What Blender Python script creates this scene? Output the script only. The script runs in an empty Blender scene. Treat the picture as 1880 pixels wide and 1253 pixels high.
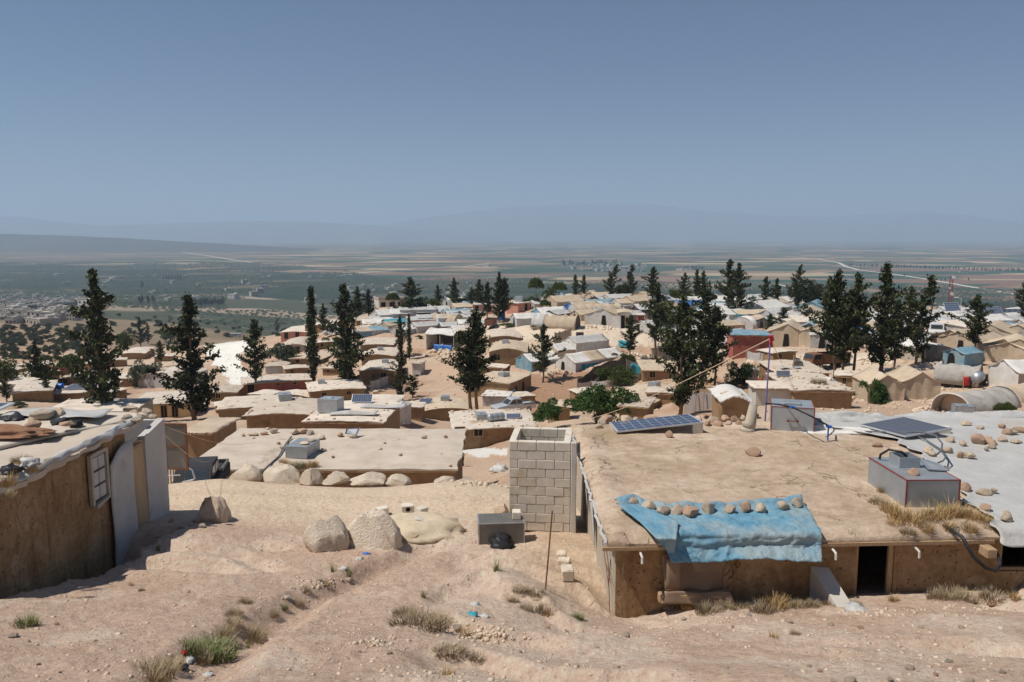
import bpy, math, random
import numpy as np
from mathutils import Vector, Matrix, Euler
sc = bpy.context.scene
COL = sc.collection
R = math.radians
# ------------------------------------------------------------------ camera
FPX, PITCH = 1462.0, R(7.58)
cam_d = bpy.data.cameras.new('camera'); cam = bpy.data.objects.new('camera', cam_d); COL.objects.link(cam)
cam_d.sensor_width = 36; cam_d.lens = 36 * FPX / 1880; cam_d.clip_start = .3; cam_d.clip_end = 120000
cam.location = (0, 0, 0); cam.rotation_euler = (R(90) - PITCH, 0, 0)
sc.camera = cam
# ------------------------------------------------------------------ sky, sun, exposure
SUN_EL, SUN_AZ = R(60), R(191)         # azimuth of the direction TO the sun, counter-clockwise from +X
w = bpy.data.worlds.new('World'); sc.world = w; w.use_nodes = True
nt = w.node_tree; bg = nt.nodes['Background']
sky = nt.nodes.new('ShaderNodeTexSky'); sky.sky_type = 'NISHITA'; sky.sun_disc = False
sky.sun_elevation = SUN_EL; sky.sun_rotation = R(90) - SUN_AZ
sky.altitude = 1500; sky.air_density = 1.0; sky.dust_density = 0; sky.ozone_density = 6.0
nt.links.new(sky.outputs[0], bg.inputs[0]); bg.inputs[1].default_value = .060
sd = bpy.data.lights.new('sun', 'SUN'); sd.energy = 4.7; sd.angle = R(.5); sd.color = (1, .95, .875)
sun = bpy.data.objects.new('sun', sd); COL.objects.link(sun)
S = Vector((math.cos(SUN_EL) * math.cos(SUN_AZ), math.cos(SUN_EL) * math.sin(SUN_AZ), math.sin(SUN_EL)))
sun.rotation_euler = S.to_track_quat('Z', 'Y').to_euler(); sun.location = (0, 0, 50)
sc.view_settings.view_transform = 'Standard'; sc.view_settings.look = 'None'
sc.view_settings.exposure = 0; sc.view_settings.gamma = 1
try:
    sc.cycles.max_bounces = 6; sc.cycles.volume_bounces = 1; sc.cycles.use_denoising = True
except Exception: pass

# ------------------------------------------------------------------ pixels of the photograph (1880 x 1253) -> rays
cp, sp = math.cos(PITCH), math.sin(PITCH)
def ray(px, py):
    x, y = (px - 940) / FPX, -(py - 626.5) / FPX
    return Vector((x, cp + y * sp, -sp + y * cp))
def at(px, py, Y=None, Z=None):
    d = ray(px, py); t = Y / d.y if Y is not None else Z / d.z
    return d * t
def to_px(X, Y, Z):
    dep = Y * cp - Z * sp; up = Y * sp + Z * cp
    return 940 + FPX * X / dep, 626.5 - FPX * up / dep
# ------------------------------------------------------------------ numpy value noise
def _h(ix, iy, seed):
    n = (ix * 374761393 + iy * 668265263 + seed * 1442695041).astype(np.int64) & 0xffffffff
    n = ((n ^ (n >> 13)) * 1274126177) & 0xffffffff
    return ((n ^ (n >> 16)) & 0xffff) / 65535.0
def vnoise(x, y, seed=0):
    x = np.asarray(x, float); y = np.asarray(y, float)
    ix = np.floor(x).astype(np.int64); iy = np.floor(y).astype(np.int64); fx = x - ix; fy = y - iy
    fx = fx * fx * fx * (fx * (fx * 6 - 15) + 10); fy = fy * fy * fy * (fy * (fy * 6 - 15) + 10)
    a, b, c, d = _h(ix, iy, seed), _h(ix + 1, iy, seed), _h(ix, iy + 1, seed), _h(ix + 1, iy + 1, seed)
    return (a + (b - a) * fx) * (1 - fy) + (c + (d - c) * fx) * fy
def fbm(x, y, o=4, seed=0):
    s, a, t = 0, 1, 0
    for k in range(o):
        s = s + a * vnoise(x * 2 ** k + 17.3 * k, y * 2 ** k - 9.1 * k, seed + k); t += a; a *= .5
    return s / t
def sstep(a, b, x):
    t = np.clip((x - a) / (b - a), 0, 1); return t * t * (3 - 2 * t)
# ------------------------------------------------------------------ the hill: control points (px, py, Y)
CPX = [(940,1253,7),(500,1253,7),(60,1253,7.1),(1400,1253,7.1),(1840,1253,7.2),(940,1130,10.5),(600,1130,10.4),(300,1130,10),(60,1160,8.9),
 (930,1050,12.6),(1050,1085,12.3),(1060,1020,14.4),(900,1005,15),(960,990,16),(1000,975,16.8),(1128,1128,12.05),(1250,1122,11.9),(1500,1117,11.7),(1800,1100,11.6),
 (1400,1190,8.9),(1800,1180,8.9),(0,1105,10.3),(185,1068,12.7),(330,985,14.9),(305,945,17.5),(600,1010,15),(450,1040,13.4),
 (600,960,17.4),(600,900,20.3),(400,880,21.2),(850,885,21),(420,950,17.3),(900,940,18.2),(780,1000,15.3),(700,1060,12.9),
 (849,855,56),(800,815,78),(940,757,97),(934,731,101),(997,700,111),(1040,682,114),(1100,640,124),(1000,615,133),(1100,600,140),(950,575,163),(1000,553,190),(1200,548,195),
 (800,560,190),(660,590,170),(545,620,178),(600,612,170),(420,630,225),(260,660,170),(100,680,155),(50,640,230),(50,600,450),(150,575,800),(100,550,1450),
 (300,600,500),(300,640,240),(450,560,1300),(570,700,128),(637,715,118),(600,743,108),(500,729,120),(350,765,98),(240,766,100),(100,745,98),(700,705,120),(720,662,136),
 (690,640,147),(736,646,140),(800,690,125),(800,640,143),(830,630,143),(850,600,160),(740,770,84),(620,790,58),(450,800,60),(1020,770,72),(1195,764,76),(1250,764,73),
 (1290,757,66),(1400,735,60),(1345,653,93),(1480,710,76),(1617,685,79),(1630,735,63),(1780,760,53),(1850,706,67),(1720,660,82),(1712,617,107),(1450,636,102),(1760,580,150),
 (1450,570,165),(1870,585,140),(1870,640,90),(200,690,140),(380,720,122),(1250,690,105)]
CXYZ = [(-5,25,-8.5),(-5,29,-10.4),(-12,32,-11.7),(-3,32,-11.7),(-3,40,-13.3),(-12,40,-13.2),(0,26,-8.6),(-11,25,-8.3),(-20,24,-8),(-20,40,-13),(-40,60,-17),
 (5,22,-7.2),(14,22,-7.2),(5,30,-8.5),(14,30,-8.5),(8,45,-11.2),(22,45,-10.6),(0,45,-13),(30,30,-8),(-60,40,-13),(60,40,-9),(100,70,-11),(0,3,-2.3),(-4,3,-2.4),(4,3,-2.4),
 (-14,14,-6),(-14,10,-5.6),(-14,20,-6.6),(16,14,-6),(24,12,-5.6),
 (-40,270,-30),(30,270,-28),(130,270,-27),(250,270,-28),(-60,400,-60),(60,400,-60),(250,400,-60),(-100,700,-103),(100,700,-103),(400,700,-103),
 (-200,1100,-125),(200,1100,-127),(700,1100,-127),(-300,1600,-137),(300,1600,-140),(1100,1600,-140),(-1000,1600,-134),(-100,330,-52),(-40,230,-24),
 (-900,2200,-142),(0,2200,-145),(1400,2200,-145)]
_c = []
for px, py, Y in CPX:
    v = at(px, py, Y=Y); _c.append((v.x, v.y, v.z))
_c = np.array(_c + CXYZ, float)
def _uv(X, Y): return np.stack([1.6 * X / Y, np.log(Y)], -1)
_P = _uv(_c[:, 0], _c[:, 1]); _N = len(_P)
def _phi(r2): return .5 * r2 * np.log(r2 + 1e-9)
_K = _phi(((_P[:, None] - _P[None]) ** 2).sum(-1)) + np.eye(_N) * .0008
_A = np.zeros((_N + 3, _N + 3)); _A[:_N, :_N] = _K; _A[:_N, _N] = 1; _A[:_N, _N + 1:] = _P; _A[_N:, :_N] = _A[:_N, _N:].T
# solve for slope s = -Z/Y so that near and far points weigh alike
_W = np.linalg.solve(_A, np.concatenate([-_c[:, 2] / _c[:, 1], np.zeros(3)]))
def base_z(X, Y):
    X = np.atleast_1d(np.asarray(X, float)); Y = np.maximum(np.atleast_1d(np.asarray(Y, float)), 1.0)
    out = np.empty(X.shape); Xf, Yf, of = X.ravel(), Y.ravel(), out.reshape(-1)
    for i in range(0, len(Xf), 20000):
        q = _uv(Xf[i:i + 20000], Yf[i:i + 20000]); d = ((q[:, None] - _P[None]) ** 2).sum(-1)
        of[i:i + 20000] = -(_phi(d) @ _W[:_N] + _W[_N] + q @ _W[_N + 1:]) * Yf[i:i + 20000]
    return out
def _seg(X, Y, pts, wd):                       # 0..1 closeness to a polyline
    m = np.zeros(X.shape)
    for (ax, ay), (bx, by) in zip(pts[:-1], pts[1:]):
        dx, dy = bx - ax, by - ay; t = np.clip(((X - ax) * dx + (Y - ay) * dy) / (dx * dx + dy * dy), 0, 1)
        m = np.maximum(m, 1 - sstep(.15 * wd, wd, np.hypot(X - ax - t * dx, Y - ay - t * dy)))
    return m
GULLY = [(-1.7, 15.2), (-2.6, 13.2), (-3.2, 11.4), (-3.2, 10.0), (-3.35, 8.6), (-3.2, 7.2), (-3.3, 5)]
def ground_z(X, Y):
    X = np.atleast_1d(np.asarray(X, float)); Y = np.atleast_1d(np.asarray(Y, float))
    z = base_z(X, Y)
    near = 1 - sstep(16, 24, Y)
    wx = X + .8 * (fbm(X * .5, Y * .5, 3, 5) - .5); wy = Y + .8 * (fbm(X * .5 + 40, Y * .5, 3, 6) - .5)
    # weathered bedrock ledges running across the slope
    q = (wx * .35 + wy * 1.0) * .62 + 2.2 * fbm(wx * .32, wy * .32, 3, 21)
    fr = q - np.floor(q); led = np.where(fr < .82, fr / .82 * .35, .35 + (fr - .82) / .18 * .65) - fr
    hard = sstep(.44, .6, fbm(X * .35 + 8, Y * .35, 3, 31))
    z = z + near * (1 - sstep(14.5, 17.5, Y)) * (.42 * led * hard + .16 * (fbm(X * .9, Y * .9, 5, 3) - .5))
    z = z + near * (.05 * (fbm(X * 3.1, Y * 3.1, 4, 9) - .5) + .022 * (fbm(X * 11, Y * 11, 3, 13) - .5))
    mid = sstep(24, 40, Y) * (1 - sstep(260, 500, Y))
    z = z + mid * (.9 * (fbm(X * .11, Y * .11, 4, 41) - .5) + .35 * (fbm(X * .5, Y * .5, 3, 45) - .5))
    z = z + sstep(260, 500, Y) * 7 * (fbm(X * .008, Y * .008, 4, 51) - .5)
    # the gully with weeds, and the trench along the left house
    z = z - .26 * _seg(wx * .6 + X * .4, wy * .6 + Y * .4, GULLY, .55) * (1 - sstep(15, 16, Y))
    e = -6.95 + .5 * (fbm(X * .3 + 3, Y * .9, 4, 61) - .5) * 2
    z = z - .95 * sstep(0, .3, e - X) * (1 - sstep(14.6, 16.0, Y)) * sstep(-12, -10.5, X)
    return z
# the hill sampled once on a fan of rays and rings; the mesh and every placement read this table
GN_T, GN_R = 900, 720
G_TAN = np.tan(np.linspace(R(-50), R(50), GN_T)); G_Y = np.exp(np.linspace(math.log(2.2), math.log(2300), GN_R))
G_X = G_TAN[None, :] * G_Y[:, None]; G_YY = np.repeat(G_Y[:, None], GN_T, 1); G_Z = ground_z(G_X, G_YY)
def fast_z(X, Y):
    X = np.atleast_1d(np.asarray(X, float)); Y = np.atleast_1d(np.asarray(Y, float))
    u = np.clip((np.arctan(X / Y) + R(50)) / R(100) * (GN_T - 1), 0, GN_T - 1.001); v = np.clip(np.log(Y / 2.2) / math.log(2300 / 2.2) * (GN_R - 1), 0, GN_R - 1.001)
    i = u.astype(int); j = v.astype(int); fu = u - i; fv = v - j
    return (G_Z[j, i] * (1 - fu) + G_Z[j, i + 1] * fu) * (1 - fv) + (G_Z[j + 1, i] * (1 - fu) + G_Z[j + 1, i + 1] * fu) * fv
def gz(x, y): return float(fast_z([x], [y])[0])
def hit(px, py, y0=4.0, y1=1700.0):            # where the sight line of a photo pixel meets the hill
    d = ray(px, py); ys = np.exp(np.linspace(math.log(y0), math.log(y1), 2400))
    dz = ys * (d.z / d.y) - fast_z(ys * d.x / d.y, ys); k = np.nonzero(dz <= 0)[0]
    if len(k) == 0: return None
    i = max(int(k[0]), 1); t = dz[i - 1] / (dz[i - 1] - dz[i] + 1e-12); b = ys[i - 1] + (ys[i] - ys[i - 1]) * min(max(t, 0), 1)
    return Vector((b * d.x / d.y, b, b * d.z / d.y))
# ------------------------------------------------------------------ materials
class NT:
    def __init__(s, m): s.t = m.node_tree; s.n = s.t.nodes; s.l = s.t.links
    def add(s, k, **kw):
        n = s.n.new(k)
        for a, v in kw.items():
            if hasattr(n, a): setattr(n, a, v)
        return n
    def to(s, a, b): s.l.new(a, b)
    def noise(s, vec, scale, detail=5, rough=.6):
        n = s.add('ShaderNodeTexNoise'); n.inputs['Scale'].default_value = scale; n.inputs['Detail'].default_value = detail
        n.inputs['Roughness'].default_value = rough
        if vec is not None: s.to(vec, n.inputs['Vector'])
        return n.outputs[0]
    def ramp(s, f, stops):
        r = s.add('ShaderNodeValToRGB'); e = r.color_ramp.elements
        while len(e) < len(stops): e.new(.5)
        for x, (p, c) in zip(e, stops): x.position = p; x.color = (*c, 1) if len(c) == 3 else c
        s.to(f, r.inputs[0]); return r.outputs[0]
    def mix(s, f, a, b, mode='MIX'):
        n = s.add('ShaderNodeMix', data_type='RGBA', blend_type=mode)
        for i, v in ((0, f), (6, a), (7, b)):
            if hasattr(v, 'default_value') or hasattr(v, 'links'): s.to(v, n.inputs[i])
            elif i == 0: n.inputs[0].default_value = v
            else: n.inputs[i].default_value = (*v, 1)
        return n.outputs[2]
    def math(s, op, a, b=0.0):
        n = s.add('ShaderNodeMath', operation=op)
        for i, v in ((0, a), (1, b)):
            if hasattr(v, 'links'): s.to(v, n.inputs[i])
            else: n.inputs[i].default_value = v
        return n.outputs[0]
    def bump(s, h, strength, dist, prev=None):
        b = s.add('ShaderNodeBump'); b.inputs['Strength'].default_value = strength; b.inputs['Distance'].default_value = dist
        s.to(h, b.inputs['Height'])
        if prev is not None: s.to(prev, b.inputs['Normal'])
        return b.outputs[0]
def newmat(name, rough=.9, metal=0.0, spec=.3):
    m = bpy.data.materials.new(name); m.use_nodes = True; b = m.node_tree.nodes['Principled BSDF']
    b.inputs['Roughness'].default_value = rough; b.inputs['Metallic'].default_value = metal
    b.inputs['Specular IOR Level'].default_value = spec
    return m, NT(m), b
def simple(name, c1, c2, scale=3, rough=.9, metal=0.0, bump=0.0, bscale=None, c3=None, spec=.3, detail=6, bdist=.02, stain=None, rnd=0.0, stretch=None):
    """two colours mottled by noise, optional coarse stain, optional bump, per-object brightness shift"""
    m, N, b = newmat(name, rough, metal, spec)
    tc = N.add('ShaderNodeTexCoord'); oi = N.add('ShaderNodeObjectInfo')
    va = N.add('ShaderNodeVectorMath', operation='ADD'); N.to(tc.outputs['Object'], va.inputs[0])
    vs = N.add('ShaderNodeVectorMath', operation='SCALE'); vs.inputs[0].default_value = (37, 53, 29); N.to(oi.outputs['Random'], vs.inputs['Scale'])
    N.to(vs.outputs[0], va.inputs[1]); vec = va.outputs[0]
    if stretch:
        mp = N.add('ShaderNodeMapping'); mp.inputs['Scale'].default_value = stretch; N.to(vec, mp.inputs[0]); vec = mp.outputs[0]
    n1 = N.noise(vec, scale, detail)
    col = N.ramp(n1, [(.3, c1), (.7, c2)] if c3 is None else [(.25, c1), (.5, c2), (.75, c3)])
    if stain:
        n2 = N.noise(vec, stain[0], 4); col = N.mix(N.ramp(n2, [(stain[2], (0, 0, 0)), (min(stain[2] + .15, 1), (1, 1, 1))]), col, stain[1])
    if rnd:
        hs = N.add('ShaderNodeHueSaturation'); N.to(col, hs.inputs['Color'])
        mr = N.add('ShaderNodeMapRange'); mr.inputs[3].default_value = 1 - rnd; mr.inputs[4].default_value = 1 + rnd
        N.to(oi.outputs['Random'], mr.inputs[0]); N.to(mr.outputs[0], hs.inputs['Value']); col = hs.outputs[0]
    N.to(col, b.inputs['Base Color'])
    if bump:
        N.to(N.bump(N.noise(vec, bscale or scale * 4, 6, .65), bump, bdist), b.inputs['Normal'])
    return m
# ------------------------------------------------------------------ object helpers
def tag(o, label=None, cat=None, group=None, kind=None):
    if label: o['label'] = label
    if cat: o['category'] = cat
    if group: o['group'] = group
    if kind: o['kind'] = kind
    return o
def mesh_obj(name, verts, faces, mats, parent=None, smooth=False, fm=None):
    me = bpy.data.meshes.new(name); me.from_pydata([tuple(v) for v in verts], [], faces); me.update()
    for m in (mats if isinstance(mats, (list, tuple)) else [mats]): me.materials.append(m)
    if fm is not None: me.polygons.foreach_set('material_index', fm)
    if smooth: me.polygons.foreach_set('use_smooth', [True] * len(me.polygons))
    o = bpy.data.objects.new(name, me); COL.objects.link(o)
    if parent: o.parent = parent
    return o
def np_mesh(name, V, Fq, mats, parent=None, smooth=False):
    me = bpy.data.meshes.new(name); n = Fq.shape[1]
    me.vertices.add(len(V)); me.vertices.foreach_set('co', np.asarray(V, np.float32).ravel())
    me.loops.add(Fq.size); me.loops.foreach_set('vertex_index', Fq.astype(np.int32).ravel())
    me.polygons.add(len(Fq)); me.polygons.foreach_set('loop_start', np.arange(len(Fq), dtype=np.int32) * n)
    me.polygons.foreach_set('loop_total', np.full(len(Fq), n, np.int32))
    if smooth: me.polygons.foreach_set('use_smooth', np.ones(len(Fq), bool))
    me.update(calc_edges=True)
    for m in (mats if isinstance(mats, (list, tuple)) else [mats]): me.materials.append(m)
    o = bpy.data.objects.new(name, me); COL.objects.link(o)
    if parent: o.parent = parent
    return o
def empty(name, loc, rz=0, label=None, cat=None, group=None):
    o = bpy.data.objects.new(name, None); o.empty_display_size = .2; COL.objects.link(o)
    o.location = loc; o.rotation_euler = (0, 0, rz); return tag(o, label, cat, group)
_kids = {}
def copy_tree(root, loc, rz=0, scale=1, label=None, cat=None, group=None, recolor=None):
    def rec(o, par):
        c = o.copy(); COL.objects.link(c)
        if par: c.parent = par
        for k in o.children: rec(k, c)
        return c
    r = rec(root, None); r.location = loc; r.rotation_euler = (0, 0, rz); r.scale = scale if hasattr(scale, '__len__') else (scale,) * 3
    return tag(r, label, cat, group)
class MB:
    """collects boxes, bars, tubes and sheets into one mesh"""
    def __init__(s): s.v = []; s.f = []; s.m = []; s.mi = 0
    def raw(s, vs, fs):
        o = len(s.v); s.v += [tuple(v) for v in vs]; s.f += [tuple(i + o for i in f) for f in fs]; s.m += [s.mi] * len(fs); return s
    def hexa(s, p):                      # 8 corners: bottom 4 ccw, top 4 ccw
        return s.raw(p, [(3, 2, 1, 0), (4, 5, 6, 7), (0, 1, 5, 4), (1, 2, 6, 5), (2, 3, 7, 6), (3, 0, 4, 7)])
    def box(s, x0, x1, y0, y1, z0, z1):
        return s.hexa([(x0, y0, z0), (x1, y0, z0), (x1, y1, z0), (x0, y1, z0), (x0, y0, z1), (x1, y0, z1), (x1, y1, z1), (x0, y1, z1)])
    def bbox(s, x0, x1, y0, y1, z0, z1, b=.02):     # box with bevelled vertical and top edges
        a = [(x0, y0), (x1, y0), (x1, y1), (x0, y1)]
        def ring(i, z): 
            return [(x0 + i + b, y0 + i, z), (x1 - i - b, y0 + i, z), (x1 - i, y0 + i + b, z), (x1 - i, y1 - i - b, z), (x1 - i - b, y1 - i, z), (x0 + i + b, y1 - i, z), (x0 + i, y1 - i - b, z), (x0 + i, y0 + i + b, z)]
        r = ring(0, z0) + ring(0, z1 - b) + ring(b * .8, z1)
        f = [tuple(range(7, -1, -1))] + [(k * 8 + i, k * 8 + (i + 1) % 8, k * 8 + 8 + (i + 1) % 8, k * 8 + 8 + i) for k in (0, 1) for i in range(8)] + [tuple(range(16, 24))]
        return s.raw(r, f)
    def tube(s, pts, r, n=8, cap=True, r1=None):
        pts = [Vector(p) for p in pts]; vs = []; fs = []; L = len(pts)
        up = Vector((0, 0, 1)); prev = None
        for i, p in enumerate(pts):
            d = (pts[min(i + 1, L - 1)] - pts[max(i - 1, 0)]).normalized()
            if prev is None:
                a = d.cross(up if abs(d.z) < .95 else Vector((1, 0, 0))).normalized()
            else: a = (prev - d * prev.dot(d)).normalized()
            prev = a; b = d.cross(a); rr = r + ((r1 - r) * i / (L - 1) if r1 is not None else 0)
            vs += [p + (a * math.cos(2 * math.pi * k / n) + b * math.sin(2 * math.pi * k / n)) * rr for k in range(n)]
        for i in range(L - 1):
            fs += [(i * n + k, i * n + (k + 1) % n, (i + 1) * n + (k + 1) % n, (i + 1) * n + k) for k in range(n)]
        if cap: fs += [tuple(range(n - 1, -1, -1)), tuple(range((L - 1) * n, L * n))]
        return s.raw(vs, fs)
    def sheet(s, fn, nu, nv, th=0.0):    # parametric sheet fn(u, v) -> point
        o = len(s.v); P = [[Vector(fn(i / nu, j / nv)) for i in range(nu + 1)] for j in range(nv + 1)]
        vs = [p for row in P for p in row]; fs = [(j * (nu + 1) + i, j * (nu + 1) + i + 1, (j + 1) * (nu + 1) + i + 1, (j + 1) * (nu + 1) + i) for j in range(nv) for i in range(nu)]
        if th:
            m = len(vs); nr = []
            for j in range(nv + 1):
                for i in range(nu + 1):
                    du = P[j][min(i + 1, nu)] - P[j][max(i - 1, 0)]; dv = P[min(j + 1, nv)][i] - P[max(j - 1, 0)][i]
                    nr.append(du.cross(dv).normalized() * th)
            vs = vs + [p - q for p, q in zip(vs, nr)]; fs = fs + [tuple(reversed([k + m for k in f])) for f in fs]
            ed = [(i, i + 1) for i in range(nu)] + [(nv * (nu + 1) + i + 1, nv * (nu + 1) + i) for i in range(nu)] + [((j + 1) * (nu + 1), j * (nu + 1)) for j in range(nv)] + [(j * (nu + 1) + nu, (j + 1) * (nu + 1) + nu) for j in range(nv)]
            fs += [(b, a, a + m, b + m) for a, b in ed]
        return s.raw(vs, fs)
    def build(s, name, mats, parent=None, smooth=False, loc=None):
        o = mesh_obj(name, s.v, s.f, mats, parent, smooth, s.m if isinstance(mats, (list, tuple)) else None)
        if loc is not None: o.location = loc
        return o
# ================================================================== ground, plain, mountains, haze
def poly_mask(px, py, poly, soft=0):
    ins = np.zeros(px.shape, bool); n = len(poly)
    for i in range(n):
        (ax, ay), (bx, by) = poly[i], poly[(i + 1) % n]
        c = ((ay > py) != (by > py)) & (px < (bx - ax) * (py - ay) / (by - ay + 1e-12) + ax); ins ^= c
    return ins.astype(float)
def build_ground():
    nt_, nr = GN_T, GN_R; X, Y, Z = G_X, G_YY, G_Z
    V = np.stack([X, Y, Z], -1).reshape(-1, 3)
    i, j = np.meshgrid(np.arange(nt_ - 1), np.arange(nr - 1)); a = (j * nt_ + i).ravel()
    Fq = np.stack([a, a + 1, a + nt_ + 1, a + nt_], -1)
    x, y, z = V[:, 0], V[:, 1], V[:, 2]; px, py = to_px(x, y, z)
    jx = px + 26 * (fbm(px * .05, py * .12, 3, 71) - .5); jy = py + 14 * (fbm(px * .05 + 9, py * .12, 3, 72) - .5)
    c = np.empty((len(V), 3)); c[:] = (.60, .445, .335)
    def lay(m, col):
        nonlocal c
        c = c * (1 - m[:, None]) + np.array(col)[None] * m[:, None]
    n1 = fbm(x * .45, y * .45, 5, 81); n2 = fbm(x * 1.7, y * 1.7, 4, 82); n3 = fbm(x * .06, y * .06, 4, 83)
    fg = 1 - sstep(22, 26, y)
    lay(fg * sstep(.5, .7, n1) * .8, (.61, .475, .36)); lay(fg * sstep(.55, .75, n2) * .5, (.42, .28, .19))
    hd = sstep(.44, .6, fbm(x * .35 + 8, y * .35, 3, 31)); lay(fg * hd * .6, (.64, .51, .395)); lay(fg * (1 - hd) * .45, (.54, .385, .28))
    lay(fg * sstep(.55, .7, fbm(x * .8 + 50, y * .8, 4, 84)) * .7, (.66, .535, .42))
    road = sstep(16.2, 18.4, y + 1.6 * (fbm(x * .6, y * .6, 3, 88) - .5)) * (1 - sstep(21, 22.5, y)); lay(road, (.70, .56, .41))
    trk = (fbm(x * .12, y * 2.2, 4, 85) - .5) * road; lay(np.clip(trk * 3, 0, .5), (.6, .47, .34))
    path = np.exp(-((x - 1.0) / .9) ** 2) * sstep(11, 13.5, y) * (1 - sstep(16, 17, y)); lay(path * .8, (.56, .42, .28))
    mid = sstep(23, 27, y) * (1 - sstep(230, 300, y))
    lay(mid, (.52, .375, .265)); lay(mid * sstep(.48, .66, n3) * .7, (.58, .46, .34)); lay(mid * sstep(.55, .7, fbm(x * .15 + 30, y * .15, 4, 86)) * .7, (.42, .26, .165))
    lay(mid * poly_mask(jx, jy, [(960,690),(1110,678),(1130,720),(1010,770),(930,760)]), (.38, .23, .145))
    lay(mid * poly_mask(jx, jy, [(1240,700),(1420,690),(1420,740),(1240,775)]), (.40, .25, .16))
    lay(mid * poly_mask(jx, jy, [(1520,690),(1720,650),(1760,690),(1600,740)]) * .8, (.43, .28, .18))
    lay(mid * poly_mask(jx, jy, [(840,590),(1000,594),(1140,602),(1400,650),(1620,650),(1620,690),(1440,672),(1240,640),(1090,632),(900,622)]), (.66, .55, .42))
    lay(mid * poly_mask(jx, jy, [(1590,660),(1730,668),(1790,640),(1790,690),(1600,690)]) * .6, (.60, .49, .37))
    lay(mid * poly_mask(jx, jy, [(376,628),(455,621),(466,636),(440,650),(446,668),(462,690),(492,722),(438,724),(424,700),(390,670),(380,642)]), (.80, .77, .70))
    lay(mid * poly_mask(px, jy, [(835,824),(932,822),(932,834),(890,838),(838,830)]), (.68, .65, .60))
    # the scrubby far slope on the left
    far = sstep(190, 260, y) * sstep(-20, -40, x); lay(far, (.33, .235, .155)); lay(far * sstep(.5, .62, fbm(x * .02, y * .02, 4, 87)) * .7, (.21, .17, .11))
    lay(sstep(420, 700, y), (.07, .08, .05)); lay(sstep(700, 1100, y) * sstep(.52, .6, fbm(x * .006, y * .006, 3, 89)), (.36, .28, .2))
    lay(sstep(230, 300, y) * sstep(-40, -10, x) * .8, (.12, .11, .07))
    m, N, b = newmat('soil', .95, 0, .15)
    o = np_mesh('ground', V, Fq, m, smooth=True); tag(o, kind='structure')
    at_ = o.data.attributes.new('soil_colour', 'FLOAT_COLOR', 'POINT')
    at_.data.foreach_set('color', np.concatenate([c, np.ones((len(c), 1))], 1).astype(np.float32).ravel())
    ga = N.add('ShaderNodeAttribute', attribute_name='soil_colour'); tc = N.add('ShaderNodeTexCoord'); P = tc.outputs['Object']
    f1 = N.noise(P, 9, 8, .7); f2 = N.noise(P, 55, 6, .7); f3 = N.noise(P, 2.2, 6, .65)
    col = N.mix(.85, ga.outputs['Color'], N.ramp(f1, [(.25, (.32, .30, .28)), (.5, (.5, .5, .5)), (.75, (.66, .68, .70))]), 'OVERLAY')
    col = N.mix(.7, col, N.ramp(f2, [(.3, (.36, .35, .34)), (.55, (.5, .5, .5)), (.75, (.62, .62, .62))]), 'OVERLAY')
    vo = N.add('ShaderNodeTexVoronoi'); vo.inputs['Scale'].default_value = 16; N.to(P, vo.inputs['Vector'])
    vr = N.add('ShaderNodeTexWhiteNoise'); N.to(vo.outputs['Position'], vr.inputs['Vector'])
    peb = N.math('MULTIPLY', N.ramp(vo.outputs['Distance'], [(.18, (1, 1, 1)), (.30, (0, 0, 0))]), N.ramp(vr.outputs[0], [(.80, (0, 0, 0)), (.82, (1, 1, 1))]))
    col = N.mix(N.math('MULTIPLY', peb, .6), col, N.ramp(vr.outputs[0], [(.8, (.62, .52, .42)), (.9, (.30, .2, .13)), (1, (.72, .66, .58))]))
    N.to(col, b.inputs['Base Color'])
    h = N.math('ADD', N.math('MULTIPLY', f3, 1.2), N.math('ADD', N.math('MULTIPLY', f1, .7), N.math('ADD', N.math('MULTIPLY', f2, .25), N.math('MULTIPLY', peb, .25))))
    N.to(N.bump(h, .9, .09), b.inputs['Normal'])
build_ground()

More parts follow.
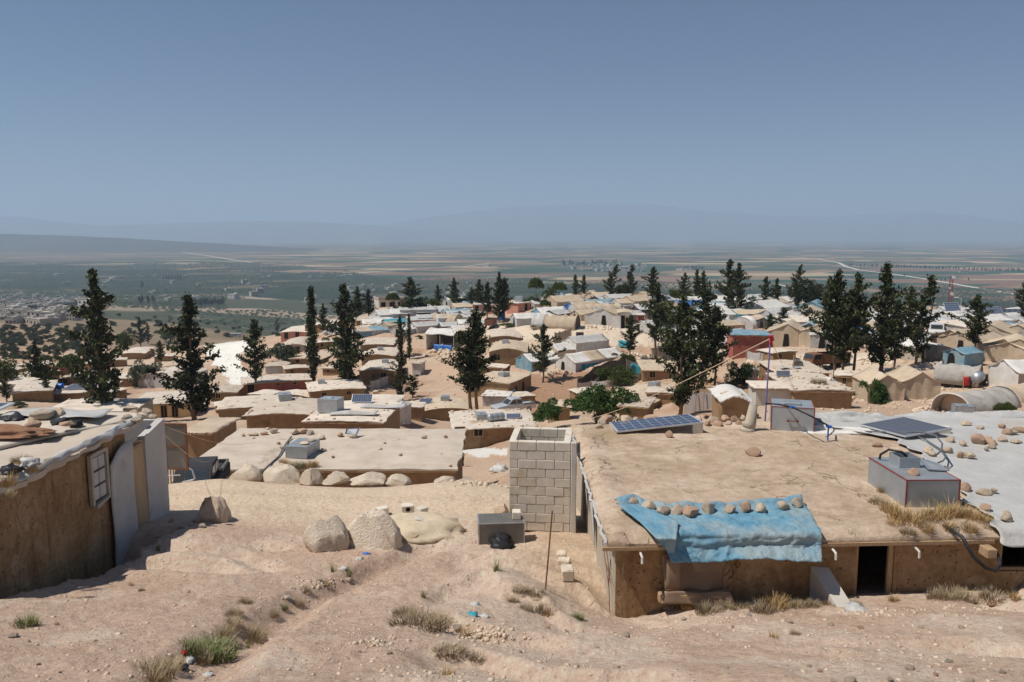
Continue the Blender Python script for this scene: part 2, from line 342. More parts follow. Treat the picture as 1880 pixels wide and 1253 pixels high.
PLAIN_Z = -131.0
def build_plain():
    nt_, nr = 160, 60; th = np.linspace(R(-58), R(58), nt_); rr = np.exp(np.linspace(math.log(420), math.log(52000), nr))
    T, Q = np.meshgrid(th, rr); X, Y = np.sin(T) * Q, np.cos(T) * Q
    V = np.stack([X, Y, np.full(X.shape, PLAIN_Z)], -1).reshape(-1, 3)
    i, j = np.meshgrid(np.arange(nt_ - 1), np.arange(nr - 1)); a = (j * nt_ + i).ravel()
    m, N, b = newmat('fields', .95, 0, .1)
    o = np_mesh('plain', V, np.stack([a, a + 1, a + nt_ + 1, a + nt_], -1), m); tag(o, kind='structure')
    tc = N.add('ShaderNodeTexCoord'); P = tc.outputs['Object']
    w1 = N.add('ShaderNodeTexNoise'); w1.inputs['Scale'].default_value = .0011; w1.inputs['Detail'].default_value = 2; N.to(P, w1.inputs['Vector'])
    dist = N.add('ShaderNodeVectorMath', operation='MULTIPLY_ADD'); N.to(w1.outputs['Color'], dist.inputs[0]); dist.inputs[1].default_value = (260, 260, 0); N.to(P, dist.inputs[2])
    def cells(scale, rot, sx, sy):
        mp = N.add('ShaderNodeMapping'); mp.inputs['Rotation'].default_value = (0, 0, rot); mp.inputs['Scale'].default_value = (sx, sy, 1); N.to(dist.outputs[0], mp.inputs[0])
        v = N.add('ShaderNodeTexVoronoi', distance='CHEBYCHEV'); v.inputs['Scale'].default_value = scale; v.inputs['Randomness'].default_value = .75; N.to(mp.outputs[0], v.inputs['Vector'])
        return v
    def pick(v): 
        sx = N.add('ShaderNodeSeparateXYZ'); N.to(v.outputs['Color'], sx.inputs[0]); return sx.outputs[0]
    pal = [(0, (.05, .085, .05)), (.16, (.06, .095, .055)), (.17, (.24, .17, .11)), (.34, (.27, .185, .125)), (.35, (.11, .11, .075)), (.5, (.09, .095, .065)), (.51, (.20, .125, .09)), (.64, (.22, .14, .10)), (.65, (.04, .08, .05)), (.86, (.038, .072, .046)), (.87, (.40, .31, .19)), (1, (.34, .26, .165))]
    def pramp(f):
        r = N.ramp(f, pal); r.node.color_ramp.interpolation = 'CONSTANT'; return r
    A = pramp(pick(cells(.0021, .35, 1, 2.6))); B = pramp(pick(cells(.0045, .28, 1.0, 2.2)))
    sel = N.ramp(N.noise(P, .0006, 2), [(.49, (0, 0, 0)), (.51, (1, 1, 1))]); col = N.mix(sel, A, B)
    # the olive groves close below the hill: rows of dark crowns over tan earth
    sep = N.add('ShaderNodeSeparateXYZ'); N.to(dist.outputs[0], sep.inputs[0]); yy = sep.outputs[1]; xx = sep.outputs[0]
    edge = N.math('ADD', yy, N.math('MULTIPLY', N.math('ADD', xx, N.math('MULTIPLY', N.noise(P, .0015, 3), 1500)), .62))
    grove = N.ramp(N.math('DIVIDE', edge, 6000), [(.47, (1, 1, 1)), (.50, (0, 0, 0))])
    vg = N.add('ShaderNodeTexVoronoi'); vg.inputs['Scale'].default_value = .085; vg.inputs['Randomness'].default_value = .35; N.to(P, vg.inputs['Vector'])
    gfld = N.ramp(pick(cells(.006, .6, 1, 1.6)), [(.0, (.024, .042, .028)), (.55, (.036, .052, .034)), (.8, (.085, .085, .055)), (1, (.20, .15, .095))])
    gcol = N.mix(N.ramp(vg.outputs['Distance'], [(.35, (1, 1, 1)), (.55, (0, 0, 0))]), gfld, (.035, .05, .027))
    # reddish terraces on the left beyond the groves
    red = N.math('MULTIPLY', N.ramp(N.math('DIVIDE', xx, -6000), [(.22, (0, 0, 0)), (.4, (1, 1, 1))]), N.ramp(N.math('DIVIDE', yy, 20000), [(.13, (0, 0, 0)), (.17, (1, 1, 1)), (.5, (1, 1, 1)), (.6, (0, 0, 0))]))
    rcol = N.ramp(pick(cells(.004, 1.0, 1, 3.5)), [(0, (.085, .085, .05)), (.4, (.12, .105, .065)), (.7, (.17, .12, .08)), (.85, (.27, .18, .12)), (1, (.36, .26, .18))])
    col = N.mix(N.math('MULTIPLY', red, .85), col, rcol)
    col = N.mix(grove, col, gcol)
    col = N.mix(.5, col, N.ramp(N.noise(P, .012, 6, .7), [(.3, (.38, .38, .38)), (.7, (.6, .6, .6))]), 'OVERLAY')
    N.to(col, b.inputs['Base Color'])
build_plain()

def ridge(name, pts, Y, depth, seed, mat):
    """a mountain range: crest heights read along px, real depth behind the crest"""
    n = 240; pxs = np.linspace(pts[0][0], pts[-1][0], n); pys = np.interp(pxs, [p[0] for p in pts], [p[1] for p in pts])
    rows = 28; V = []
    for k in range(rows):
        t = k / (rows - 1) * 2 - 1                      # -1 front foot, 0 crest, 1 back foot
        for q, (px, py) in enumerate(zip(pxs, pys)):
            X = (px - 940) / FPX * Y / .99; yy = Y + t * depth
            zc = (432 - py) / FPX * Y - PLAIN_Z
            f = max(0, 1 - abs(t)) ** 1.25
            z = PLAIN_Z - 10 + (zc + 10) * f * (1 + .55 * (float(fbm(px * .03, k * .35, 4, seed)) - .5) * (1 - f) * 2)
            V.append((X * yy / Y, yy, z))
    V = np.array(V); i, j = np.meshgrid(np.arange(n - 1), np.arange(rows - 1)); a = (j * n + i).ravel()
    o = np_mesh(name, V, np.stack([a, a + 1, a + n + 1, a + n], -1), mat, smooth=True); return tag(o, kind='structure')
M_hill = simple('mountain_rock', (.13, .12, .105), (.17, .15, .13), .0012, detail=8)
M_hill2 = simple('hill_scrub', (.035, .045, .03), (.10, .075, .05), .004, detail=8)
ridge('mountain', [(640,428),(760,402),(860,388),(960,377),(1060,374),(1180,371),(1230,380),(1300,388),(1420,396),(1500,397),(1600,392),(1690,388),(1760,394),(1880,414),(1990,424),(2200,430)], 21500, 3600, 5, M_hill)
ridge('mountain', [(-260,402),(0,398),(60,397),(100,404),(200,414),(330,409),(480,405),(560,406),(700,413),(800,425),(900,431)], 17500, 2600, 8, M_hill)
ridge('hill', [(-300,422),(-100,425),(0,428),(120,431),(230,436),(330,442),(450,449),(600,458)], 7200, 1300, 12, M_hill2)
# ------------------------------------------------------------------ the air
def build_haze():
    m = bpy.data.materials.new('haze'); m.use_nodes = True; t = m.node_tree; t.nodes.clear()
    out = t.nodes.new('ShaderNodeOutputMaterial'); v = t.nodes.new('ShaderNodeVolumePrincipled')
    v.inputs['Color'].default_value = (.605, .785, 1.0, 1); v.inputs['Density'].default_value = HAZE; v.inputs['Anisotropy'].default_value = .1
    t.links.new(v.outputs[0], out.inputs['Volume'])
    b = MB().box(-60000, 60000, -1500, 56000, -150, 930); tag(b.build('haze', m), 'thin pale blue haze lying over the plain', 'haze', kind='stuff')
HAZE = 1.12e-4
build_haze()
# ================================================================== shared materials
M = {}
M['mud'] = simple('mud_plaster', (.245, .15, .075), (.345, .225, .125), 2.2, bump=.9, bscale=22, detail=9, stain=(.7, (.185, .108, .052), .58), rnd=.12)
M['mudg'] = simple('grey_mud_plaster', (.40, .345, .27), (.50, .435, .345), 2.5, bump=.8, bscale=24, detail=8, stain=(.9, (.33, .27, .2), .6))
M['roof'] = simple('mud_roof_earth', (.46, .355, .25), (.60, .485, .36), 1.1, bump=.8, bscale=9, detail=9, stain=(.5, (.37, .265, .17), .6), rnd=.10, bdist=.04)
M['roofp'] = simple('pale_roof_earth', (.55, .465, .375), (.69, .61, .51), 1.0, bump=.7, bscale=6, detail=9, stain=(.6, (.40, .30, .205), .56), rnd=.08)
M['roofg'] = simple('grey_roof_earth', (.46, .38, .30), (.60, .515, .42), .9, bump=.6, bscale=6, detail=9, stain=(.7, (.34, .27, .2), .6), rnd=.10)
M['plaster'] = simple('grey_cement_plaster', (.46, .435, .41), (.56, .54, .51), 1.6, bump=.35, bscale=14, stain=(1.5, (.36, .32, .28), .64))
M['block'] = simple('concrete_block', (.60, .535, .44), (.72, .655, .555), 6, bump=.5, bscale=40, stain=(1.6, (.50, .37, .20), .56), bdist=.008)
M['mortar'] = simple('mortar', (.33, .28, .215), (.43, .37, .29), 9, bump=.5, bscale=50)
M['galv'] = simple('galvanised_sheet', (.36, .39, .405), (.46, .49, .51), 3.5, rough=.5, metal=.55, spec=.5, stain=(3, (.33, .30, .25), .66), rnd=.08)
M['galvd'] = simple('dull_steel_sheet', (.15, .145, .13), (.21, .20, .185), 2.5, rough=.6, metal=.4, spec=.4, stain=(5, (.34, .30, .25), .64), stretch=(1, 1, .35))
M['redm'] = simple('red_oxide_paint', (.22, .04, .035), (.30, .07, .06), 8, rough=.7)
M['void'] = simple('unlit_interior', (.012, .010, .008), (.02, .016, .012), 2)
M['white'] = simple('white_plastic_sheet', (.43, .42, .40), (.52, .51, .485), 1.4, rough=.55, bump=.6, bscale=3.5, stain=(.8, (.47, .42, .36), .56), bdist=.06, rnd=.06)
M['whitec'] = simple('white_canvas', (.57, .54, .49), (.70, .675, .63), 1.2, rough=.85, bump=.5, bscale=3, stain=(.7, (.52, .43, .33), .58), bdist=.06, rnd=.08)
M['tan'] = simple('tan_canvas', (.44, .34, .235), (.56, .455, .335), 1.1, rough=.9, bump=.5, bscale=3, stain=(.6, (.42, .32, .22), .6), bdist=.06, rnd=.10)
M['grey'] = simple('grey_canvas', (.42, .40, .375), (.56, .54, .51), 1.3, rough=.8, bump=.6, bscale=3, stain=(.8, (.36, .31, .26), .58), bdist=.06, rnd=.10)
M['greyd'] = simple('worn_grey_canvas', (.34, .315, .28), (.45, .42, .38), 1.5, rough=.85, bump=.8, bscale=3, detail=8, stain=(1.0, (.29, .245, .19), .56), bdist=.08)
M['dnet'] = simple('dark_shade_cloth', (.07, .06, .055), (.13, .11, .10), 2, rough=.95, bump=.5, bscale=4, bdist=.05)
M['blue'] = simple('blue_tarpaulin', (.10, .25, .36), (.19, .37, .46), 2.2, rough=.55, bump=1, bscale=9, stain=(1.1, (.27, .35, .375), .42), bdist=.04, spec=.4)
M['dblue'] = simple('strong_blue_tarpaulin', (.03, .13, .42), (.06, .22, .55), 1.6, rough=.5, bump=.5, bscale=4, bdist=.05)
M['teal'] = simple('teal_cloth', (.04, .24, .30), (.06, .32, .38), 3, rough=.8, bump=.5, bscale=5)
M['wood'] = simple('weathered_wood', (.34, .22, .12), (.46, .32, .19), 5, bump=.4, bscale=30, stretch=(6, 6, 1))
M['ply'] = simple('plywood_leaf', (.52, .36, .20), (.60, .44, .27), 2.5, rough=.7, stretch=(4, 4, .8), bump=.2, bscale=20)
M['black'] = simple('black_rubber', (.015, .015, .017), (.03, .03, .032), 6, rough=.5)
M['hose'] = simple('grey_hose', (.10, .105, .11), (.16, .165, .17), 6, rough=.45)
M['bluep'] = simple('blue_plastic', (.02, .12, .5), (.03, .18, .6), 4, rough=.4)
M['redw'] = simple('red_wall_paint', (.33, .095, .07), (.42, .14, .10), 1.2, rough=.85, bump=.3, bscale=10, stain=(1.1, (.47, .27, .2), .62), rnd=.1)
M['pinkw'] = simple('faded_pink_wall', (.50, .22, .165), (.58, .30, .23), 1.5, rough=.9, bump=.3, bscale=10, stain=(1.1, (.45, .33, .25), .62))
M['yel'] = simple('ochre_plaster', (.54, .39, .20), (.62, .47, .27), 1.2, bump=.3, bscale=10, stain=(.7, (.45, .32, .17), .62))
M['concr'] = simple('concrete', (.50, .46, .40), (.63, .59, .52), 1.5, bump=.3, bscale=12, stain=(.8, (.42, .37, .3), .6))
M['purple'] = simple('purple_painted_steel', (.18, .14, .34), (.24, .19, .42), 12, rough=.55)
M['rust'] = simple('rusty_steel', (.15, .06, .03), (.24, .12, .07), 12, rough=.8)
M['redc'] = simple('red_cloth', (.42, .02, .03), (.55, .05, .05), 6, rough=.8)
M['rope'] = simple('pale_rope', (.62, .50, .33), (.72, .60, .42), 20, rough=.9)
M['alu'] = simple('aluminium_frame', (.55, .56, .57), (.66, .67, .68), 8, rough=.45, metal=.5)
M['carw'] = simple('white_car_paint', (.70, .71, .72), (.78, .78, .78), 2, rough=.3, spec=.5)
M['cars'] = simple('silver_car_paint', (.50, .52, .54), (.58, .59, .60), 2, rough=.35, metal=.3, spec=.5)
M['glass'] = simple('dark_glass', (.03, .04, .045), (.05, .06, .07), 2, rough=.08, spec=.6)
M['tyre'] = simple('tyre_rubber', (.02, .02, .02), (.035, .033, .03), 9, rough=.85)
M['skin'] = simple('skin', (.30, .17, .11), (.36, .21, .14), 9, rough=.6)
M['hair'] = simple('dark_hair', (.015, .012, .01), (.03, .025, .02), 20, rough=.7)
M['teals'] = simple('teal_shirt', (.02, .27, .28), (.03, .34, .34), 8, rough=.85)
M['dkcl'] = simple('dark_trousers', (.03, .03, .035), (.05, .05, .055), 8, rough=.9)
M['rock'] = simple('limestone', (.55, .415, .295), (.74, .605, .46), 3.2, bump=1, bscale=14, detail=9, stain=(1.1, (.42, .25, .15), .60), bdist=.03, rnd=.10)
M['rockw'] = simple('pale_limestone', (.68, .555, .42), (.84, .73, .59), 3.0, bump=1, bscale=12, detail=10, stain=(1.4, (.47, .29, .17), .57), bdist=.07, rnd=.05)
M['rockr'] = simple('reddish_stone', (.44, .27, .175), (.58, .40, .28), 4, bump=.8, bscale=16, detail=9, stain=(1.5, (.58, .46, .34), .58), bdist=.03, rnd=.12)
M['sand'] = simple('pale_sand', (.56, .45, .31), (.66, .55, .40), 6, bump=1, bscale=30, detail=9)
M['dirt'] = simple('red_earth', (.24, .115, .06), (.36, .20, .12), 3, bump=1, bscale=14)
M['straw'] = simple('dry_straw', (.38, .245, .10), (.52, .37, .18), 4, rough=.9, rnd=.15)
M['drybush'] = simple('dry_thorn', (.26, .195, .115), (.40, .315, .20), 5, rough=.95, rnd=.15)
M['weed'] = simple('green_weed', (.15, .175, .065), (.25, .26, .11), 5, rough=.8, rnd=.2)
def leafmat(name, c1, c2, c3):
    m, N, b = newmat(name, .75, 0, .2)
    g = N.add('ShaderNodeNewGeometry'); tc = N.add('ShaderNodeTexCoord'); oi = N.add('ShaderNodeObjectInfo')
    col = N.ramp(g.outputs['Random Per Island'], [(0, c1), (.6, c2), (1, c3)])
    n = N.noise(tc.outputs['Object'], .7, 3); col = N.mix(.6, col, N.ramp(n, [(.3, (.3, .3, .3)), (.7, (.68, .68, .66))]), 'OVERLAY')
    hs = N.add('ShaderNodeHueSaturation'); N.to(col, hs.inputs['Color']); mr = N.add('ShaderNodeMapRange'); mr.inputs[3].default_value = .8; mr.inputs[4].default_value = 1.25
    N.to(oi.outputs['Random'], mr.inputs[0]); N.to(mr.outputs[0], hs.inputs['Value']); N.to(hs.outputs[0], b.inputs['Base Color'])
    b.inputs['Subsurface Weight'].default_value = 0
    return m
M['cyp'] = leafmat('cypress_leaf', (.016, .024, .010), (.038, .050, .018), (.105, .112, .042))
M['pine'] = leafmat('pine_needles', (.040, .060, .014), (.070, .095, .022), (.12, .14, .035))
M['fig'] = leafmat('fig_leaf', (.025, .055, .014), (.05, .095, .022), (.09, .15, .04))
M['olive'] = leafmat('grey_green_leaf', (.055, .07, .040), (.085, .10, .06), (.13, .14, .09))
M['shadedc'] = simple('shaded_brown_canvas', (.20, .135, .09), (.28, .20, .14), 1.6, bump=.5, bscale=6)  # canvas darkened in its colour for the shade under the front eave
M['bark'] = simple('bark', (.16, .105, .065), (.26, .18, .12), 6, bump=.8, bscale=20, stretch=(3, 3, .6))
def panelmat(name, nx, ny, c=(.055, .085, .17), ln=(.42, .45, .5)):
    m, N, b = newmat(name, .12, 0, .6); tc = N.add('ShaderNodeTexCoord'); sp_ = N.add('ShaderNodeSeparateXYZ'); N.to(tc.outputs['UV'], sp_.inputs[0])
    def line(o, n, wd):
        f = N.math('FRACT', N.math('MULTIPLY', o, n)); return N.math('LESS_THAN', N.math('ABSOLUTE', N.math('SUBTRACT', f, .5)), .5 - wd)
    inside = N.math('MULTIPLY', line(sp_.outputs[0], nx, .03), line(sp_.outputs[1], ny, .03))
    N.to(N.mix(inside, ln, c), b.inputs['Base Color']); return m
M['pv'] = panelmat('solar_cells', 9, 4, (.065, .085, .135), (.38, .40, .43)); M['pvs'] = panelmat('dark_solar_cells', 1, 7, (.095, .10, .12), (.24, .25, .27))
def roofmat():
    m, N, b = newmat('cracked_mud_roof', .95, 0, .15); tc = N.add('ShaderNodeTexCoord'); P = tc.outputs['Object']
    n0 = N.noise(P, .9, 8, .65); n1 = N.noise(P, 4.5, 9, .72); n2 = N.noise(P, 26, 7, .7)
    col = N.ramp(n0, [(.3, (.40, .295, .205)), (.5, (.48, .365, .265)), (.7, (.57, .455, .345))])
    col = N.mix(.8, col, N.ramp(n1, [(.28, (.33, .31, .29)), (.5, (.5, .5, .5)), (.72, (.66, .68, .7))]), 'OVERLAY')
    col = N.mix(.6, col, N.ramp(n2, [(.3, (.36, .35, .34)), (.7, (.62, .62, .62))]), 'OVERLAY')
    st = N.noise(P, .55, 5, .6); col = N.mix(N.ramp(st, [(.54, (0, 0, 0)), (.68, (.7, .7, .7))]), col, (.37, .275, .165))
    wv = N.add('ShaderNodeTexNoise'); wv.inputs['Scale'].default_value = 2.2; wv.inputs['Detail'].default_value = 4; N.to(P, wv.inputs['Vector'])
    ma = N.add('ShaderNodeVectorMath', operation='MULTIPLY_ADD'); N.to(wv.outputs['Color'], ma.inputs[0]); ma.inputs[1].default_value = (.9, .9, .9); N.to(P, ma.inputs[2])
    v = N.add('ShaderNodeTexVoronoi', feature='DISTANCE_TO_EDGE'); v.inputs['Scale'].default_value = 1.05; N.to(ma.outputs[0], v.inputs['Vector'])
    ck = N.math('MULTIPLY', N.ramp(v.outputs['Distance'], [(.006, (1, 1, 1)), (.016, (0, 0, 0))]), N.ramp(N.noise(P, .8, 2), [(.5, (0, 0, 0)), (.58, (1, 1, 1))]))
    col = N.mix(N.math('MULTIPLY', ck, .75), col, (.20, .14, .085)); N.to(col, b.inputs['Base Color'])
    h = N.math('SUBTRACT', N.math('ADD', N.math('MULTIPLY', n1, .9), N.math('MULTIPLY', n2, .35)), N.math('MULTIPLY', ck, .5))
    N.to(N.bump(h, .8, .05), b.inputs['Normal']); return m
M['roofc'] = roofmat()
def wallmat():
    m, N, b = newmat('weathered_mud_wall', .95, 0, .1); tc = N.add('ShaderNodeTexCoord'); P = tc.outputs['Object']
    n0 = N.noise(P, 1.1, 8, .65); n1 = N.noise(P, 9, 8, .72); n2 = N.noise(P, 45, 6, .7)
    col = N.ramp(n0, [(.28, (.25, .15, .072)), (.5, (.35, .225, .12)), (.72, (.45, .31, .185))])
    mp = N.add('ShaderNodeMapping'); mp.inputs['Scale'].default_value = (3.2, 3.2, .28); N.to(P, mp.inputs[0]); st = N.noise(mp.outputs[0], 1.5, 5, .6)
    col = N.mix(N.ramp(st, [(.52, (0, 0, 0)), (.66, (.6, .6, .6))]), col, (.19, .105, .05))
    col = N.mix(N.ramp(N.noise(P, .7, 4, .6), [(.58, (0, 0, 0)), (.63, (.7, .7, .7))]), col, (.46, .33, .20))
    col = N.mix(.8, col, N.ramp(n1, [(.3, (.32, .31, .3)), (.5, (.5, .5, .5)), (.7, (.66, .67, .68))]), 'OVERLAY')
    v = N.add('ShaderNodeTexVoronoi'); v.inputs['Scale'].default_value = 13; N.to(P, v.inputs['Vector']); vr = N.add('ShaderNodeTexWhiteNoise'); N.to(v.outputs['Position'], vr.inputs['Vector'])
    pit = N.math('MULTIPLY', N.ramp(v.outputs['Distance'], [(.16, (1, 1, 1)), (.26, (0, 0, 0))]), N.ramp(vr.outputs[0], [(.72, (0, 0, 0)), (.74, (1, 1, 1))])); col = N.mix(N.math('MULTIPLY', pit, .7), col, (.09, .055, .03))
    wv = N.add('ShaderNodeTexNoise'); wv.inputs['Scale'].default_value = 2.5; N.to(P, wv.inputs['Vector']); ma = N.add('ShaderNodeVectorMath', operation='MULTIPLY_ADD'); N.to(wv.outputs['Color'], ma.inputs[0]); ma.inputs[1].default_value = (.7, .7, .7); N.to(P, ma.inputs[2])
    e = N.add('ShaderNodeTexVoronoi', feature='DISTANCE_TO_EDGE'); e.inputs['Scale'].default_value = 1.3; N.to(ma.outputs[0], e.inputs['Vector'])
    ck = N.math('MULTIPLY', N.ramp(e.outputs['Distance'], [(.002, (1, 1, 1)), (.008, (0, 0, 0))]), N.ramp(N.noise(P, 1.1, 2), [(.54, (0, 0, 0)), (.62, (1, 1, 1))])); col = N.mix(N.math('MULTIPLY', ck, .5), col, (.07, .042, .025))
    N.to(col, b.inputs['Base Color']); h = N.math('SUBTRACT', N.math('ADD', N.math('MULTIPLY', n1, .8), N.math('MULTIPLY', n2, .3)), N.math('ADD', N.math('MULTIPLY', pit, .5), N.math('MULTIPLY', ck, .6)))
    N.to(N.bump(h, .9, .04), b.inputs['Normal']); return m
M['mudn'] = wallmat()

# ================================================================== generators
import bmesh
def ico(sub):
    bm = bmesh.new(); bmesh.ops.create_icosphere(bm, subdivisions=sub, radius=1)
    V = np.array([v.co[:] for v in bm.verts]); Fq = np.array([[v.index for v in f.verts] for f in bm.faces]); bm.free(); return V, Fq
ICO = {k: ico(k) for k in (1, 2, 3, 4)}
def rock_np(seed, sub=3, rough=.22, cuts=7):
    rg = np.random.RandomState(seed); V, Fq = ICO[sub]; V = V.copy()
    off = rg.rand(3) * 50; V = np.sign(V) * np.abs(V) ** .72
    V = V * (1 + rough * 2 * (fbm(V[:, 0] * 1.1 + off[0] + V[:, 2] * .7, V[:, 1] * 1.1 + off[1] - V[:, 2] * .9, 3, seed) - .5))[:, None]
    for _ in range(cuts + 7):
        n = rg.randn(3); n /= np.linalg.norm(n); d = rg.uniform(.62, .90); t = V @ n - d; V = V - np.maximum(t, 0)[:, None] * n[None] * .93
    if sub >= 4: V = V * (1 - .42 * np.abs(fbm(V[:, 0] * 2.4 + off[1] + V[:, 2] * 1.5, V[:, 1] * 2.4 - V[:, 2] * 1.8, 4, seed + 3) - .5))[:, None]
    if sub >= 3: V = V * (1 + .07 * (fbm(V[:, 0] * 5 + off[2] + V[:, 2] * 3, V[:, 1] * 5 - V[:, 2] * 4, 3, seed + 7) - .5))[:, None]
    V = V - (V.max(0) + V.min(0)) / 2; V /= np.abs(V).max(0); V[:, :2] *= (1 - .13 * V[:, 2:3]) if sub < 4 else (1 - .12 * V[:, 2:3] - .30 * np.maximum(V[:, 2:3], 0) ** 1.3)
    if sub >= 4: V[:, 2] = np.where(V[:, 2] < -.25, -.25 + (V[:, 2] + .25) * .25, V[:, 2]); V = V - (V.max(0) + V.min(0)) / 2
    V /= np.abs(V).max(0); return V, Fq
def rock_mesh(seed, mat, sub=3, **k):
    V, Fq = rock_np(seed, sub, **k); o = np_mesh('rock', V, Fq, mat, smooth=True)
    o.data.set_sharp_from_angle(angle=R(38)); return o
_rk = {}
def rock(loc, size, seed, mat='rock', rz=None, sink=.18, label=None, cat='rock', group=None, name='rock', sub=3):
    """one loose stone: loc is the point it rests on, size = full extents"""
    key = (seed % 9, mat, sub)
    if key not in _rk:
        o = rock_mesh(seed % 9 * 13 + 3, M[mat], sub); _rk[key] = o; o.name = name
    else: o = _rk[key].copy(); COL.objects.link(o); o.name = name
    for k in ('label', 'category', 'group'):
        if k in o: del o[k]
    sx, sy, sz = size; o.scale = (sx / 2, sy / 2, sz / 2); o.location = (loc[0], loc[1], loc[2] + sz * (.5 - sink))
    o.rotation_euler = (0, 0, rz if rz is not None else (seed * 1.7) % 6.28); return tag(o, label, cat, group)
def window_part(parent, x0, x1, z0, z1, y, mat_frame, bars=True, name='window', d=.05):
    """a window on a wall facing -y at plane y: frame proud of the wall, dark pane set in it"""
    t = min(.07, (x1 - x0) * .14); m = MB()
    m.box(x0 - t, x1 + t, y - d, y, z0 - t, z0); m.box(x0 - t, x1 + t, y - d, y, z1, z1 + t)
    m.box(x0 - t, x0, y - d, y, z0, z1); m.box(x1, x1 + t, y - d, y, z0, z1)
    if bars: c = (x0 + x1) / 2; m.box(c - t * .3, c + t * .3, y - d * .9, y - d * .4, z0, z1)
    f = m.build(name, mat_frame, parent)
    p = MB().box(x0, x1, y - d * .3, y - .002, z0, z1).build('pane', M['void'], f); return f  # near-black sheet paints in the unlit room behind the frame
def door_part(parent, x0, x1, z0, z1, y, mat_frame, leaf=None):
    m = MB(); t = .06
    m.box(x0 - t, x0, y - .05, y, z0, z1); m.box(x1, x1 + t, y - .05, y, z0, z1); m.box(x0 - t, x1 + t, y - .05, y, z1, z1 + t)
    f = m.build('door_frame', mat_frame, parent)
    MB().box(x0, x1, y - .018, y - .002, z0, z1).build('door', leaf or M['void'], parent); return f  # near-black sheet on the wall stands for the unlit doorway
def tank(loc, rz, w_, l_, h_, body='galv', trim=None, lid=True, hatch=False, group=None, label=None, cat='water tank', tap=False):
    """riveted sheet steel water tank; local front faces -y"""
    r = empty('water_tank', loc, rz, label, cat, group)
    m = MB().bbox(-w_ / 2, w_ / 2, 0, l_, 0, h_, .012); m.build('tank_body', M[body], r)
    t = .012; m = MB()
    for sx in (-1, 1):
        x = sx * w_ / 2; m.box(x - t, x + t, -t * .6, t, 0, h_ + t * .4)
        m.box(x - t, x + t, t, l_, h_ - t, h_ + t * .4)
    m.box(-w_ / 2 + t, w_ / 2 - t, -t * .6, t, h_ - t, h_ + t * .4)
    m.build('edge_trim', M[trim or body], r)
    if lid:
        c = l_ * .45; MB().bbox(-.2, .2, c - .2, c + .2, h_ + .006, h_ + .06, .01).build('lid', M[body], r)
    if hatch:
        m = MB(); x0, x1, y0, y1, z0, z1 = -.24, .14, .72, 1.12, h_ + .004, h_ + .19; e = .02
        m.box(x0, x1, y0, y0 + e, z0, z1); m.box(x0, x1, y1 - e, y1, z0, z1); m.box(x0, x0 + e, y0 + e, y1 - e, z0, z1); m.box(x1 - e, x1, y0 + e, y1 - e, z0, z1)
        hb = m.build('hatch', M[body], r)
        MB().box(x0 + e, x1 - e, y0 + e, y1 - e, z0, z0 + .02).build('hatch_opening', M['void'], hb)
        MB().hexa([(.17, .50, h_ + .03), (.52, .44, h_ + .02), (.56, .84, h_ + .03), (.2, .90, h_ + .13), (.17, .50, h_ + .05), (.52, .44, h_ + .04), (.56, .84, h_ + .05), (.2, .90, h_ + .15)]).build('hatch_lid', M[body], r)
    if tap:
        m = MB(); m.tube([(-.1, -.02, h_ * .45), (-.1, -.07, h_ * .45)], .03, 8); m.tube([(.1, -.02, h_ * .45), (.1, -.07, h_ * .45)], .03, 8); m.tube([(-.14, -.05, h_ * .45), (.14, -.05, h_ * .45)], .012, 6)
        m.build('tap', M['rust'], r)
    return r
def panel(p, label, group=None, mat='pv', th=.035):
    """solar panel from four corner points: front-left, front-right, back-right, back-left"""
    p = [Vector(q) for q in p]; c = sum(p, Vector()) / 4; r = empty('solar_panel', c, 0, label, 'solar panel', group)
    q = [v - c for v in p]; n = (q[1] - q[0]).cross(q[3] - q[0]).normalized() * th
    f = MB().hexa([v - n for v in q] + q).build('panel_frame', M['alu'], r)
    k = .955; t = n.normalized() * .004
    o = mesh_obj('cell_sheet', [v * k + t for v in q], [(0, 1, 2, 3)], M[mat], r)
    uv = o.data.uv_layers.new(name='uv')
    for i, c2 in enumerate([(0, 0), (1, 0), (1, 1), (0, 1)]): uv.data[i].uv = c2
    return r
def tuft_np(seed, n, h, rad, lean=.6, wid=.012, nseg=3, curve=.5):
    """grassy or twiggy plant: n bent blades from a base disc"""
    rg = np.random.RandomState(seed); V = []; Fq = []
    for k in range(n):
        a = rg.rand() * 6.283; r0 = rad * math.sqrt(rg.rand()) * .75; b = a + rg.randn() * .7
        hh = h * rg.uniform(.45, 1.0) * (1 - .45 * r0 / max(rad, 1e-6)); ln = lean * rg.uniform(.2, 1.0) * hh; wv = wid * rg.uniform(.6, 1.3)
        x, y = r0 * math.cos(a), r0 * math.sin(a); sx, sy = -math.sin(b + rg.randn() * .5) * wv, math.cos(b) * wv; o = len(V)
        for s in range(nseg + 1):
            t = s / nseg; ww = 1 - t * .85; ox = ln * (t ** (1 + curve)) * math.cos(b); oy = ln * (t ** (1 + curve)) * math.sin(b); z = hh * (t - .25 * curve * t * t) - .03
            V += [(x + ox - sx * ww, y + oy - sy * ww, z), (x + ox + sx * ww, y + oy + sy * ww, z)]
        for s in range(nseg): Fq.append((o + 2 * s, o + 2 * s + 1, o + 2 * s + 3, o + 2 * s + 2))
    return np.array(V), np.array(Fq)
_tf = {}
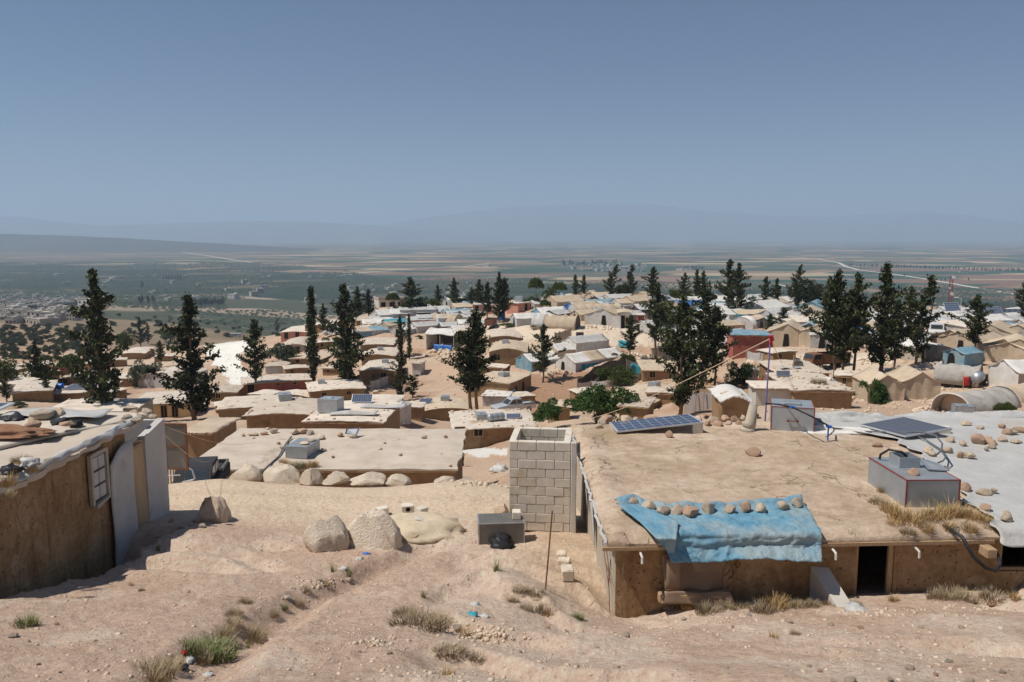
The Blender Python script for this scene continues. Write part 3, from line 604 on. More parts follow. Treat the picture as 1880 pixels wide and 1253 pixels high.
def tuft(loc, kind, scale=1, seed=0, label=None, cat='weed', group=None, name='dry_weed', sx=1.0):
    P = {'bush': (420, .32, .34, .8, .006, 'drybush'), 'straw': (220, .55, .30, .7, .007, 'straw'), 'green': (300, .30, .28, .9, .008, 'weed'), 'thin': (40, .5, .10, .7, .008, 'weed'), 'thind': (60, .35, .14, .8, .007, 'straw')}[kind]
    key = (kind, seed % 3)
    if key not in _tf:
        V, Fq = tuft_np(seed % 3 * 7 + 1, P[0], P[1], P[2], P[3], P[4]); o = np_mesh(name, V, Fq, M[P[5]]); _tf[key] = o
    else: o = _tf[key].copy(); COL.objects.link(o); o.name = name
    for k in ('label', 'category', 'group'):
        if k in o: del o[k]
    o.location = loc; o.scale = (scale * sx, scale, scale); o.rotation_euler = (0, 0, 0 if sx != 1 else seed * 2.1); return tag(o, label, cat, group)
# ---- houses of mud with earth roofs
def wall_np(x0, x1, y0, y1, z0, topf, n=14):
    """closed ring of walls, the top follows topf(x, y)"""
    pts = [(x0 + (x1 - x0) * i / n, y0) for i in range(n)] + [(x1, y0 + (y1 - y0) * i / n) for i in range(n)] + [(x1 - (x1 - x0) * i / n, y1) for i in range(n)] + [(x0, y1 - (y1 - y0) * i / n) for i in range(n)]
    k = len(pts); v = [(x, y, z0) for x, y in pts] + [(x, y, topf(x, y)) for x, y in pts]
    f = [(i, (i + 1) % k, k + (i + 1) % k, k + i) for i in range(k)]; return v, f
def roof_grid(x0, x1, y0, y1, zf, th, nx, ny, seed, ragged=.06, amp=.04):
    V = []; rg = random.Random(seed)
    for j in range(ny + 1):
        for i in range(nx + 1):
            u, v = i / nx, j / ny; x = x0 + (x1 - x0) * u; y = y0 + (y1 - y0) * v
            if i in (0, nx): x += rg.uniform(-ragged, ragged)
            if j in (0, ny): y += rg.uniform(-ragged, ragged)
            e = min(i, nx - i, j, ny - j); V.append((x, y, zf(x, y) + th * (0.55 if e == 0 else 1)))
    V = np.array(V); V[:, 2] += amp * 2 * (fbm(V[:, 0] * 1.3 + seed, V[:, 1] * 1.3, 4, seed) - .5)
    n = len(V); B = V.copy(); B[:, 2] = [zf(x, y) for x, y in V[:, :2]]
    F = [(j * (nx + 1) + i, j * (nx + 1) + i + 1, (j + 1) * (nx + 1) + i + 1, (j + 1) * (nx + 1) + i) for j in range(ny) for i in range(nx)]
    rim = [i for i in range(nx)] + [nx + (nx + 1) * j for j in range(ny)] + [(ny) * (nx + 1) + nx - i for i in range(nx)] + [(ny - j) * (nx + 1) for j in range(ny)]
    F2 = [(rim[k], n + rim[k], n + rim[(k + 1) % len(rim)], rim[(k + 1) % len(rim)]) for k in range(len(rim))]
    F2 = [tuple(reversed(f)) for f in F2]; FB = [tuple(reversed([i + n for i in f])) for f in F]
    return np.concatenate([V, B]), F + F2 + FB
STONES = []                              # (x, y, z, size) of the many small stones lying about the camp
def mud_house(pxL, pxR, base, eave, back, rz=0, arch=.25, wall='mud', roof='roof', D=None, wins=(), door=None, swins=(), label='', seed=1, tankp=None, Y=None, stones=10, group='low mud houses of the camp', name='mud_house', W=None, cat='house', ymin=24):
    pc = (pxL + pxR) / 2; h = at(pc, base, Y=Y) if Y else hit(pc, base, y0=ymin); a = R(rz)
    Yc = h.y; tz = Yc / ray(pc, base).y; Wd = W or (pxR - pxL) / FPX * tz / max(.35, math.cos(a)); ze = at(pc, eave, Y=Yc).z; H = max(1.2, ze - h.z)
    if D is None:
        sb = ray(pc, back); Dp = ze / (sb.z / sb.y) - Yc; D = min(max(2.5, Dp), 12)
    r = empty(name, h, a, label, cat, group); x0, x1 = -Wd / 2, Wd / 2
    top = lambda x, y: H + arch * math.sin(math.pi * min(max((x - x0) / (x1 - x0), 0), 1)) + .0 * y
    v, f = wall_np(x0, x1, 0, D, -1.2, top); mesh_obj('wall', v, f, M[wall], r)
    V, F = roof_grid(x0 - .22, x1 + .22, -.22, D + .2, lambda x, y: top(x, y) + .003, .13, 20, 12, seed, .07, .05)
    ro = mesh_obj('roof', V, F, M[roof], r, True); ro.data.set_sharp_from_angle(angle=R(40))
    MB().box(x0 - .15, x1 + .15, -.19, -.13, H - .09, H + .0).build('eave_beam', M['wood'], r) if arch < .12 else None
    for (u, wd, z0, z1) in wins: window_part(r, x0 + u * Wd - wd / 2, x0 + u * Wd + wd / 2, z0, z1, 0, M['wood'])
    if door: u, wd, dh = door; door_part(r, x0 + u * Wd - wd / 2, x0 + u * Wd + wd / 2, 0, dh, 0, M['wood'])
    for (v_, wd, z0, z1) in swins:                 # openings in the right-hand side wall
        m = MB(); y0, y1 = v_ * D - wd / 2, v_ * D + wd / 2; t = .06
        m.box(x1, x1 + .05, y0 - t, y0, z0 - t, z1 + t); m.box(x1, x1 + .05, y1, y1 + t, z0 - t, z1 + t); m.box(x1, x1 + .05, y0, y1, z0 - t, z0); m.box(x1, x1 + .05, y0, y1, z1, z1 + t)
        fr = m.build('window', M['wood'], r); MB().box(x1 + .002, x1 + .02, y0, y1, z0, z1).build('pane', M['void'], fr)  # near-black sheet again paints the dark inside of the opening
    rg = random.Random(seed); ca, sa = math.cos(a), math.sin(a)
    def wp(x, y, z): return (h.x + x * ca - y * sa, h.y + x * sa + y * ca, h.z + z)
    for k in range(stones):
        x = rg.uniform(x0, x1); y = rg.uniform(.1, D - .1); STONES.append((*wp(x, y, top(x, y) + .12), rg.uniform(.12, .32)))
    for k in range(max(3, stones // 2)):
        x = rg.choice([rg.uniform(x0, x1), x0 + .1, x1 - .1]); y = rg.choice([.1, D - .15, rg.uniform(0, D)]); STONES.append((*wp(x, y, top(x, y) + .12), rg.uniform(.15, .4)))
    if tankp:
        u, v_, lab = tankp; x = x0 + u * Wd; y = v_ * D; tank(wp(x, y, top(x, y) + .14), a + rg.uniform(-.3, .3), .95, 1.3, .5, label=lab, group='sheet steel water tanks')
    r['_'] = 0; del r['_']
    return r, (lambda u, v_: Vector(wp(x0 + u * Wd, v_ * D, top(x0 + u * Wd, 0) + .14)))
# ---- tents and canvas shelters
def gable_tent(px, py, W, L, Hw, Hr, rz, roof, wall, label, seed=1, band=None, end=None, doorw=.8, group='tents of the camp', Y=None, name='gable_tent', skirt=None, ymin=30, sag=.10):
    """ridge along local y, end wall faces -y"""
    h = at(px, py, Y=Y) if Y else hit(px, py, y0=ymin)
    a = R(rz); r = empty(name, h, a, label, 'tent', group); w2 = W / 2; rg = random.Random(seed)
    def z(u, v): 
        t = abs(u); return Hw + (Hr - Hw) * (1 - t) - sag * math.sin(math.pi * t) - sag * .7 * abs(math.sin(math.pi * v * 3)) * (1 if L > 4 else .5)
    NX, NY = 12, max(6, int(L * 1.5))
    m = MB(); m.sheet(lambda u, v: ((u * 2 - 1) * (w2 + .12), -.1 + v * (L + .2), z(u * 2 - 1, v)), NX, NY, .03); m.build('fly_sheet', M[roof], r, True)
    v = []; f = []
    def wallstrip(pts, tops):
        o = len(v); k = len(pts); v.extend([(x, y, -.7) for x, y in pts]); v.extend([(x, y, t) for (x, y), t in zip(pts, tops)])
        f.extend([(o + i, o + i + 1, o + k + i + 1, o + k + i) for i in range(k - 1)])
    e = [(-w2 + W * i / 10, .06 * math.sin(i * 2 + seed)) for i in range(11)]; et = [z(x / (w2 + .12), 0) - .03 for x, y in e]
    wallstrip([(x, y + L) for x, y in reversed(e)], list(reversed(et)))
    n = max(4, int(L * 1.2))
    for sx in (1, -1):
        pts = [(sx * (w2 - .02 + .05 * math.sin(i * 2.3 + seed)), L * i / n) for i in range(n + 1)]
        if sx < 0: pts = pts[::-1]
        wallstrip(pts, [z(w2 / (w2 + .12), 0) - .03 - sag * .6] * len(pts))
    mesh_obj('side_wall', v, f, M[wall], r, True)
    v2 = []; k = len(e); v2 = [(x, y, -.7) for x, y in e] + [(x, y, t) for (x, y), t in zip(e, et)]; f2 = [(i, i + 1, k + i + 1, k + i) for i in range(k - 1)]
    mesh_obj('end_wall', v2, f2, M[end or wall], r, True)
    if doorw: 
        dx = rg.uniform(-.15, .15) * W; MB().hexa([(dx - doorw / 2, -.10, 0), (dx + doorw / 2, -.10, 0), (dx + doorw / 2, -.07, 0), (dx - doorw / 2, -.07, 0), (dx - doorw * .3, -.10, Hw * .95), (dx + doorw * .3, -.10, Hw * .95), (dx + doorw * .3, -.07, Hw * .95), (dx - doorw * .3, -.07, Hw * .95)]).build('door', M['void'], r)  # dark flap shape is painted shade, the unlit inside of the tent
    if band:                                        # a strip of another sheet across the roof
        v0, v1, bm_ = band; m = MB(); m.sheet(lambda u, v: ((u * 2 - 1) * (w2 + .15), L * (v0 + (v1 - v0) * v), z(u * 2 - 1, v0 + (v1 - v0) * v) + .035), NX, 4, .02); m.build('roof_patch', M[bm_], r, True)
    if skirt:
        MB().sheet(lambda u, v: (w2 + .09 + .04 * math.sin(u * 9), L * (.12 + .5 * u), Hw * .75 * v - .1), 8, 3, .02).build('side_patch', M[skirt], r, True)
    rg2 = rg
    for k in range(6): STONES.append((h.x + rg.uniform(-1, 1) * W, h.y - rg.uniform(.2, 1), h.z + .02, rg.uniform(.15, .35)))
    return r
def tunnel_tent(px, py, W, L, H, rz, sheet_, end, label, seed=1, group='tunnel shelters of the camp', Y=None, patch=None, openend=False, cover=.0, ymin=30):
    h = at(px, py, Y=Y) if Y else hit(px, py, y0=ymin)
    a = R(rz); r = empty('tunnel_tent', h, a, label, 'tent', group); w2 = W / 2
    def prof(u, v):
        t = math.pi * u; k = 1 + .04 * math.sin(v * L * 3.1 + seed) - .11 * abs(math.sin(v * math.pi * max(2, int(L / 1.1)))) + .08 * (float(fbm(u * 5 + seed, v * L * 1.3, 3, 71)) - .5)
        return (-math.cos(t) * w2 * (1 + .02 * math.sin(v * 7)), v * L, max(0, math.sin(t)) ** .85 * H * k - (.25 if u in (0, 1) else 0))
    MB().sheet(prof, 16, max(8, int(L * 3)), .03).build('cover_sheet', M[sheet_], r, True)
    if patch: v0, v1, pm = patch; MB().sheet(lambda u, v: tuple(c * (1.012 if i != 1 else 1) for i, c in enumerate(prof(.02 + .96 * u, v0 + (v1 - v0) * v))), 16, 6, .015).build('cover_patch', M[pm], r, True)
    pts = [prof(i / 16, 0) for i in range(17)]
    if openend:
        m = MB(); m.tube([(x, .02, z) for x, y, z in pts], .05, 6); m.build('arch_hoop', M['whitec'], r, True)
        mesh_obj('end_curtain', [(x * .96, .9, z * .95) for x, y, z in pts] + [(0, .9, -.3)], [tuple(range(17)) + (17,)], M[end], r)
    else: mesh_obj('end_wall', [(x * .98, .05, z * .98) for x, y, z in pts], [tuple(range(17))], M[end], r)
    pb = [prof(i / 16, 1) for i in range(17)]; mesh_obj('end_wall', [(x * .98, L - .05, z * .98) for x, y, z in pb], [tuple(range(16, -1, -1))], M[end], r)
    return r
# ---- trees
def crown_np(kind, seed, Ht):
    """leaf sprays spread on limbs through the crown; returns verts, quads"""
    rg = np.random.RandomState(seed); C = []; 
    def spray(p, d, ln, n, s, droop=.2):
        p = np.array(p, float); d = np.array(d, float)
        for _ in range(n):
            t = rg.rand() ** .7; q = p + d * ln * t + rg.randn(3) * s * (.55 + .5 * t) - np.array([0, 0, droop * ln * t * t])
            C.append((*q, s * rg.uniform(.6, 1.25)))
    if kind in ('cone', 'ragged', 'column', 'leany'):
        nl = {'cone': 88, 'ragged': 74, 'column': 170, 'leany': 62}[kind]; b0 = {'cone': .10, 'ragged': .26, 'column': .04, 'leany': .10}[kind]
        lump = rg.rand(40); side = rg.rand(8) * 6.283
        for k in range(nl):
            t = (k + rg.rand()) / nl; z = Ht * (b0 + (1 - b0) * t)
            if kind == 'column': r = Ht * .066 * min(1, t * 9) * (1 - t ** 2.2) ** .8 * rg.uniform(.8, 1.15)
            elif kind == 'cone': r = Ht * .31 * (1 - t) ** .85 * min(1, .35 + t * 3.2) * (.42 + .95 * lump[int(t * 39)]) * rg.uniform(.4, 1.3)
            elif kind == 'leany': r = Ht * .27 * (1 - t) ** .7 * min(1, .3 + t * 2) * (.5 + .7 * lump[int(t * 39)]) * rg.uniform(.5, 1.2)
            else: r = Ht * .29 * (1 - t) ** .75 * min(1, .3 + t * 3.0) * (.32 + 1.15 * lump[int(t * 39)]) * rg.uniform(.35, 1.3)
            r = max(r, Ht * .012); a = rg.rand() * 6.283
            up = {'column': 1.6, 'leany': .55, 'cone': .30, 'ragged': .38}[kind]
            ben = (Ht * .085 * max(0, t - .6) ** 1.3 * 3 if kind in ('leany',) else Ht * .02 * max(0, t - .7))
            d = np.array([math.cos(a), math.sin(a), up]); d[:2] *= 1
            n = int(15 + 74 * r / (Ht * .2)) if kind != 'column' else 26
            spray((ben + .05 * math.cos(a), .05 * math.sin(a), z - up * r * .3), d, r, n, Ht * (.0150 if kind != 'column' else .0125), -.10 if kind != 'column' else .12)
        for t in np.linspace(.8, 1, 30): spray((((Ht * .085 * max(0, t - .6) ** 1.3 * 3) if kind == 'leany' else Ht * .02 * max(0, t - .7)), 0, Ht * t), (0, 0, 1), .05, 3, Ht * .008, 0)
    elif kind == 'umbrella':
        for k in range(560):
            a = rg.rand() * 6.283; q = math.sqrt(rg.rand()); rr = Ht * .34 * q; z = Ht * (.66 + .32 * math.sqrt(max(0, 1 - q * q)) * rg.uniform(.25, 1))
            spray((rr * math.cos(a), rr * math.sin(a), z), (math.cos(a), math.sin(a), .4), Ht * .03, 9, Ht * .024, .1)
    elif kind == 'round':
        cl = [(rg.randn(3) * np.array([.2, .2, .15]) * Ht + np.array([0, 0, .56 * Ht]), Ht * rg.uniform(.14, .24)) for _ in range(12)]
        for c, r in cl:
            for k in range(80):
                d = rg.randn(3); d /= np.linalg.norm(d); spray(c + d * r * rg.uniform(.6, 1.0), d, Ht * .04, 8, Ht * .02, .1)
    elif kind == 'shrub':
        cl = [(rg.randn(3) * np.array([.34, .34, .17]) * Ht + np.array([0, 0, .47 * Ht]), Ht * rg.uniform(.24, .38)) for _ in range(16)]
        for c, r in cl:
            for k in range(120):
                d = rg.randn(3); d /= np.linalg.norm(d); d[2] = abs(d[2]) * .9 - .25; spray(c + d * r * rg.uniform(.6, 1.0), d, Ht * .05, 6, Ht * .030, .1)
    C = np.array(C); n = len(C); s = C[:, 3]
    # each spray: two crossed leafy quads, randomly turned, drooping outwards
    A = rg.randn(n, 3); A /= np.linalg.norm(A, axis=1)[:, None]; B = np.cross(A, rg.randn(n, 3)); B /= np.linalg.norm(B, axis=1)[:, None]
    P = C[:, :3]; L = s[:, None] * 1.25; Wd = s[:, None] * .62
    V = np.stack([P - A * L, P - B * Wd * rg.uniform(.7, 1.3, (n, 1)), P + A * L * rg.uniform(.7, 1.2, (n, 1)), P + B * Wd], 1).reshape(-1, 3)
    return V, np.arange(4 * n).reshape(n, 4)
TREE_SPEC = {'cone': ('cyp', .020, .97), 'ragged': ('cyp', .017, .95), 'column': ('cyp', .016, .9), 'leany': ('cyp', .016, .95), 'umbrella': ('pine', .022, .72), 'round': ('pine', .026, .6), 'shrub': ('fig', .035, .5)}
_tp = {}
def tree(kind, px, py, top, label, variant=0, Y=None, group='conifers among the shelters', leaf=None, name=None, cat='tree', widen=1.0, rz=None, ymin=28, lean=0.0):
    h = at(px, py, Y=Y) if Y else hit(px, py, y0=ymin)
    zt = at(px, top, Y=h.y).z; Ht = zt - h.z; key = (kind, variant, leaf); nm = name or {'column': 'cypress_tree', 'cone': 'cypress_tree', 'ragged': 'conifer_tree', 'leany': 'conifer_tree', 'umbrella': 'pine_tree', 'round': 'pine_tree', 'shrub': 'shrub'}[kind]
    U = 12.0
    if key not in _tp:
        r = empty(nm, (0, 0, 0)); lm, tr, tt = TREE_SPEC[kind]
        V, Fq = crown_np(kind, variant * 31 + sum(map(ord, kind)) % 97, U); np_mesh('crown', V, Fq, M[leaf or lm], r)
        m = MB(); rg = random.Random(variant + 5); ben = [(.12 * math.sin(i * 1.3 + variant), .12 * math.cos(i * 1.7 + variant), U * tt * i / 8 - .6 * (i == 0)) for i in range(9)]
        m.tube(ben, U * tr, 8, r1=U * tr * .15)
        for k in range(16 if kind not in ('umbrella', 'round', 'shrub') else 9):
            z = U * (rg.uniform(.2, .8) if kind not in ('umbrella', 'round', 'shrub') else rg.uniform(.25, .55)); a = rg.uniform(0, 6.28); l_ = U * (rg.uniform(.06, .16) if kind not in ('umbrella', 'round', 'shrub') else rg.uniform(.2, .28))
            if kind == 'column': l_ *= .3
            m.tube([(0, 0, z), (l_ * .5 * math.cos(a), l_ * .5 * math.sin(a), z + l_ * .25), (l_ * math.cos(a), l_ * math.sin(a), z + l_ * (.35 if kind not in ('umbrella', 'round') else .8))], U * tr * .32, 5, r1=U * tr * .08)
        m.build('trunk', M['bark'], r, True); _tp[key] = [r, False]
    pr, used = _tp[key]; rot = rz if rz is not None else (px * .37) % 6.28; s = Ht / U
    if not used:
        _tp[key][1] = True; pr.location = h; pr.rotation_euler = (0, lean, rot); pr.scale = (s * widen, s * widen, s); pr.name = nm; return tag(pr, label, cat, group)
    o = copy_tree(pr, h, rot, (s * widen, s * widen, s), label, cat, group); o.rotation_euler = (0, lean, rot); o.name = nm; return o
# ================================================================== foreground
_O = ['first','second','third','fourth','fifth','sixth','seventh','eighth','ninth','tenth','eleventh','twelfth','thirteenth','fourteenth','fifteenth','sixteenth','seventeenth','eighteenth','nineteenth','twentieth']
def ordn(i):
    if i < 20: return _O[i]
    t = {2: 'twenty', 3: 'thirty', 4: 'forty', 5: 'fifty', 6: 'sixty'}[(i + 1) // 10]; u = (i + 1) % 10
    return t + '-' + _O[u - 1] if u else {2: 'twentieth', 3: 'thirtieth', 4: 'fortieth', 5: 'fiftieth', 6: 'sixtieth'}[(i + 1) // 10]
def msize(px_, v, py): return px_ / FPX * (v.y / ray(940, py).y)
# ---------------------------------------------------------------- house on the right
RZ = -4.72
def yfront(x): return 11.96 + .05 * (x - 1.5)
def yback(x): return 19.5 + .09 * (x - 1.5)
def roof_z(x, y):
    e = min(x - 1.5, y - yfront(x), yback(x) - y)
    return RZ + .07 * (fbm([x * .7], [y * .7], 3, 91)[0] - .5) - .09 * max(0, 1 - e / .22) ** 2 + .05 * max(0, 1 - abs(e - .3) / .4)
def right_house():
    r = empty('mud_house', (1.6, 12.1, -6.6), 0, 'mud walled house on the right with cracked earth roof and open dark doorway', 'house', 'mud houses with earth roofs')
    def kid(o): o.parent = r; o.matrix_parent_inverse = Matrix.Translation(-r.location); return o
    # roof slab
    nx, ny = 150, 100; V = []; rg = random.Random(4)
    X1 = 14.5
    us = np.linspace(0, 1, nx + 1) ** 1.15; xs = 1.5 + (X1 - 1.5) * us; vs = np.linspace(0, 1, ny + 1) ** 1.1
    GX, GV = np.meshgrid(xs, vs); YF = yfront(GX); YB = yback(GX); GY = YF + (YB - YF) * GV
    E = np.minimum(np.minimum(GX - 1.5, GY - YF), YB - GY)
    Zt = RZ + .07 * (fbm(GX * .7, GY * .7, 3, 91) - .5) + .03 * (fbm(GX * 3, GY * 3, 4, 92) - .5) + .015 * (fbm(GX * 11, GY * 11, 3, 93) - .5)
    Zt -= .09 * np.maximum(0, 1 - E / .22) ** 2 - .05 * np.maximum(0, 1 - np.abs(E - .3) / .4)
    jit = .05 * (fbm(GY * 2.2, GX * 2.2, 3, 94) - .5) * 2
    GXj = np.where(GX <= 1.5001, GX + jit, GX); GYj = np.where(GV <= 0, GY + jit * .5, GY); GYj = np.where(GV >= 1, GYj + jit * 3, GYj)
    top = np.stack([GXj, GYj, Zt], -1).reshape(-1, 3); bot = top.copy(); bot[:, 2] = RZ - .13
    n = len(top); w_ = nx + 1
    i, j = np.meshgrid(np.arange(nx), np.arange(ny)); a = (j * w_ + i).ravel(); F = np.stack([a, a + 1, a + w_ + 1, a + w_], -1)
    rim = [k for k in range(nx)] + [nx + w_ * k for k in range(ny)] + [ny * w_ + nx - k for k in range(nx)] + [(ny - k) * w_ for k in range(ny)]
    S_ = np.array([(rim[(k + 1) % len(rim)], rim[k], n + rim[k], n + rim[(k + 1) % len(rim)]) for k in range(len(rim))])
    kid(np_mesh('roof', np.concatenate([top, bot]), np.concatenate([F, S_, F[:, ::-1] + n]), M['roofc'], smooth=True)).data.set_sharp_from_angle(angle=R(50))
    # walls: front with door and window openings, left side, back
    zt, zb = RZ - .135, -7.2; d0, d1, dz = 5.58, 6.22, -4.93; w0, w1, wz0, wz1 = 8.0, 8.75, -5.48, -4.95
    m = MB()
    def fr(x0, x1, z0, z1):
        m.hexa([(x0, yfront(x0) + .18, z0), (x1, yfront(x1) + .18, z0), (x1, yfront(x1) + .4, z0), (x0, yfront(x0) + .4, z0), (x0, yfront(x0) + .18, z1), (x1, yfront(x1) + .18, z1), (x1, yfront(x1) + .4, z1), (x0, yfront(x0) + .4, z1)])
    fr(1.66, d0, zb, zt); fr(d0, d1, dz, zt); fr(d1, w0, zb, zt); fr(w0, w1, wz1, zt); fr(w0, w1, zb, wz0); fr(w1, 14.3, zb, zt)
    m.box(14.1, 14.3, yfront(14.3) + .41, 20.3, zb, zt); m.box(1.66, 14.1, 19.1, 19.3, zb, zt)
    kid(m.build('wall', M['mudn']))
    m = MB()                                        # the left wall is a greyer render, lumpy
    def lw(u, v):
        y = 12.16 + 7.12 * u; z = zb + (zt - zb) * v; return (1.645 + .05 * (float(fbm(y * 1.1, z * 1.3, 3, 5)) - .5) - .0 * v, y, z)
    m.sheet(lambda u, v: lw(1 - u, v), 40, 10, .14); kid(m.build('side_wall', M['mudg'], smooth=True))
    rg = random.Random(3)                           # brick ends and slats under the left eave
    for k in range(34):
        y = 12.15 + 7.1 * (k + rg.uniform(-.12, .12)) / 33; l_ = rg.uniform(.07, .15); z = RZ - .2 + rg.uniform(-.02, .02)
        kid(MB().box(1.63 - l_, 1.66, y - .05, y + .05, z - .045, z + .045).build('eave_brick', M['block']))
    m = MB(); pts = [(1.47 + rg.uniform(-.03, .03), 11.98 + 7.3 * k / 40, RZ - .10 + rg.uniform(-.03, .03)) for k in range(41)]; m.tube(pts, .028, 6); kid(m.build('plastic_edge_strip', M['white']))
    m = MB(); m.hexa([(1.42, yfront(1.5) - .03, RZ - .19), (7.75, yfront(7.75) - .03, RZ - .19), (7.75, yfront(7.75) + .02, RZ - .19), (1.42, yfront(1.5) + .02, RZ - .19), (1.42, yfront(1.5) - .03, RZ - .135), (7.75, yfront(7.75) - .03, RZ - .135), (7.75, yfront(7.75) + .02, RZ - .135), (1.42, yfront(1.5) + .02, RZ - .135)])
    kid(m.build('fascia_strip', M['wood']))
    for x in (2.02, 5.1, 6.45):
        y = yfront(x); m = MB(); m.tube([(x, y + .08, RZ - .23), (x, y - .10, RZ - .24), (x + .01, y - .13, RZ - .26), (x + .01, y - .14, RZ - .36)], .02, 7); kid(m.build('drain_spout', M['whitec']))
    kid(MB().bbox(7.5, 7.66, yfront(7.5) - .25, yfront(7.5) + .08, RZ - .34, RZ - .2, .01).build('beam_end', M['wood']))
    m = MB(); t = .05; m.box(d1 - .09, d1 - .01, 12.39, 12.45, -7, dz - .01); m.box(d0 + .01, d0 + .06, 12.39, 12.45, -7, dz - .01); kid(m.build('door_frame', M['wood']))
    m = MB(); m.box(w0 + .01, w0 + .06, 12.52, 12.57, wz0, wz1); m.box(w1 - .06, w1 - .01, 12.52, 12.57, wz0, wz1); m.box(w0 + .06, w1 - .06, 12.52, 12.57, wz0, wz0 + .05); kid(m.build('window_frame', M['wood']))
    # cloth nailed over the front window, with a rolled sill below it
    x0, x1 = 2.38, 3.42
    def cl(u, v):
        x = x0 + (x1 - x0) * u + .10 * (1 - v) * (.5 - u) ; z = RZ - .3 - .62 * (1 - v); y = yfront(x) + .05 - .04 * math.sin(u * 11) * (1 - v) - .03 * math.sin(v * 5 + u * 3); return (x, y, z)
    kid(MB().sheet(cl, 18, 12, .012).build('window_cloth', M['shadedc'], smooth=True))
    kid(MB().sheet(lambda u, v: (x0 + .06 + .22 * u, yfront(x0) - .01 - .02 * math.sin(v * 4), RZ - .34 - .5 * (1 - v)), 4, 8, .01).build('cloth_flap', M['shadedc'], smooth=True))
    kid(MB().hexa([(x1 - .52, yfront(3) - .02, RZ - .55), (x1 - .45, yfront(3) - .03, RZ - .57), (x1 - .02, yfront(3) + .02, RZ - .36), (x1 - .1, yfront(3), RZ - .3), (x1 - .62, yfront(3) - .0, RZ - .32), (x1 - .6, yfront(3) - .01, RZ - .30), (x1 - .04, yfront(3) + .01, RZ - .30), (x1 - .1, yfront(3), RZ - .28)]).build('cloth_flap', M['shadedc']))
    kid(MB().bbox(x0 - .06, x1 + .05, yfront(3) - .12, yfront(3) + .09, RZ - 1.03, RZ - .90, .02).build('sill_board', M['wood']))
    kid(MB().sheet(lambda u, v: (x0 + .04 + 1.02 * u + .08 * (1 - v) * (.5 - u) * 2 * (-1), yfront(3) - .14 + .03 * v - .008 * math.sin(u * 14), RZ - 1.05 + .19 * v + .012 * math.sin(u * 9)), 20, 6, .02).build('sill_cloth', M['shadedc'], smooth=True))
    # plastic sheets on the side wall
    for (y0, z0, z1, s_) in ((16.2, -5.75, -5.0, 1), (14.7, -5.95, -5.2, 2)):
        kid(MB().sheet(lambda u, v: (1.60 - .05 * math.sin(u * 6 + s_) * v, y0 + (.6 * v + .1) * u + .15 * v, z0 + (z1 - z0) * v), 8, 8, .006).build('plastic_sheet', M['white'], smooth=True))
    for pts in ([(12.3, -5.2), (12.5, -5.75), (13.4, -5.35), (14.6, -5.0)], [(12.2, -5.55), (12.9, -5.52)], [(12.3, -6.1), (12.6, -5.4), (13.4, -4.95)]):
        m = MB(); m.tube([(1.595, y, z) for y, z in pts], .008, 5); kid(m.build('wire', M['rust']))
    return r
right_house()
# white plastic over the far right of that roof
def bound_x(y): return float(np.interp(y, [11.9, 12.4, 13.2, 14.5, 16, 17.2, 18, 18.7, 19.3, 20.6], [7.78, 7.85, 7.98, 8.3, 8.62, 8.8, 8.75, 8.2, 7.5, 7.3]))
def wsheet(u, v):
    y = 11.8 + 8.5 * v; xb = bound_x(y) + .08 * math.sin(y * 5) + .05 * math.sin(y * 11); x = xb + (14.6 - xb) * u
    z = RZ + .045 + .035 * (float(fbm(x * .9, y * .9, 3, 101)) - .5) + .05 * max(0, float(fbm(x * 1.7 + y * .6, y * 2.4, 4, 102)) - .52)
    z += .03 * math.exp(-((x - xb) / .08) ** 2)
    yf = yfront(x) - .05
    if y < yf: z -= min(.06, (yf - y)); z -= (yf - y) * .4; y = yf - (yf - y) * .35
    return (x, y, z)
tag(MB().sheet(wsheet, 90, 110, .01).build('roof_tarpaulin', M['white'], smooth=True), 'large white plastic sheet covering the right end of the mud roof', 'tarpaulin')
def crumple(name, x0, x1, y0, y1, z, hgt, mat, seed, label, nu=60, nv=20, grp=None):
    def f(u, v):
        x = x0 + (x1 - x0) * u; y = y0 + (y1 - y0) * v
        a = float(fbm(x * 1.5 + 3 * v, y * 2.2, 4, seed)); b = float(fbm(x * 3.3, y * 3 + seed, 3, seed + 3))
        e = math.sin(math.pi * v) ** .6 * min(1, 6 * u, 6 * (1 - u))
        return (x + .10 * (b - .5), y + .15 * (a - .5), z + hgt * e * (.25 + 1.5 * abs(a - .5) * 2 + .35 * b))
    return tag(MB().sheet(f, nu, nv, .01).build(name, M[mat], smooth=True), label, 'tarpaulin', grp)
crumple('tarpaulin', 7.2, 9.9, 19.55, 20.3, RZ, .20, 'white', 21, 'crumpled white sheet heaped along the roof edge behind the dark solar panel')
crumple('tarpaulin', 10.1, 14.4, 20.0, 20.6, RZ, .16, 'white', 27, 'white sheet folded over stones on the far right back edge of the roof')
crumple('tarpaulin', 6.9, 8.9, 18.55, 19.15, RZ + .01, .11, 'whitec', 33, 'rumpled white canvas strip lying in front of the dark solar panel')
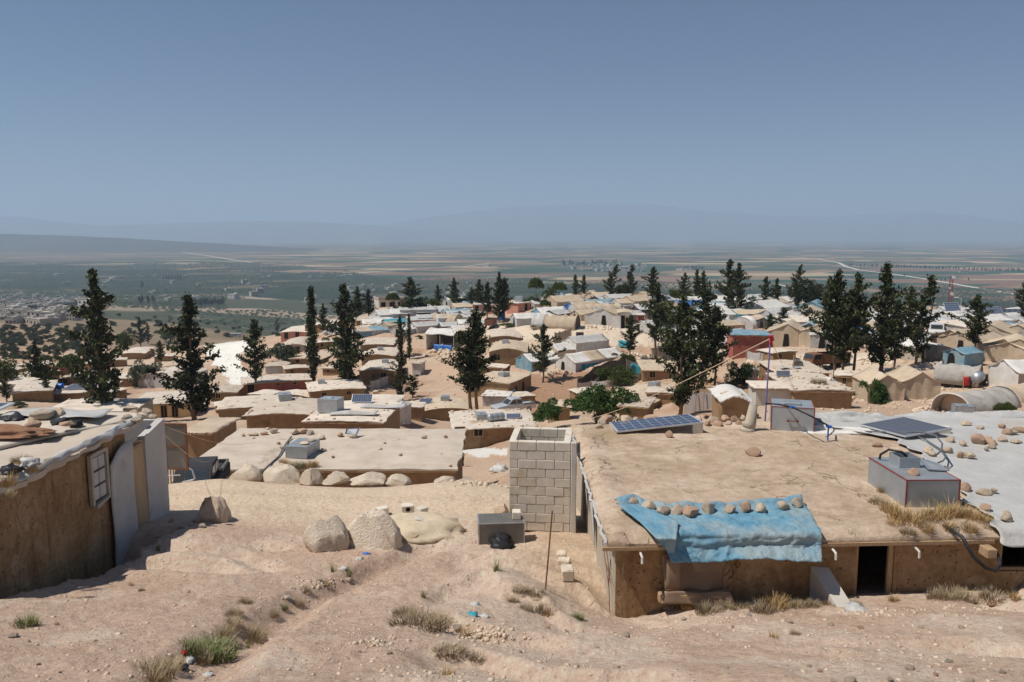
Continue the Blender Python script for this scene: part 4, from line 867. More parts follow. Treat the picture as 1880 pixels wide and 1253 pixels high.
# blue tarpaulin over the front eave
def btarp(u, v):
    left = [(1128, 923), (1150, 948), (1205, 988), (1234, 1019)]; right = [(1466, 916), (1487, 940), (1508, 984), (1507, 1006)]
    # v: 0 top edge, .72 eave, 1 hem
    px0 = np.interp(v, [0, .3, .72, 1], [p[0] for p in left]); px1 = np.interp(v, [0, .3, .72, 1], [p[0] for p in right])
    px = px0 + (px1 - px0) * u
    wr = float(fbm(u * 9, v * 7, 4, 111)) - .5; wr2 = float(fbm(u * 3 + v * 5, v * 16, 4, 112)) - .5; cr = (1 - abs(2 * float(fbm(u * 7 + v * 2, v * 9 + u * 2, 3, 117)) - 1)) ** 5; cr2 = (1 - abs(2 * float(fbm(u * 12 - v * 3, v * 4, 3, 118)) - 1)) ** 6
    if v < .72:
        yt = np.interp(u, [0, .1, .25, .5, .8, 1], [923, 918, 930, 930, 922, 916]); t = v / .72
        P0 = at(px, yt, Z=RZ + .05); yy = P0.y + (yfront(3.5) - .06 - P0.y) * t; p = at(px, 990, Y=yy)
        x = (px - 940) / FPX * (yy * cp + .0 + 4.67 * sp); z = RZ + .05 + .05 * wr + .02 * abs(wr2) + .03 * cr + .02 * cr2
        if t < .16: z += .07 * math.sin(math.pi * t / .16) * (.5 + .8 * abs(math.sin(u * 21)))
        if u < .22: z += .05 * abs(math.sin(v * 14 + u * 20)) * (1 - u / .22)
        return (x, yy, z)
    t = (v - .72) / .28; yy = yfront(3.5) - .06 - .17 * float(sstep(.40, 1.0, t)) - .03 * wr; drop = .34 - .05 * u + .03 * math.sin(u * 8)
    x = (px - 940) / FPX * (yy * cp + 4.9 * sp); bul = .04 * math.sin(t * math.pi * 1.5 + u * 3) * t
    return (x, yy - bul - .04 * wr2 - .03 * cr - .04 * cr2 * t, RZ + .04 - drop * t * (1 + .10 * float(fbm(u * 16, 3.3, 3, 119)) + .12 * wr) + .02 * wr)
tag(MB().sheet(btarp, 110, 70, .008).build('blue_tarpaulin', M['blue'], smooth=True), 'faded blue tarpaulin weighed down with stones and hanging over the front eave', 'tarpaulin')
def fold(u, v):     # the corner folded back over itself
    a = [(1132, 924), (1205, 990), (1228, 1012)]; px0 = np.interp(v, [0, .7, 1], [p[0] for p in a]); px1 = np.interp(v, [0, .4, .7, 1], [1170, 1246, 1242, 1238]); px = px0 + (px1 - px0) * u
    py = np.interp(v, [0, .4, .7, 1], [926, 958, 990, 1015]); w_ = .03 * (float(fbm(u * 6, v * 9, 4, 115)) - .5)
    if py < 991: p = at(px, py, Z=RZ + .12 + w_); return tuple(p)
    q = at(px, py, Y=yfront(2.2) - .17 + w_); return tuple(q)
tag(MB().sheet(fold, 16, 34, .008).build('tarpaulin_fold', M['blue'], smooth=True), 'blue tarpaulin corner folded back in a triangle at its left end', 'tarpaulin')
for k, (px, py, w_, h_, mt) in enumerate([(1160,924,24,12,'rock'),(1190,934,32,15,'rock'),(1217,944,28,18,'rock'),(1243,943,28,17,'rock'),(1268,946,34,19,'rockr'),(1300,940,30,22,'rock'),(1340,942,28,15,'rock'),(1369,938,24,21,'rockr'),(1397,940,28,17,'rock'),(1437,935,26,17,'rock'),(1463,931,21,20,'rockw')]):
    v = at(px, py, Z=RZ + .07); rock(v, (msize(w_, v, py), msize(w_, v, py) * .8, msize(h_, v, py) * 1.15), k + 2, mt, label=ordn(k) + ' stone from the left in the row on the blue tarpaulin', group='stones holding down the blue tarpaulin', rz=.2 * k)
# tanks, panels and hoses on the roof
tank((7.33, 13.4, RZ - .02), R(1), .93, 1.45, .52, 'galv', 'redm', lid=False, hatch=True, label='big grey steel tank with red edges standing in dry grass on the right roof', group='sheet steel water tanks')
v = at(1454, 793, Z=RZ); tank((v.x, v.y, RZ), R(-16), .98, 1.0, .60, 'galv', 'redm', label='red edged steel tank at the back edge of the roof beside the purple pole', group='sheet steel water tanks', tap=True)
rock((7.12, 13.72, RZ + .50), (.22, .18, .15), 3, 'rockr', label='brown stone lying on top of the big red edged steel tank', cat='rock')
m = MB(); m.tube([(7.30, 14.32, -4.06), (7.22, 14.34, -3.98), (7.05, 14.5, -3.98), (6.95, 14.6, -4.1), (6.98, 14.7, -4.22)], .022, 7)
tag(m.build('hose', M['black'], smooth=True), 'black hose looping out of the open hatch of the big steel tank', 'hose', 'hoses on the roof')
m = MB(); pts = [at(x, y, Z=z) for x, y, z in [(1500,772,-4.3),(1530,786,-4.6),(1580,792,-4.66),(1640,794,-4.6),(1690,793,-4.5),(1718,800,-4.3),(1730,815,-4.2),(1728,828,-4.3),(1716,838,-4.45)]]; m.tube(pts, .018, 6)
tag(m.build('hose', M['hose'], smooth=True), 'grey hose running over the white sheet past the dark solar panel', 'hose', 'hoses on the roof')
m = MB(); pts = [at(x, y, Z=z) for x, y, z in [(1668,795,-4.6),(1700,808,-4.62),(1728,826,-4.6),(1737,838,-4.55),(1732,846,-4.5),(1722,850,-4.35)]]; m.tube(pts, .016, 6)
tag(m.build('hose', M['hose'], smooth=True), 'thin grey hose curling down behind the big steel tank lid', 'hose', 'hoses on the roof')
m = MB(); pts = [at(x, y, Z=z) for x, y, z in [(1405,741,-4.12),(1432,743,-4.1),(1455,748,-4.08),(1490,765,-4.1),(1521,782,-4.35),(1527,784,-4.5)]]; m.tube(pts, .02, 6)
hz_ = m.build('hose', M['black'], smooth=True); tag(hz_, 'black hose leading down from the steel tank beside the purple pole', 'hose', 'hoses on the roof')
m = MB(); m.tube([pts[2] - Vector((.05, 0, -.01)), pts[2] + Vector((.07, 0, -.02))], .035, 8); m.build('coupling', M['bluep'], hz_); m = MB(); m.tube([pts[4] - Vector((.05, 0, 0)), pts[4] + Vector((.06, 0, -.03))], .035, 8); m.tube([pts[4], pts[4] - Vector((0, 0, .35))], .018, 6); m.build('valve', M['bluep'], hz_)
m = MB(); P_ = [(7.0, 12.55, RZ + .02), (7.05, 12.3, RZ + .03), (7.10, 12.05, -4.72), (7.2, 11.85, -4.98), (7.38, 11.82, -5.14), (7.55, 11.85, -5.2), (7.68, 11.95, -5.12), (7.70, 12.1, -4.98)]
tag(MB().tube(P_, .028, 8).build('hose', M['black'], smooth=True), 'thick black hose hanging in a loop over the front eave', 'hose', 'hoses on the roof')
panel([(2.5, 18.6, RZ + .06), (4.60, 18.7, RZ + .27), (4.42, 19.45, RZ + .30), (2.42, 19.45, RZ + .08)], 'blue solar panel propped on a block at the left back of the roof', 'solar panels')
tag(MB().bbox(4.36, 4.60, 18.72, 18.9, RZ - .02, RZ + .215, .01).build('support_block', M['block']), 'concrete block propping up the blue solar panel', 'block')
panel([at(1577, 779, Z=RZ + .12), at(1662, 801, Z=RZ + .14), at(1748, 787, Z=RZ + .28), at(1658, 765, Z=RZ + .28)], 'dark grey solar panel propped over the white sheet', 'solar panels', 'pvs')
v = at(1738, 800, Z=RZ); tag(MB().bbox(v.x - .24, v.x + .1, v.y, v.y + .16, RZ, RZ + .21, .01).build('support_block', M['block']), 'concrete block propping up the dark grey solar panel', 'block')
# leaning concrete post foot and the purple pole with its rope
v = at(1372, 791, Z=RZ); m = MB(); m.tube([(v.x, v.y, RZ - .03), (v.x + .02, v.y, RZ + .08)], .20, 14, r1=.17); m.tube([(v.x + .02, v.y, RZ + .08), (v.x + .07, v.y, RZ + .2), (v.x + .12, v.y, RZ + .62)], .17, 14, r1=.10)
tag(m.build('concrete_pillar', M['mudg'], smooth=True), 'flared concrete pillar standing left of the red edged tank', 'post')
b_ = at(1405, 760, Y=20.4); t_ = at(1414.5, 622, Y=20.4); pole = empty('pole', (b_.x, b_.y, b_.z - .4), 0, 'thin purple pole with red cloth tied round its top', 'pole')
def pk(o): o.parent = pole; o.matrix_parent_inverse = Matrix.Translation(-pole.location); return o
pk(MB().tube([(b_.x, b_.y, b_.z - .4), b_ * .5 + t_ * .5, t_], .021, 8).build('pole_shaft', M['purple']))
m = MB(); rg = random.Random(5)
for k in range(7): m.tube([t_ + Vector((-.04 + .02 * k, -.03, .08 - .05 * (k % 4))), t_ + Vector((.05 - .01 * k, .03, .02 - .06 * (k % 4))), t_ + Vector((.02 * (k % 3), -.04, -.12 - .05 * (k % 3)))], .030, 6)
pk(m.build('cloth_wrap', M['redc'], smooth=True))
e_ = at(985, 768, Y=70); mid_ = [t_ + (e_ - t_) * (k / 14) - Vector((0, 0, 1.1 * math.sin(math.pi * k / 14))) for k in range(15)]
# the rope drops away to a roof far below
tag(MB().tube(mid_, .013, 6).build('rope', M['rope']), 'pale rope stretched from the purple pole down to the left', 'rope', 'ropes of the purple pole')
g2 = hit(1435, 672); tag(MB().tube([t_, g2 + Vector((0, 0, .2))], .012, 5).build('rope', M['rope']), 'thin guy rope from the purple pole down to the mud roof behind', 'rope', 'ropes of the purple pole')
# stones on the roofs
wr_ = [(1350,415,18,11),(1440,445,15,10),(1545,412,30,19),(1618,408,15,10),(1640,432,24,11),(1725,415,22,10),(1820,430,24,6),(1650,463,16,9),(1610,483,11,8),(1325,492,20,11),(1420,527,14,12),(1492,532,20,12),(1195,492,24,14),(1215,520,18,10),(1462,760,22,15),(1430,745,14,14),(1590,792,28,11),(1660,785,16,9),(1755,968,25,20),(1600,905,26,12),(1465,300,19,9),(1565,332,14,6),(1720,322,14,9),(1762,362,21,11),(1800,362,18,10),(1850,347,26,11),(1310,625,14,8)]
for k, (zx, zy, w_, h_) in enumerate(sorted(wr_)):
    px, py = 1400 + zx / 3.917, 700 + (zy + h_ * 1.6) / 3.917; v = at(px, py, Z=RZ + .06)
    rock(v, (msize(w_, v, py), msize(w_, v, py) * .8, msize(h_, v, py) * 1.1), k * 5 + 1, ('rock', 'rock', 'rockr')[k % 3], label=ordn(k) + ' stone from the left among the stones on the white plastic roof', group='stones on the white plastic roof')
for k, (px, py, w_, h_) in enumerate([(1099,782,15,12),(1107,773,18,10),(1114,768,34,15),(1150,770,24,20),(1166,770,17,12),(1196,766,36,8)]):
    v = at(px, py + h_ * .5, Z=RZ); rock(v, (msize(w_, v, py), msize(w_, v, py) * .7, msize(h_, v, py) * 1.1), k * 3 + 2, ('rock', 'rockw', 'rockr')[k % 3], label=ordn(k) + ' stone from the left in the heap left of the blue solar panel', group='stones along the back edge of the roof')
for k, (px, py, w_, h_) in enumerate([(1284,771,20,16),(1299,777,16,11),(1297,764,14,9),(1311,770,18,14),(1318,777,20,11),(1331,767,20,11),(1337,777,16,8),(1349,769,18,14),(1357,776,14,11),(1364,766,14,10)]):
    v = at(px, py + h_ * .5, Z=RZ); rock(v, (msize(w_, v, py), msize(w_, v, py) * .7, msize(h_, v, py) * 1.15), k * 7 + 1, ('rock', 'rockr', 'rockr')[k % 3], label=ordn(k) + ' stone from the left in the heap between solar panel and tank', group='stones along the back edge of the roof')
for px, py, w_, h_, lb in [(1382,834,33,16,'flat reddish stone alone in the middle of the earth roof'), (1228,801,17,12,'small stone on the roof below the blue solar panel'), (1610,820,18,10,'pale stone on the earth roof near the white canvas edge'), (1110,853,9,6,'small stone at the left edge of the earth roof'), (1521,775,14,10,'stone beside the hose valve behind the earth roof')]:
    v = at(px, py, Z=RZ + .01); rock(v, (msize(w_, v, py), msize(w_, v, py) * .7, msize(h_, v, py) * 1.1), int(px) % 7, 'rockr', label=lb, group='stones on the earth roof')
for k, (px, py, s_) in enumerate([(1612,925,.75),(1632,940,.8),(1650,955,.95),(1668,965,1.0),(1688,962,1.05),(1706,960,1.0),(1724,955,.95),(1742,948,1),(1762,945,1.0),(1782,955,.85),(1800,962,.8),(1640,968,.6),(1666,978,.55),(1700,975,.55),(1740,972,.6),(1780,975,.6),(1811,968,.6),(1620,905,.55)]):
    v = at(px, py, Z=RZ - .01); tuft(v, 'straw' if k % 4 else 'bush', s_ * .85, k, ordn(k) + ' dry tuft from the left in the straw around the big steel tank' if k < 11 else ordn(k - 11) + ' low dry tuft along the eave below the big steel tank', 'grass tuft', 'dry tufts around the roof tank', name='dry_grass')
for k, (px, py) in enumerate([(1715, 945), (1733, 938)]): tuft(at(px, py, Z=RZ), 'green', .45, k, ('left', 'right')[k] + ' of two green sprigs in the straw before the big tank', 'plant', name='green_plant')
# ---------------------------------------------------------------- block latrine
def latrine():
    x0, x1, y0, y1, z0, z1 = -.07, 1.33, 16.8, 18.15, -6.42, -4.42
    r = empty('latrine', (x0, y0, z0), 0, 'roofless square latrine of pale concrete blocks beside the house wall', 'latrine')
    def kid(o): o.parent = r; o.matrix_parent_inverse = Matrix.Translation(-r.location); return o
    m = MB(); g = .012; rg = random.Random(8); hc = (z1 - z0) / 10
    def course(ax, a0, a1, b0, b1, k, off):
        p = a0 - off
        while p < a1 - .03:
            s, e = max(p, a0), min(p + .4, a1); j = rg.uniform(-.004, .004)
            if e - s > .05:
                zz = (z0 + k * hc + g / 2, z0 + (k + 1) * hc - g / 2)
                if ax == 'x': m.bbox(s + g / 2, e - g / 2, b0 + j, b1, *zz, .010)
                else: m.bbox(b0, b1, s + g / 2, e - g / 2, *zz, .010)
            p += .4
    for k in range(10):
        o = .2 * (k % 2) + .0
        course('x', x0, x1 - .06, y0, y0 + .15, k, o); course('y', y0 + .16, y1 - .16, x0, x0 + .15, k, .2 - o); course('x', x0, x1 - .06, y1 - .15, y1, k, o); course('y', y0 + .16, y1 - .16, x1 - .21, x1 - .06, k, o)
    kid(m.build('block_wall', M['block']))
    m = MB(); q = .012; m.box(x0 + q, x1 - .06 - q, y0 + q, y0 + .14, z0, z1 - .02); m.box(x0 + q, x1 - .06 - q, y1 - .14, y1 - q, z0, z1 - .02); m.box(x0 + q, x0 + .14, y0 + .14, y1 - .14, z0, z1 - .02); m.box(x1 - .2, x1 - .06 - q, y0 + .14, y1 - .14, z0, z1 - .02)
    kid(m.build('mortar_core', M['mortar'])); kid(MB().bbox(x1 - .05, x1 + .07, y0 - .09, y0 + .05, z0 - .1, z1 + .02, .015).build('corner_post', M['concr']))
    r.rotation_euler = (0, 0, R(-6)); return r
latrine()
v = hit(921, 1001); tank((v.x, v.y + .02, v.z - .04), R(5), .94, .62, .5, 'galvd', 'galv', lid=False, label='dark steel water tank standing on the ground before the block latrine', group='sheet steel water tanks')
tag(MB().bbox(v.x + .22, v.x + .40, v.y + .22, v.y + .45, v.z + .47, v.z + .62, .012).build('concrete_block', M['block']), 'pale concrete block lying on the dark steel tank', 'block', 'loose concrete blocks')
def bag(loc, s, mat, seed, label, cat='plastic bag', grp=None, flat=.5):
    V, Fq = ICO[3]; V = V.copy(); n1 = fbm(V[:, 0] * 2.2 + seed, V[:, 1] * 2.2 + V[:, 2] * 1.7, 4, seed); V *= (.45 + 1.1 * np.abs(n1 - .5) * 2 + .35 * n1)[:, None]; V[:, 2] = np.maximum(V[:, 2], -.25) * flat
    o = np_mesh('plastic_bag', V * s, Fq, M[mat], smooth=True); o.location = (loc[0], loc[1], loc[2] + .25 * s * flat); o.rotation_euler = (0, 0, seed); return tag(o, label, cat, grp)
vb = hit(922, 1005); bag(vb, .26, 'black', 5, 'crumpled black plastic bag in front of the dark steel tank', flat=.9)
for px, py, w_, lb in [(1042,1052,.26,'square pale stone block nearest the camera beside the side wall'), (1036,1034,.24,'long pale block in the middle of the three by the side wall'), (1031,1020,.22,'small pale block farthest up the path by the side wall')]:
    v = hit(px, py + 6); o = MB().bbox(-w_ / 2, w_ / 2, -w_ * .4, w_ * .4, -.03, w_ * .62, .02).build('concrete_block', M['rockw']); o.location = v; o.rotation_euler = (.03, .05, px * .3); tag(o, lb, 'block', 'loose concrete blocks')
v = hit(1000, 1083); t_ = at(1014, 938, Y=v.y + .15); tag(MB().tube([v - Vector((0, 0, .15)), t_], .014, 6).build('metal_rod', M['rust']), 'thin rusty rod stuck upright in the ground before the latrine', 'rod')
# concrete cheek by the doorway
y_ = yfront(5); m = MB(); m.hexa([(5.0, 11.52, -6.3), (5.26, 11.48, -6.3), (5.15, y_ + .17, -6.3), (4.84, y_ + .17, -6.3), (5.02, 11.55, -5.70), (5.28, 11.5, -5.74), (5.13, y_ + .17, -5.34), (4.84, y_ + .17, -5.32)]); tag(m.build('concrete_step', M['concr']), 'sloping concrete cheek wall sticking out left of the dark doorway', 'step')
bag((5.2, 11.4, -5.63), .17, 'white', 9, 'torn white plastic bag on the concrete cheek by the doorway')
# ---------------------------------------------------------------- house on the left
LZ = -3.78
def left_house():
    r = empty('mud_house', (-7.9, 15.9, -6.4), 0, 'brown mud house at the left edge with rubbish strewn along its roof rim', 'house', 'mud houses with earth roofs')
    def kid(o): o.parent = r; o.matrix_parent_inverse = Matrix.Translation(-r.location); return o
    zt, zb = LZ - .14, -7.4
    def wl(u, v):
        y = 8 + 7.9 * u; z = zb + (zt - zb) * v; return (-7.88 + .05 * (float(fbm(y * .9, z * 1.1, 4, 15)) - .5) - .04 * v, y, z)
    kid(MB().sheet(wl, 60, 16, .25).build('wall', M['mudn'], smooth=True)); kid(MB().box(-19, -8.0, 15.6, 15.86, zb, zt).build('wall', M['mud']))
    n = 60; 
    def rz(x, y): return LZ + .05 * (float(fbm(x * .8, y * .8, 3, 17)) - .5) + .03 * (float(fbm(x * 4, y * 4, 3, 18)) - .5)
    V, F = roof_grid(-19, -7.78, 7.8, 16.5, lambda x, y: LZ - .13 - .06 * math.sin((y - 8) * .4), .13, 70, 60, 6, .06, .05)
    o = kid(mesh_obj('roof', V, F, M['roofg'], smooth=True)); o.data.set_sharp_from_angle(angle=R(45))
    def up(u, v):
        y = 13.6 + 2.95 * v; xr = -7.95 - .25 * math.sin(v * 5) - (1.4 * (1 - v) ** 2); x = -18.8 + (xr + 18.8) * u
        e = min(1, 8 * (1 - u), 10 * v); return (x, y + .12 * math.sin(x * 3), LZ + .02 + .10 * e + .05 * (float(fbm(x * 1.4, y * 1.4, 4, 19)) - .5))
    kid(MB().sheet(up, 70, 24, .05).build('upper_roof_layer', M['roofp'], smooth=True))
    def rag(u, v):
        y = 8.2 + 8.1 * u; a = float(fbm(y * 2.2, v * 2, 4, 23)); return (-7.87 + .13 * v + .06 * (a - .5) * 2, y, LZ + .01 + .025 * math.sin(math.pi * v) - .08 * v * v * (.4 + a) + .04 * (float(fbm(y * 5, v * 4, 3, 24)) - .5))
    kid(MB().sheet(rag, 110, 8, .015).build('plastic_rim', M['grey'], smooth=True))
    # barred window, pale blocks in it
    m = MB(); x = -7.865; y0, y1, z0, z1 = 14.42, 14.92, -4.98, -4.12
    m.box(x - .02, x + .05, y0 - .07, y0, z0 - .06, z1 + .06); m.box(x - .02, x + .05, y1, y1 + .07, z0 - .06, z1 + .06); m.box(x - .02, x + .05, y0, y1, z1, z1 + .07); m.hexa([(x - .02, y0, z0 - .12), (x + .10, y0, z0 - .12), (x + .10, y1, z0 - .04), (x - .02, y1, z0 - .04), (x - .02, y0, z0 - .06), (x + .08, y0, z0 - .06), (x + .08, y1, z0 + .0), (x - .02, y1, z0 + .0)])
    f = kid(m.build('window', M['mudg'])); m = MB()
    for k in range(3):
        for j in range(2): m.bbox(x - .02, x + .022, y0 + .015 + j * .245, y0 + .225 + j * .245, z0 + .02 + k * .285, z0 + .26 + k * .285, .01)
    p = m.build('infill_blocks', M['plaster']); p.parent = f
    def pl(u, v): y = 15.02 + .92 * u; z = -7.2 + (2.75 + .25 * u + .15 * math.sin(u * 3)) * v; return (-7.80 + .01 * math.sin(z * 4), y, z)
    kid(MB().sheet(pl, 10, 14, .03).build('plaster_patch', M['plaster'], smooth=True))
    # lean-to closet with its door ajar
    m = MB(); m.hexa([(-8.02, 16.62, zb), (-7.86, 16.62, zb), (-7.86, 17.62, zb), (-8.02, 17.62, zb), (-8.02, 16.62, -4.28), (-7.86, 16.62, -4.28), (-7.86, 17.62, -4.10), (-8.02, 17.62, -4.10)]); m.box(-9.6, -8.03, 17.48, 17.62, zb, -4.12); m.box(-9.6, -9.46, 15.9, 17.47, zb, -4.2)
    kid(m.build('closet_wall', M['plaster'])); kid(MB().box(-8.0, -7.9, 16.02, 16.56, -4.45, -4.38).build('lintel', M['wood']))
    kid(MB().box(-9.4, -8.1, 15.95, 17.4, -6.5, -6.35).build('closet_floor', M['void']))  # floor coloured near-black for the shade inside the closet
    d = MB().bbox(-.022, .022, -.70, 0, 0, 1.86, .006).build('door', M['ply']); d.location = (-7.88, 16.64, -6.2); d.rotation_euler = (0, R(-1.5), R(-20)); kid(d)
    h_ = MB().tube([(.03, -.58, .95), (.07, -.58, .95), (.07, -.58, .83), (.03, -.58, .83)], .012, 6).build('handle', M['rust'], d)
    return r
left_house()
panel([(-14.5, 15.0, LZ + .12), (-10.45, 15.4, LZ + .22), (-10.25, 16.1, LZ + .36), (-14.5, 15.9, LZ + .34)], 'large solar panel lying low at the back of the left roof', 'solar panels')
tag(MB().sheet(lambda u, v: (-10.3 + 2.0 * u, 15.7 + .75 * v - .2 * u, LZ + .17 + .03 * math.sin(u * 9 + v * 5)), 14, 8, .01).build('roof_sheet', M['white'], smooth=True), 'sheet of white plastic lying beside the large panel on the left roof', 'tarpaulin')
def pile(name, c, rx, ry, hgt, mat, seed, label, cat):
    V, Fq = ICO[4]; V = V.copy(); V *= (1 + .45 * (fbm(V[:, 0] * 2 + seed, V[:, 1] * 2 + V[:, 2], 4, seed) - .5) + .35 * (fbm(V[:, 0] * 9, V[:, 1] * 9 + V[:, 2] * 5, 3, seed + 1) - .5))[:, None]
    V[:, 2] = np.where(V[:, 2] > 0, V[:, 2] ** 1.8, V[:, 2] * .3); o = np_mesh(name, V * np.array([rx, ry, hgt]), Fq, M[mat], smooth=True); o.location = c; return tag(o, label, cat)
pile('earth_heap', (-9.9, 14.55, LZ + .1), 1.3, .42, .16, 'dirt', 7, 'heap of red earth across the left roof', 'earth heap')
for k, (px, py, w_, h_, mt) in enumerate([(58,786,40,14,'rockr'),(80,768,48,20,'rockw'),(108,764,36,18,'rock'),(20,790,30,14,'rockr'),(60,777,26,12,'rock'),(122,782,26,10,'rockr'),(5,795,24,12,'rock')]):
    v = at(px, py, Z=LZ + .14); rock(v, (msize(w_, v, py), msize(w_, v, py) * .7, msize(h_, v, py) * 1.1), k + 1, mt, label='%s of the rocks heaped by the red earth on the left roof' % ('largest' if k == 1 else ordn(k)), group='rocks on the left roof')
for k, (px, py, s_, mt, lb) in enumerate([(28,775,.22,'black','black bundle beside the red earth on the left roof'), (112,778,.16,'dkcl','dark rag among the rocks on the left roof'), (140,781,.14,'black','flat black rag at the right end of the red earth'), (18,868,.17,'black','black bag near the front rim of the left roof'), (55,855,.18,'grey','grey plastic wad on the rim of the left roof')]):
    bag(at(px, py, Z=LZ + .08), s_, mt, k + 3, lb, 'rubbish', 'rubbish on the left roof', .6)
for k, (px, py, s_) in enumerate([(40,848,.75),(14,890,.7),(12,912,.6),(62,866,.4)]): tuft(at(px, py, Z=LZ + .02), 'bush' if k % 2 == 0 else 'straw', s_ * .8, k, ordn(k) + ' dry clump from the back along the rim of the left roof', 'grass tuft', 'dry clumps on the left roof', name='dry_grass')
for k, (px, py, w_, h_) in enumerate([(232,768,24,12),(246,758,22,11),(258,764,20,10),(270,757,24,12),(222,776,18,10),(281,764,16,8),(250,771,20,9),(240,750,26,10)]):
    v = at(px, py + 4, Z=LZ - .02); rock(v, (msize(w_, v, py), msize(w_, v, py) * .8, msize(h_, v, py) * 1.1), k * 2 + 1, ('rockw', 'rock', 'mudg')[k % 3] if False else ('rockw', 'rock')[k % 2], label=ordn(k) + ' lump of rubble on the back corner of the left roof', group='rubble on the left roof corner', cat='rubble')
# ---------------------------------------------------------------- boulders and stones on the ground
def boulder(px, py, w_, h_, seed, label, mat='rockw', deep=.8, rz=0, sink=.2, group='boulders along the track', cuts=1, Y=None):
    v = at(px, py, Y=Y) if Y else hit(px, py); W_, H_ = msize(w_, v, py) * 1.08, msize(h_, v, py) * .98; o = rock_mesh(seed, M[mat], 4, rough=.20, cuts=cuts); o.name = 'boulder'
    o.scale = (W_ / 2, W_ * deep / 2, H_ / 2 / (1 - sink)); o.location = (v.x, v.y + W_ * deep * .35, v.z + H_ * .5 - H_ * sink * .5); o.rotation_euler = (0, 0, rz); return tag(o, label, 'boulder', group)
boulder(386, 958, 57, 44, 11, 'squarish boulder alone on the track near the plastered closet', 'rock', .9)
boulder(591, 1012, 84, 56, 23, 'big pale boulder with a brown face, left of the leaning pair', 'rockw', .85)
boulder(681, 1009, 102, 62, 36, 'largest pale boulder, right of the leaning pair', 'rockw', .85, .3)
for k, (px, py, w_, h_, lb) in enumerate([(448,884,56,28,'rounded boulder at the left end of the row along the track'), (512,893,76,36,'widest boulder in the row along the track'), (568,890,40,28,'upright boulder beside the widest one along the track'), (614,890,50,22,'flat topped boulder before the dark gap under the eave'), (671,889,66,18,'long low boulder in the middle of the track row'), (690,901,50,15,'low white slab of rock in front of the long boulder'), (727,894,50,21,'blocky boulder right of the long low one'), (815,891,38,14,'small boulder at the right corner of the mid house'), (920,944,27,18,'brownish boulder beside the foot of the latrine'), (850,889,30,9,'flat boulder at the start of the gravel heap')]):
    boulder(px, py, w_, h_, 41 + k * 3, lb, 'rockw' if k != 8 else 'rock', .75, 0, Y=None if k == 8 else 21.6, sink=.1)
heap = hit(755, 985); pile('sand_heap', (heap.x + .1, heap.y + .3, heap.z - .05), 1.15, .75, .34, 'sand', 13, 'heap of pale sand right of the largest boulder', 'sand heap')
for k, (px, py, a, lb) in enumerate([(702,946,.4,'pale block lying behind the largest boulder'), (749,956,.2,'hollow block with a round hole on the sand heap'), (773,962,1.0,'grey block upright on the right slope of the sand heap'), (818,972,.5,'flat grey block at the right end by the scrap sheet')]):
    v = hit(px, py); up = .22 if 1 <= k <= 2 else .03; o = MB().bbox(-.14, .14, -.09, .09, 0, .16, .012).build('concrete_block', M['block']); o.location = v + Vector((0, 0, up)); o.rotation_euler = (.1, .1 * (k - 1), a); tag(o, lb, 'block', 'loose concrete blocks')
    if k == 1: MB().tube([(0, -.093, .08), (0, -.088, .08)], .055, 12).build('hole', M['void'], o)
v = hit(795, 975); tag(MB().sheet(lambda u, w_: (v.x - .45 + .95 * u, v.y - .1 + .4 * w_, v.z + .28 - .26 * u + .05 * math.sin(u * 8)), 12, 5, .012).build('scrap_sheet', M['concr'], smooth=True), 'bent scrap sheet leaning on the sand heap', 'scrap sheet')
st = [(1040,1158,10),(1150,1165,16),(1285,1070,0),(880,1168,10),(1095,1187,8),(1135,1223,9),(840,1150,18),(1525,1145,12),(1580,1150,14),(1765,1150,14),(1690,1150,12),(1450,1140,13),(1670,1224,19),(1718,1237,12),(1742,1212,13),(1840,1232,14),(1560,1247,24),(1633,1245,13),(1780,1248,20),(1820,1105,18),(1505,1230,12),(1530,1249,14),(1485,1222,10),(820,1200,9),(715,1197,11),(705,1178,9),(660,1195,7),(735,1240,10),(540,1080,8),(585,1063,16),(640,1063,13),(527,1097,10),(345,1085,9),(315,955,12),(332,967,14),(290,985,9),(103,1144,9),(25,1165,18),(52,1176,10),(174,1176,6),(70,1218,9),(110,1233,7),(385,1232,8),(480,1010,7),(360,955,14),(372,964,16),(350,962,9),(1335,1225,9),(1255,1135,12),(1375,1128,10),(1345,1150,7),(1005,1150,8),(955,1195,9),(1060,1222,8)]
st = sorted([s for s in st if s[2] > 0])
for k, (px, py, w_) in enumerate(st):
    v = hit(px, py + w_ * .3)
    if v is None: continue
    s_ = msize(w_, v, py); zone = 'left' if px < 640 else ('middle' if px < 1200 else 'right'); kk = len([q for q in st[:k] if ('left' if q[0] < 640 else ('middle' if q[0] < 1200 else 'right')) == zone])
    rock(v, (s_, s_ * .8, s_ * .6), k * 3 + 2, ('rockw', 'rock', 'rock', 'rockr')[k % 4], label='%s loose stone from the left on the bare slope, %s part of the foreground' % (ordn(kk), zone), group='loose stones on the foreground slope', sub=2, name='stone', cat='stone')
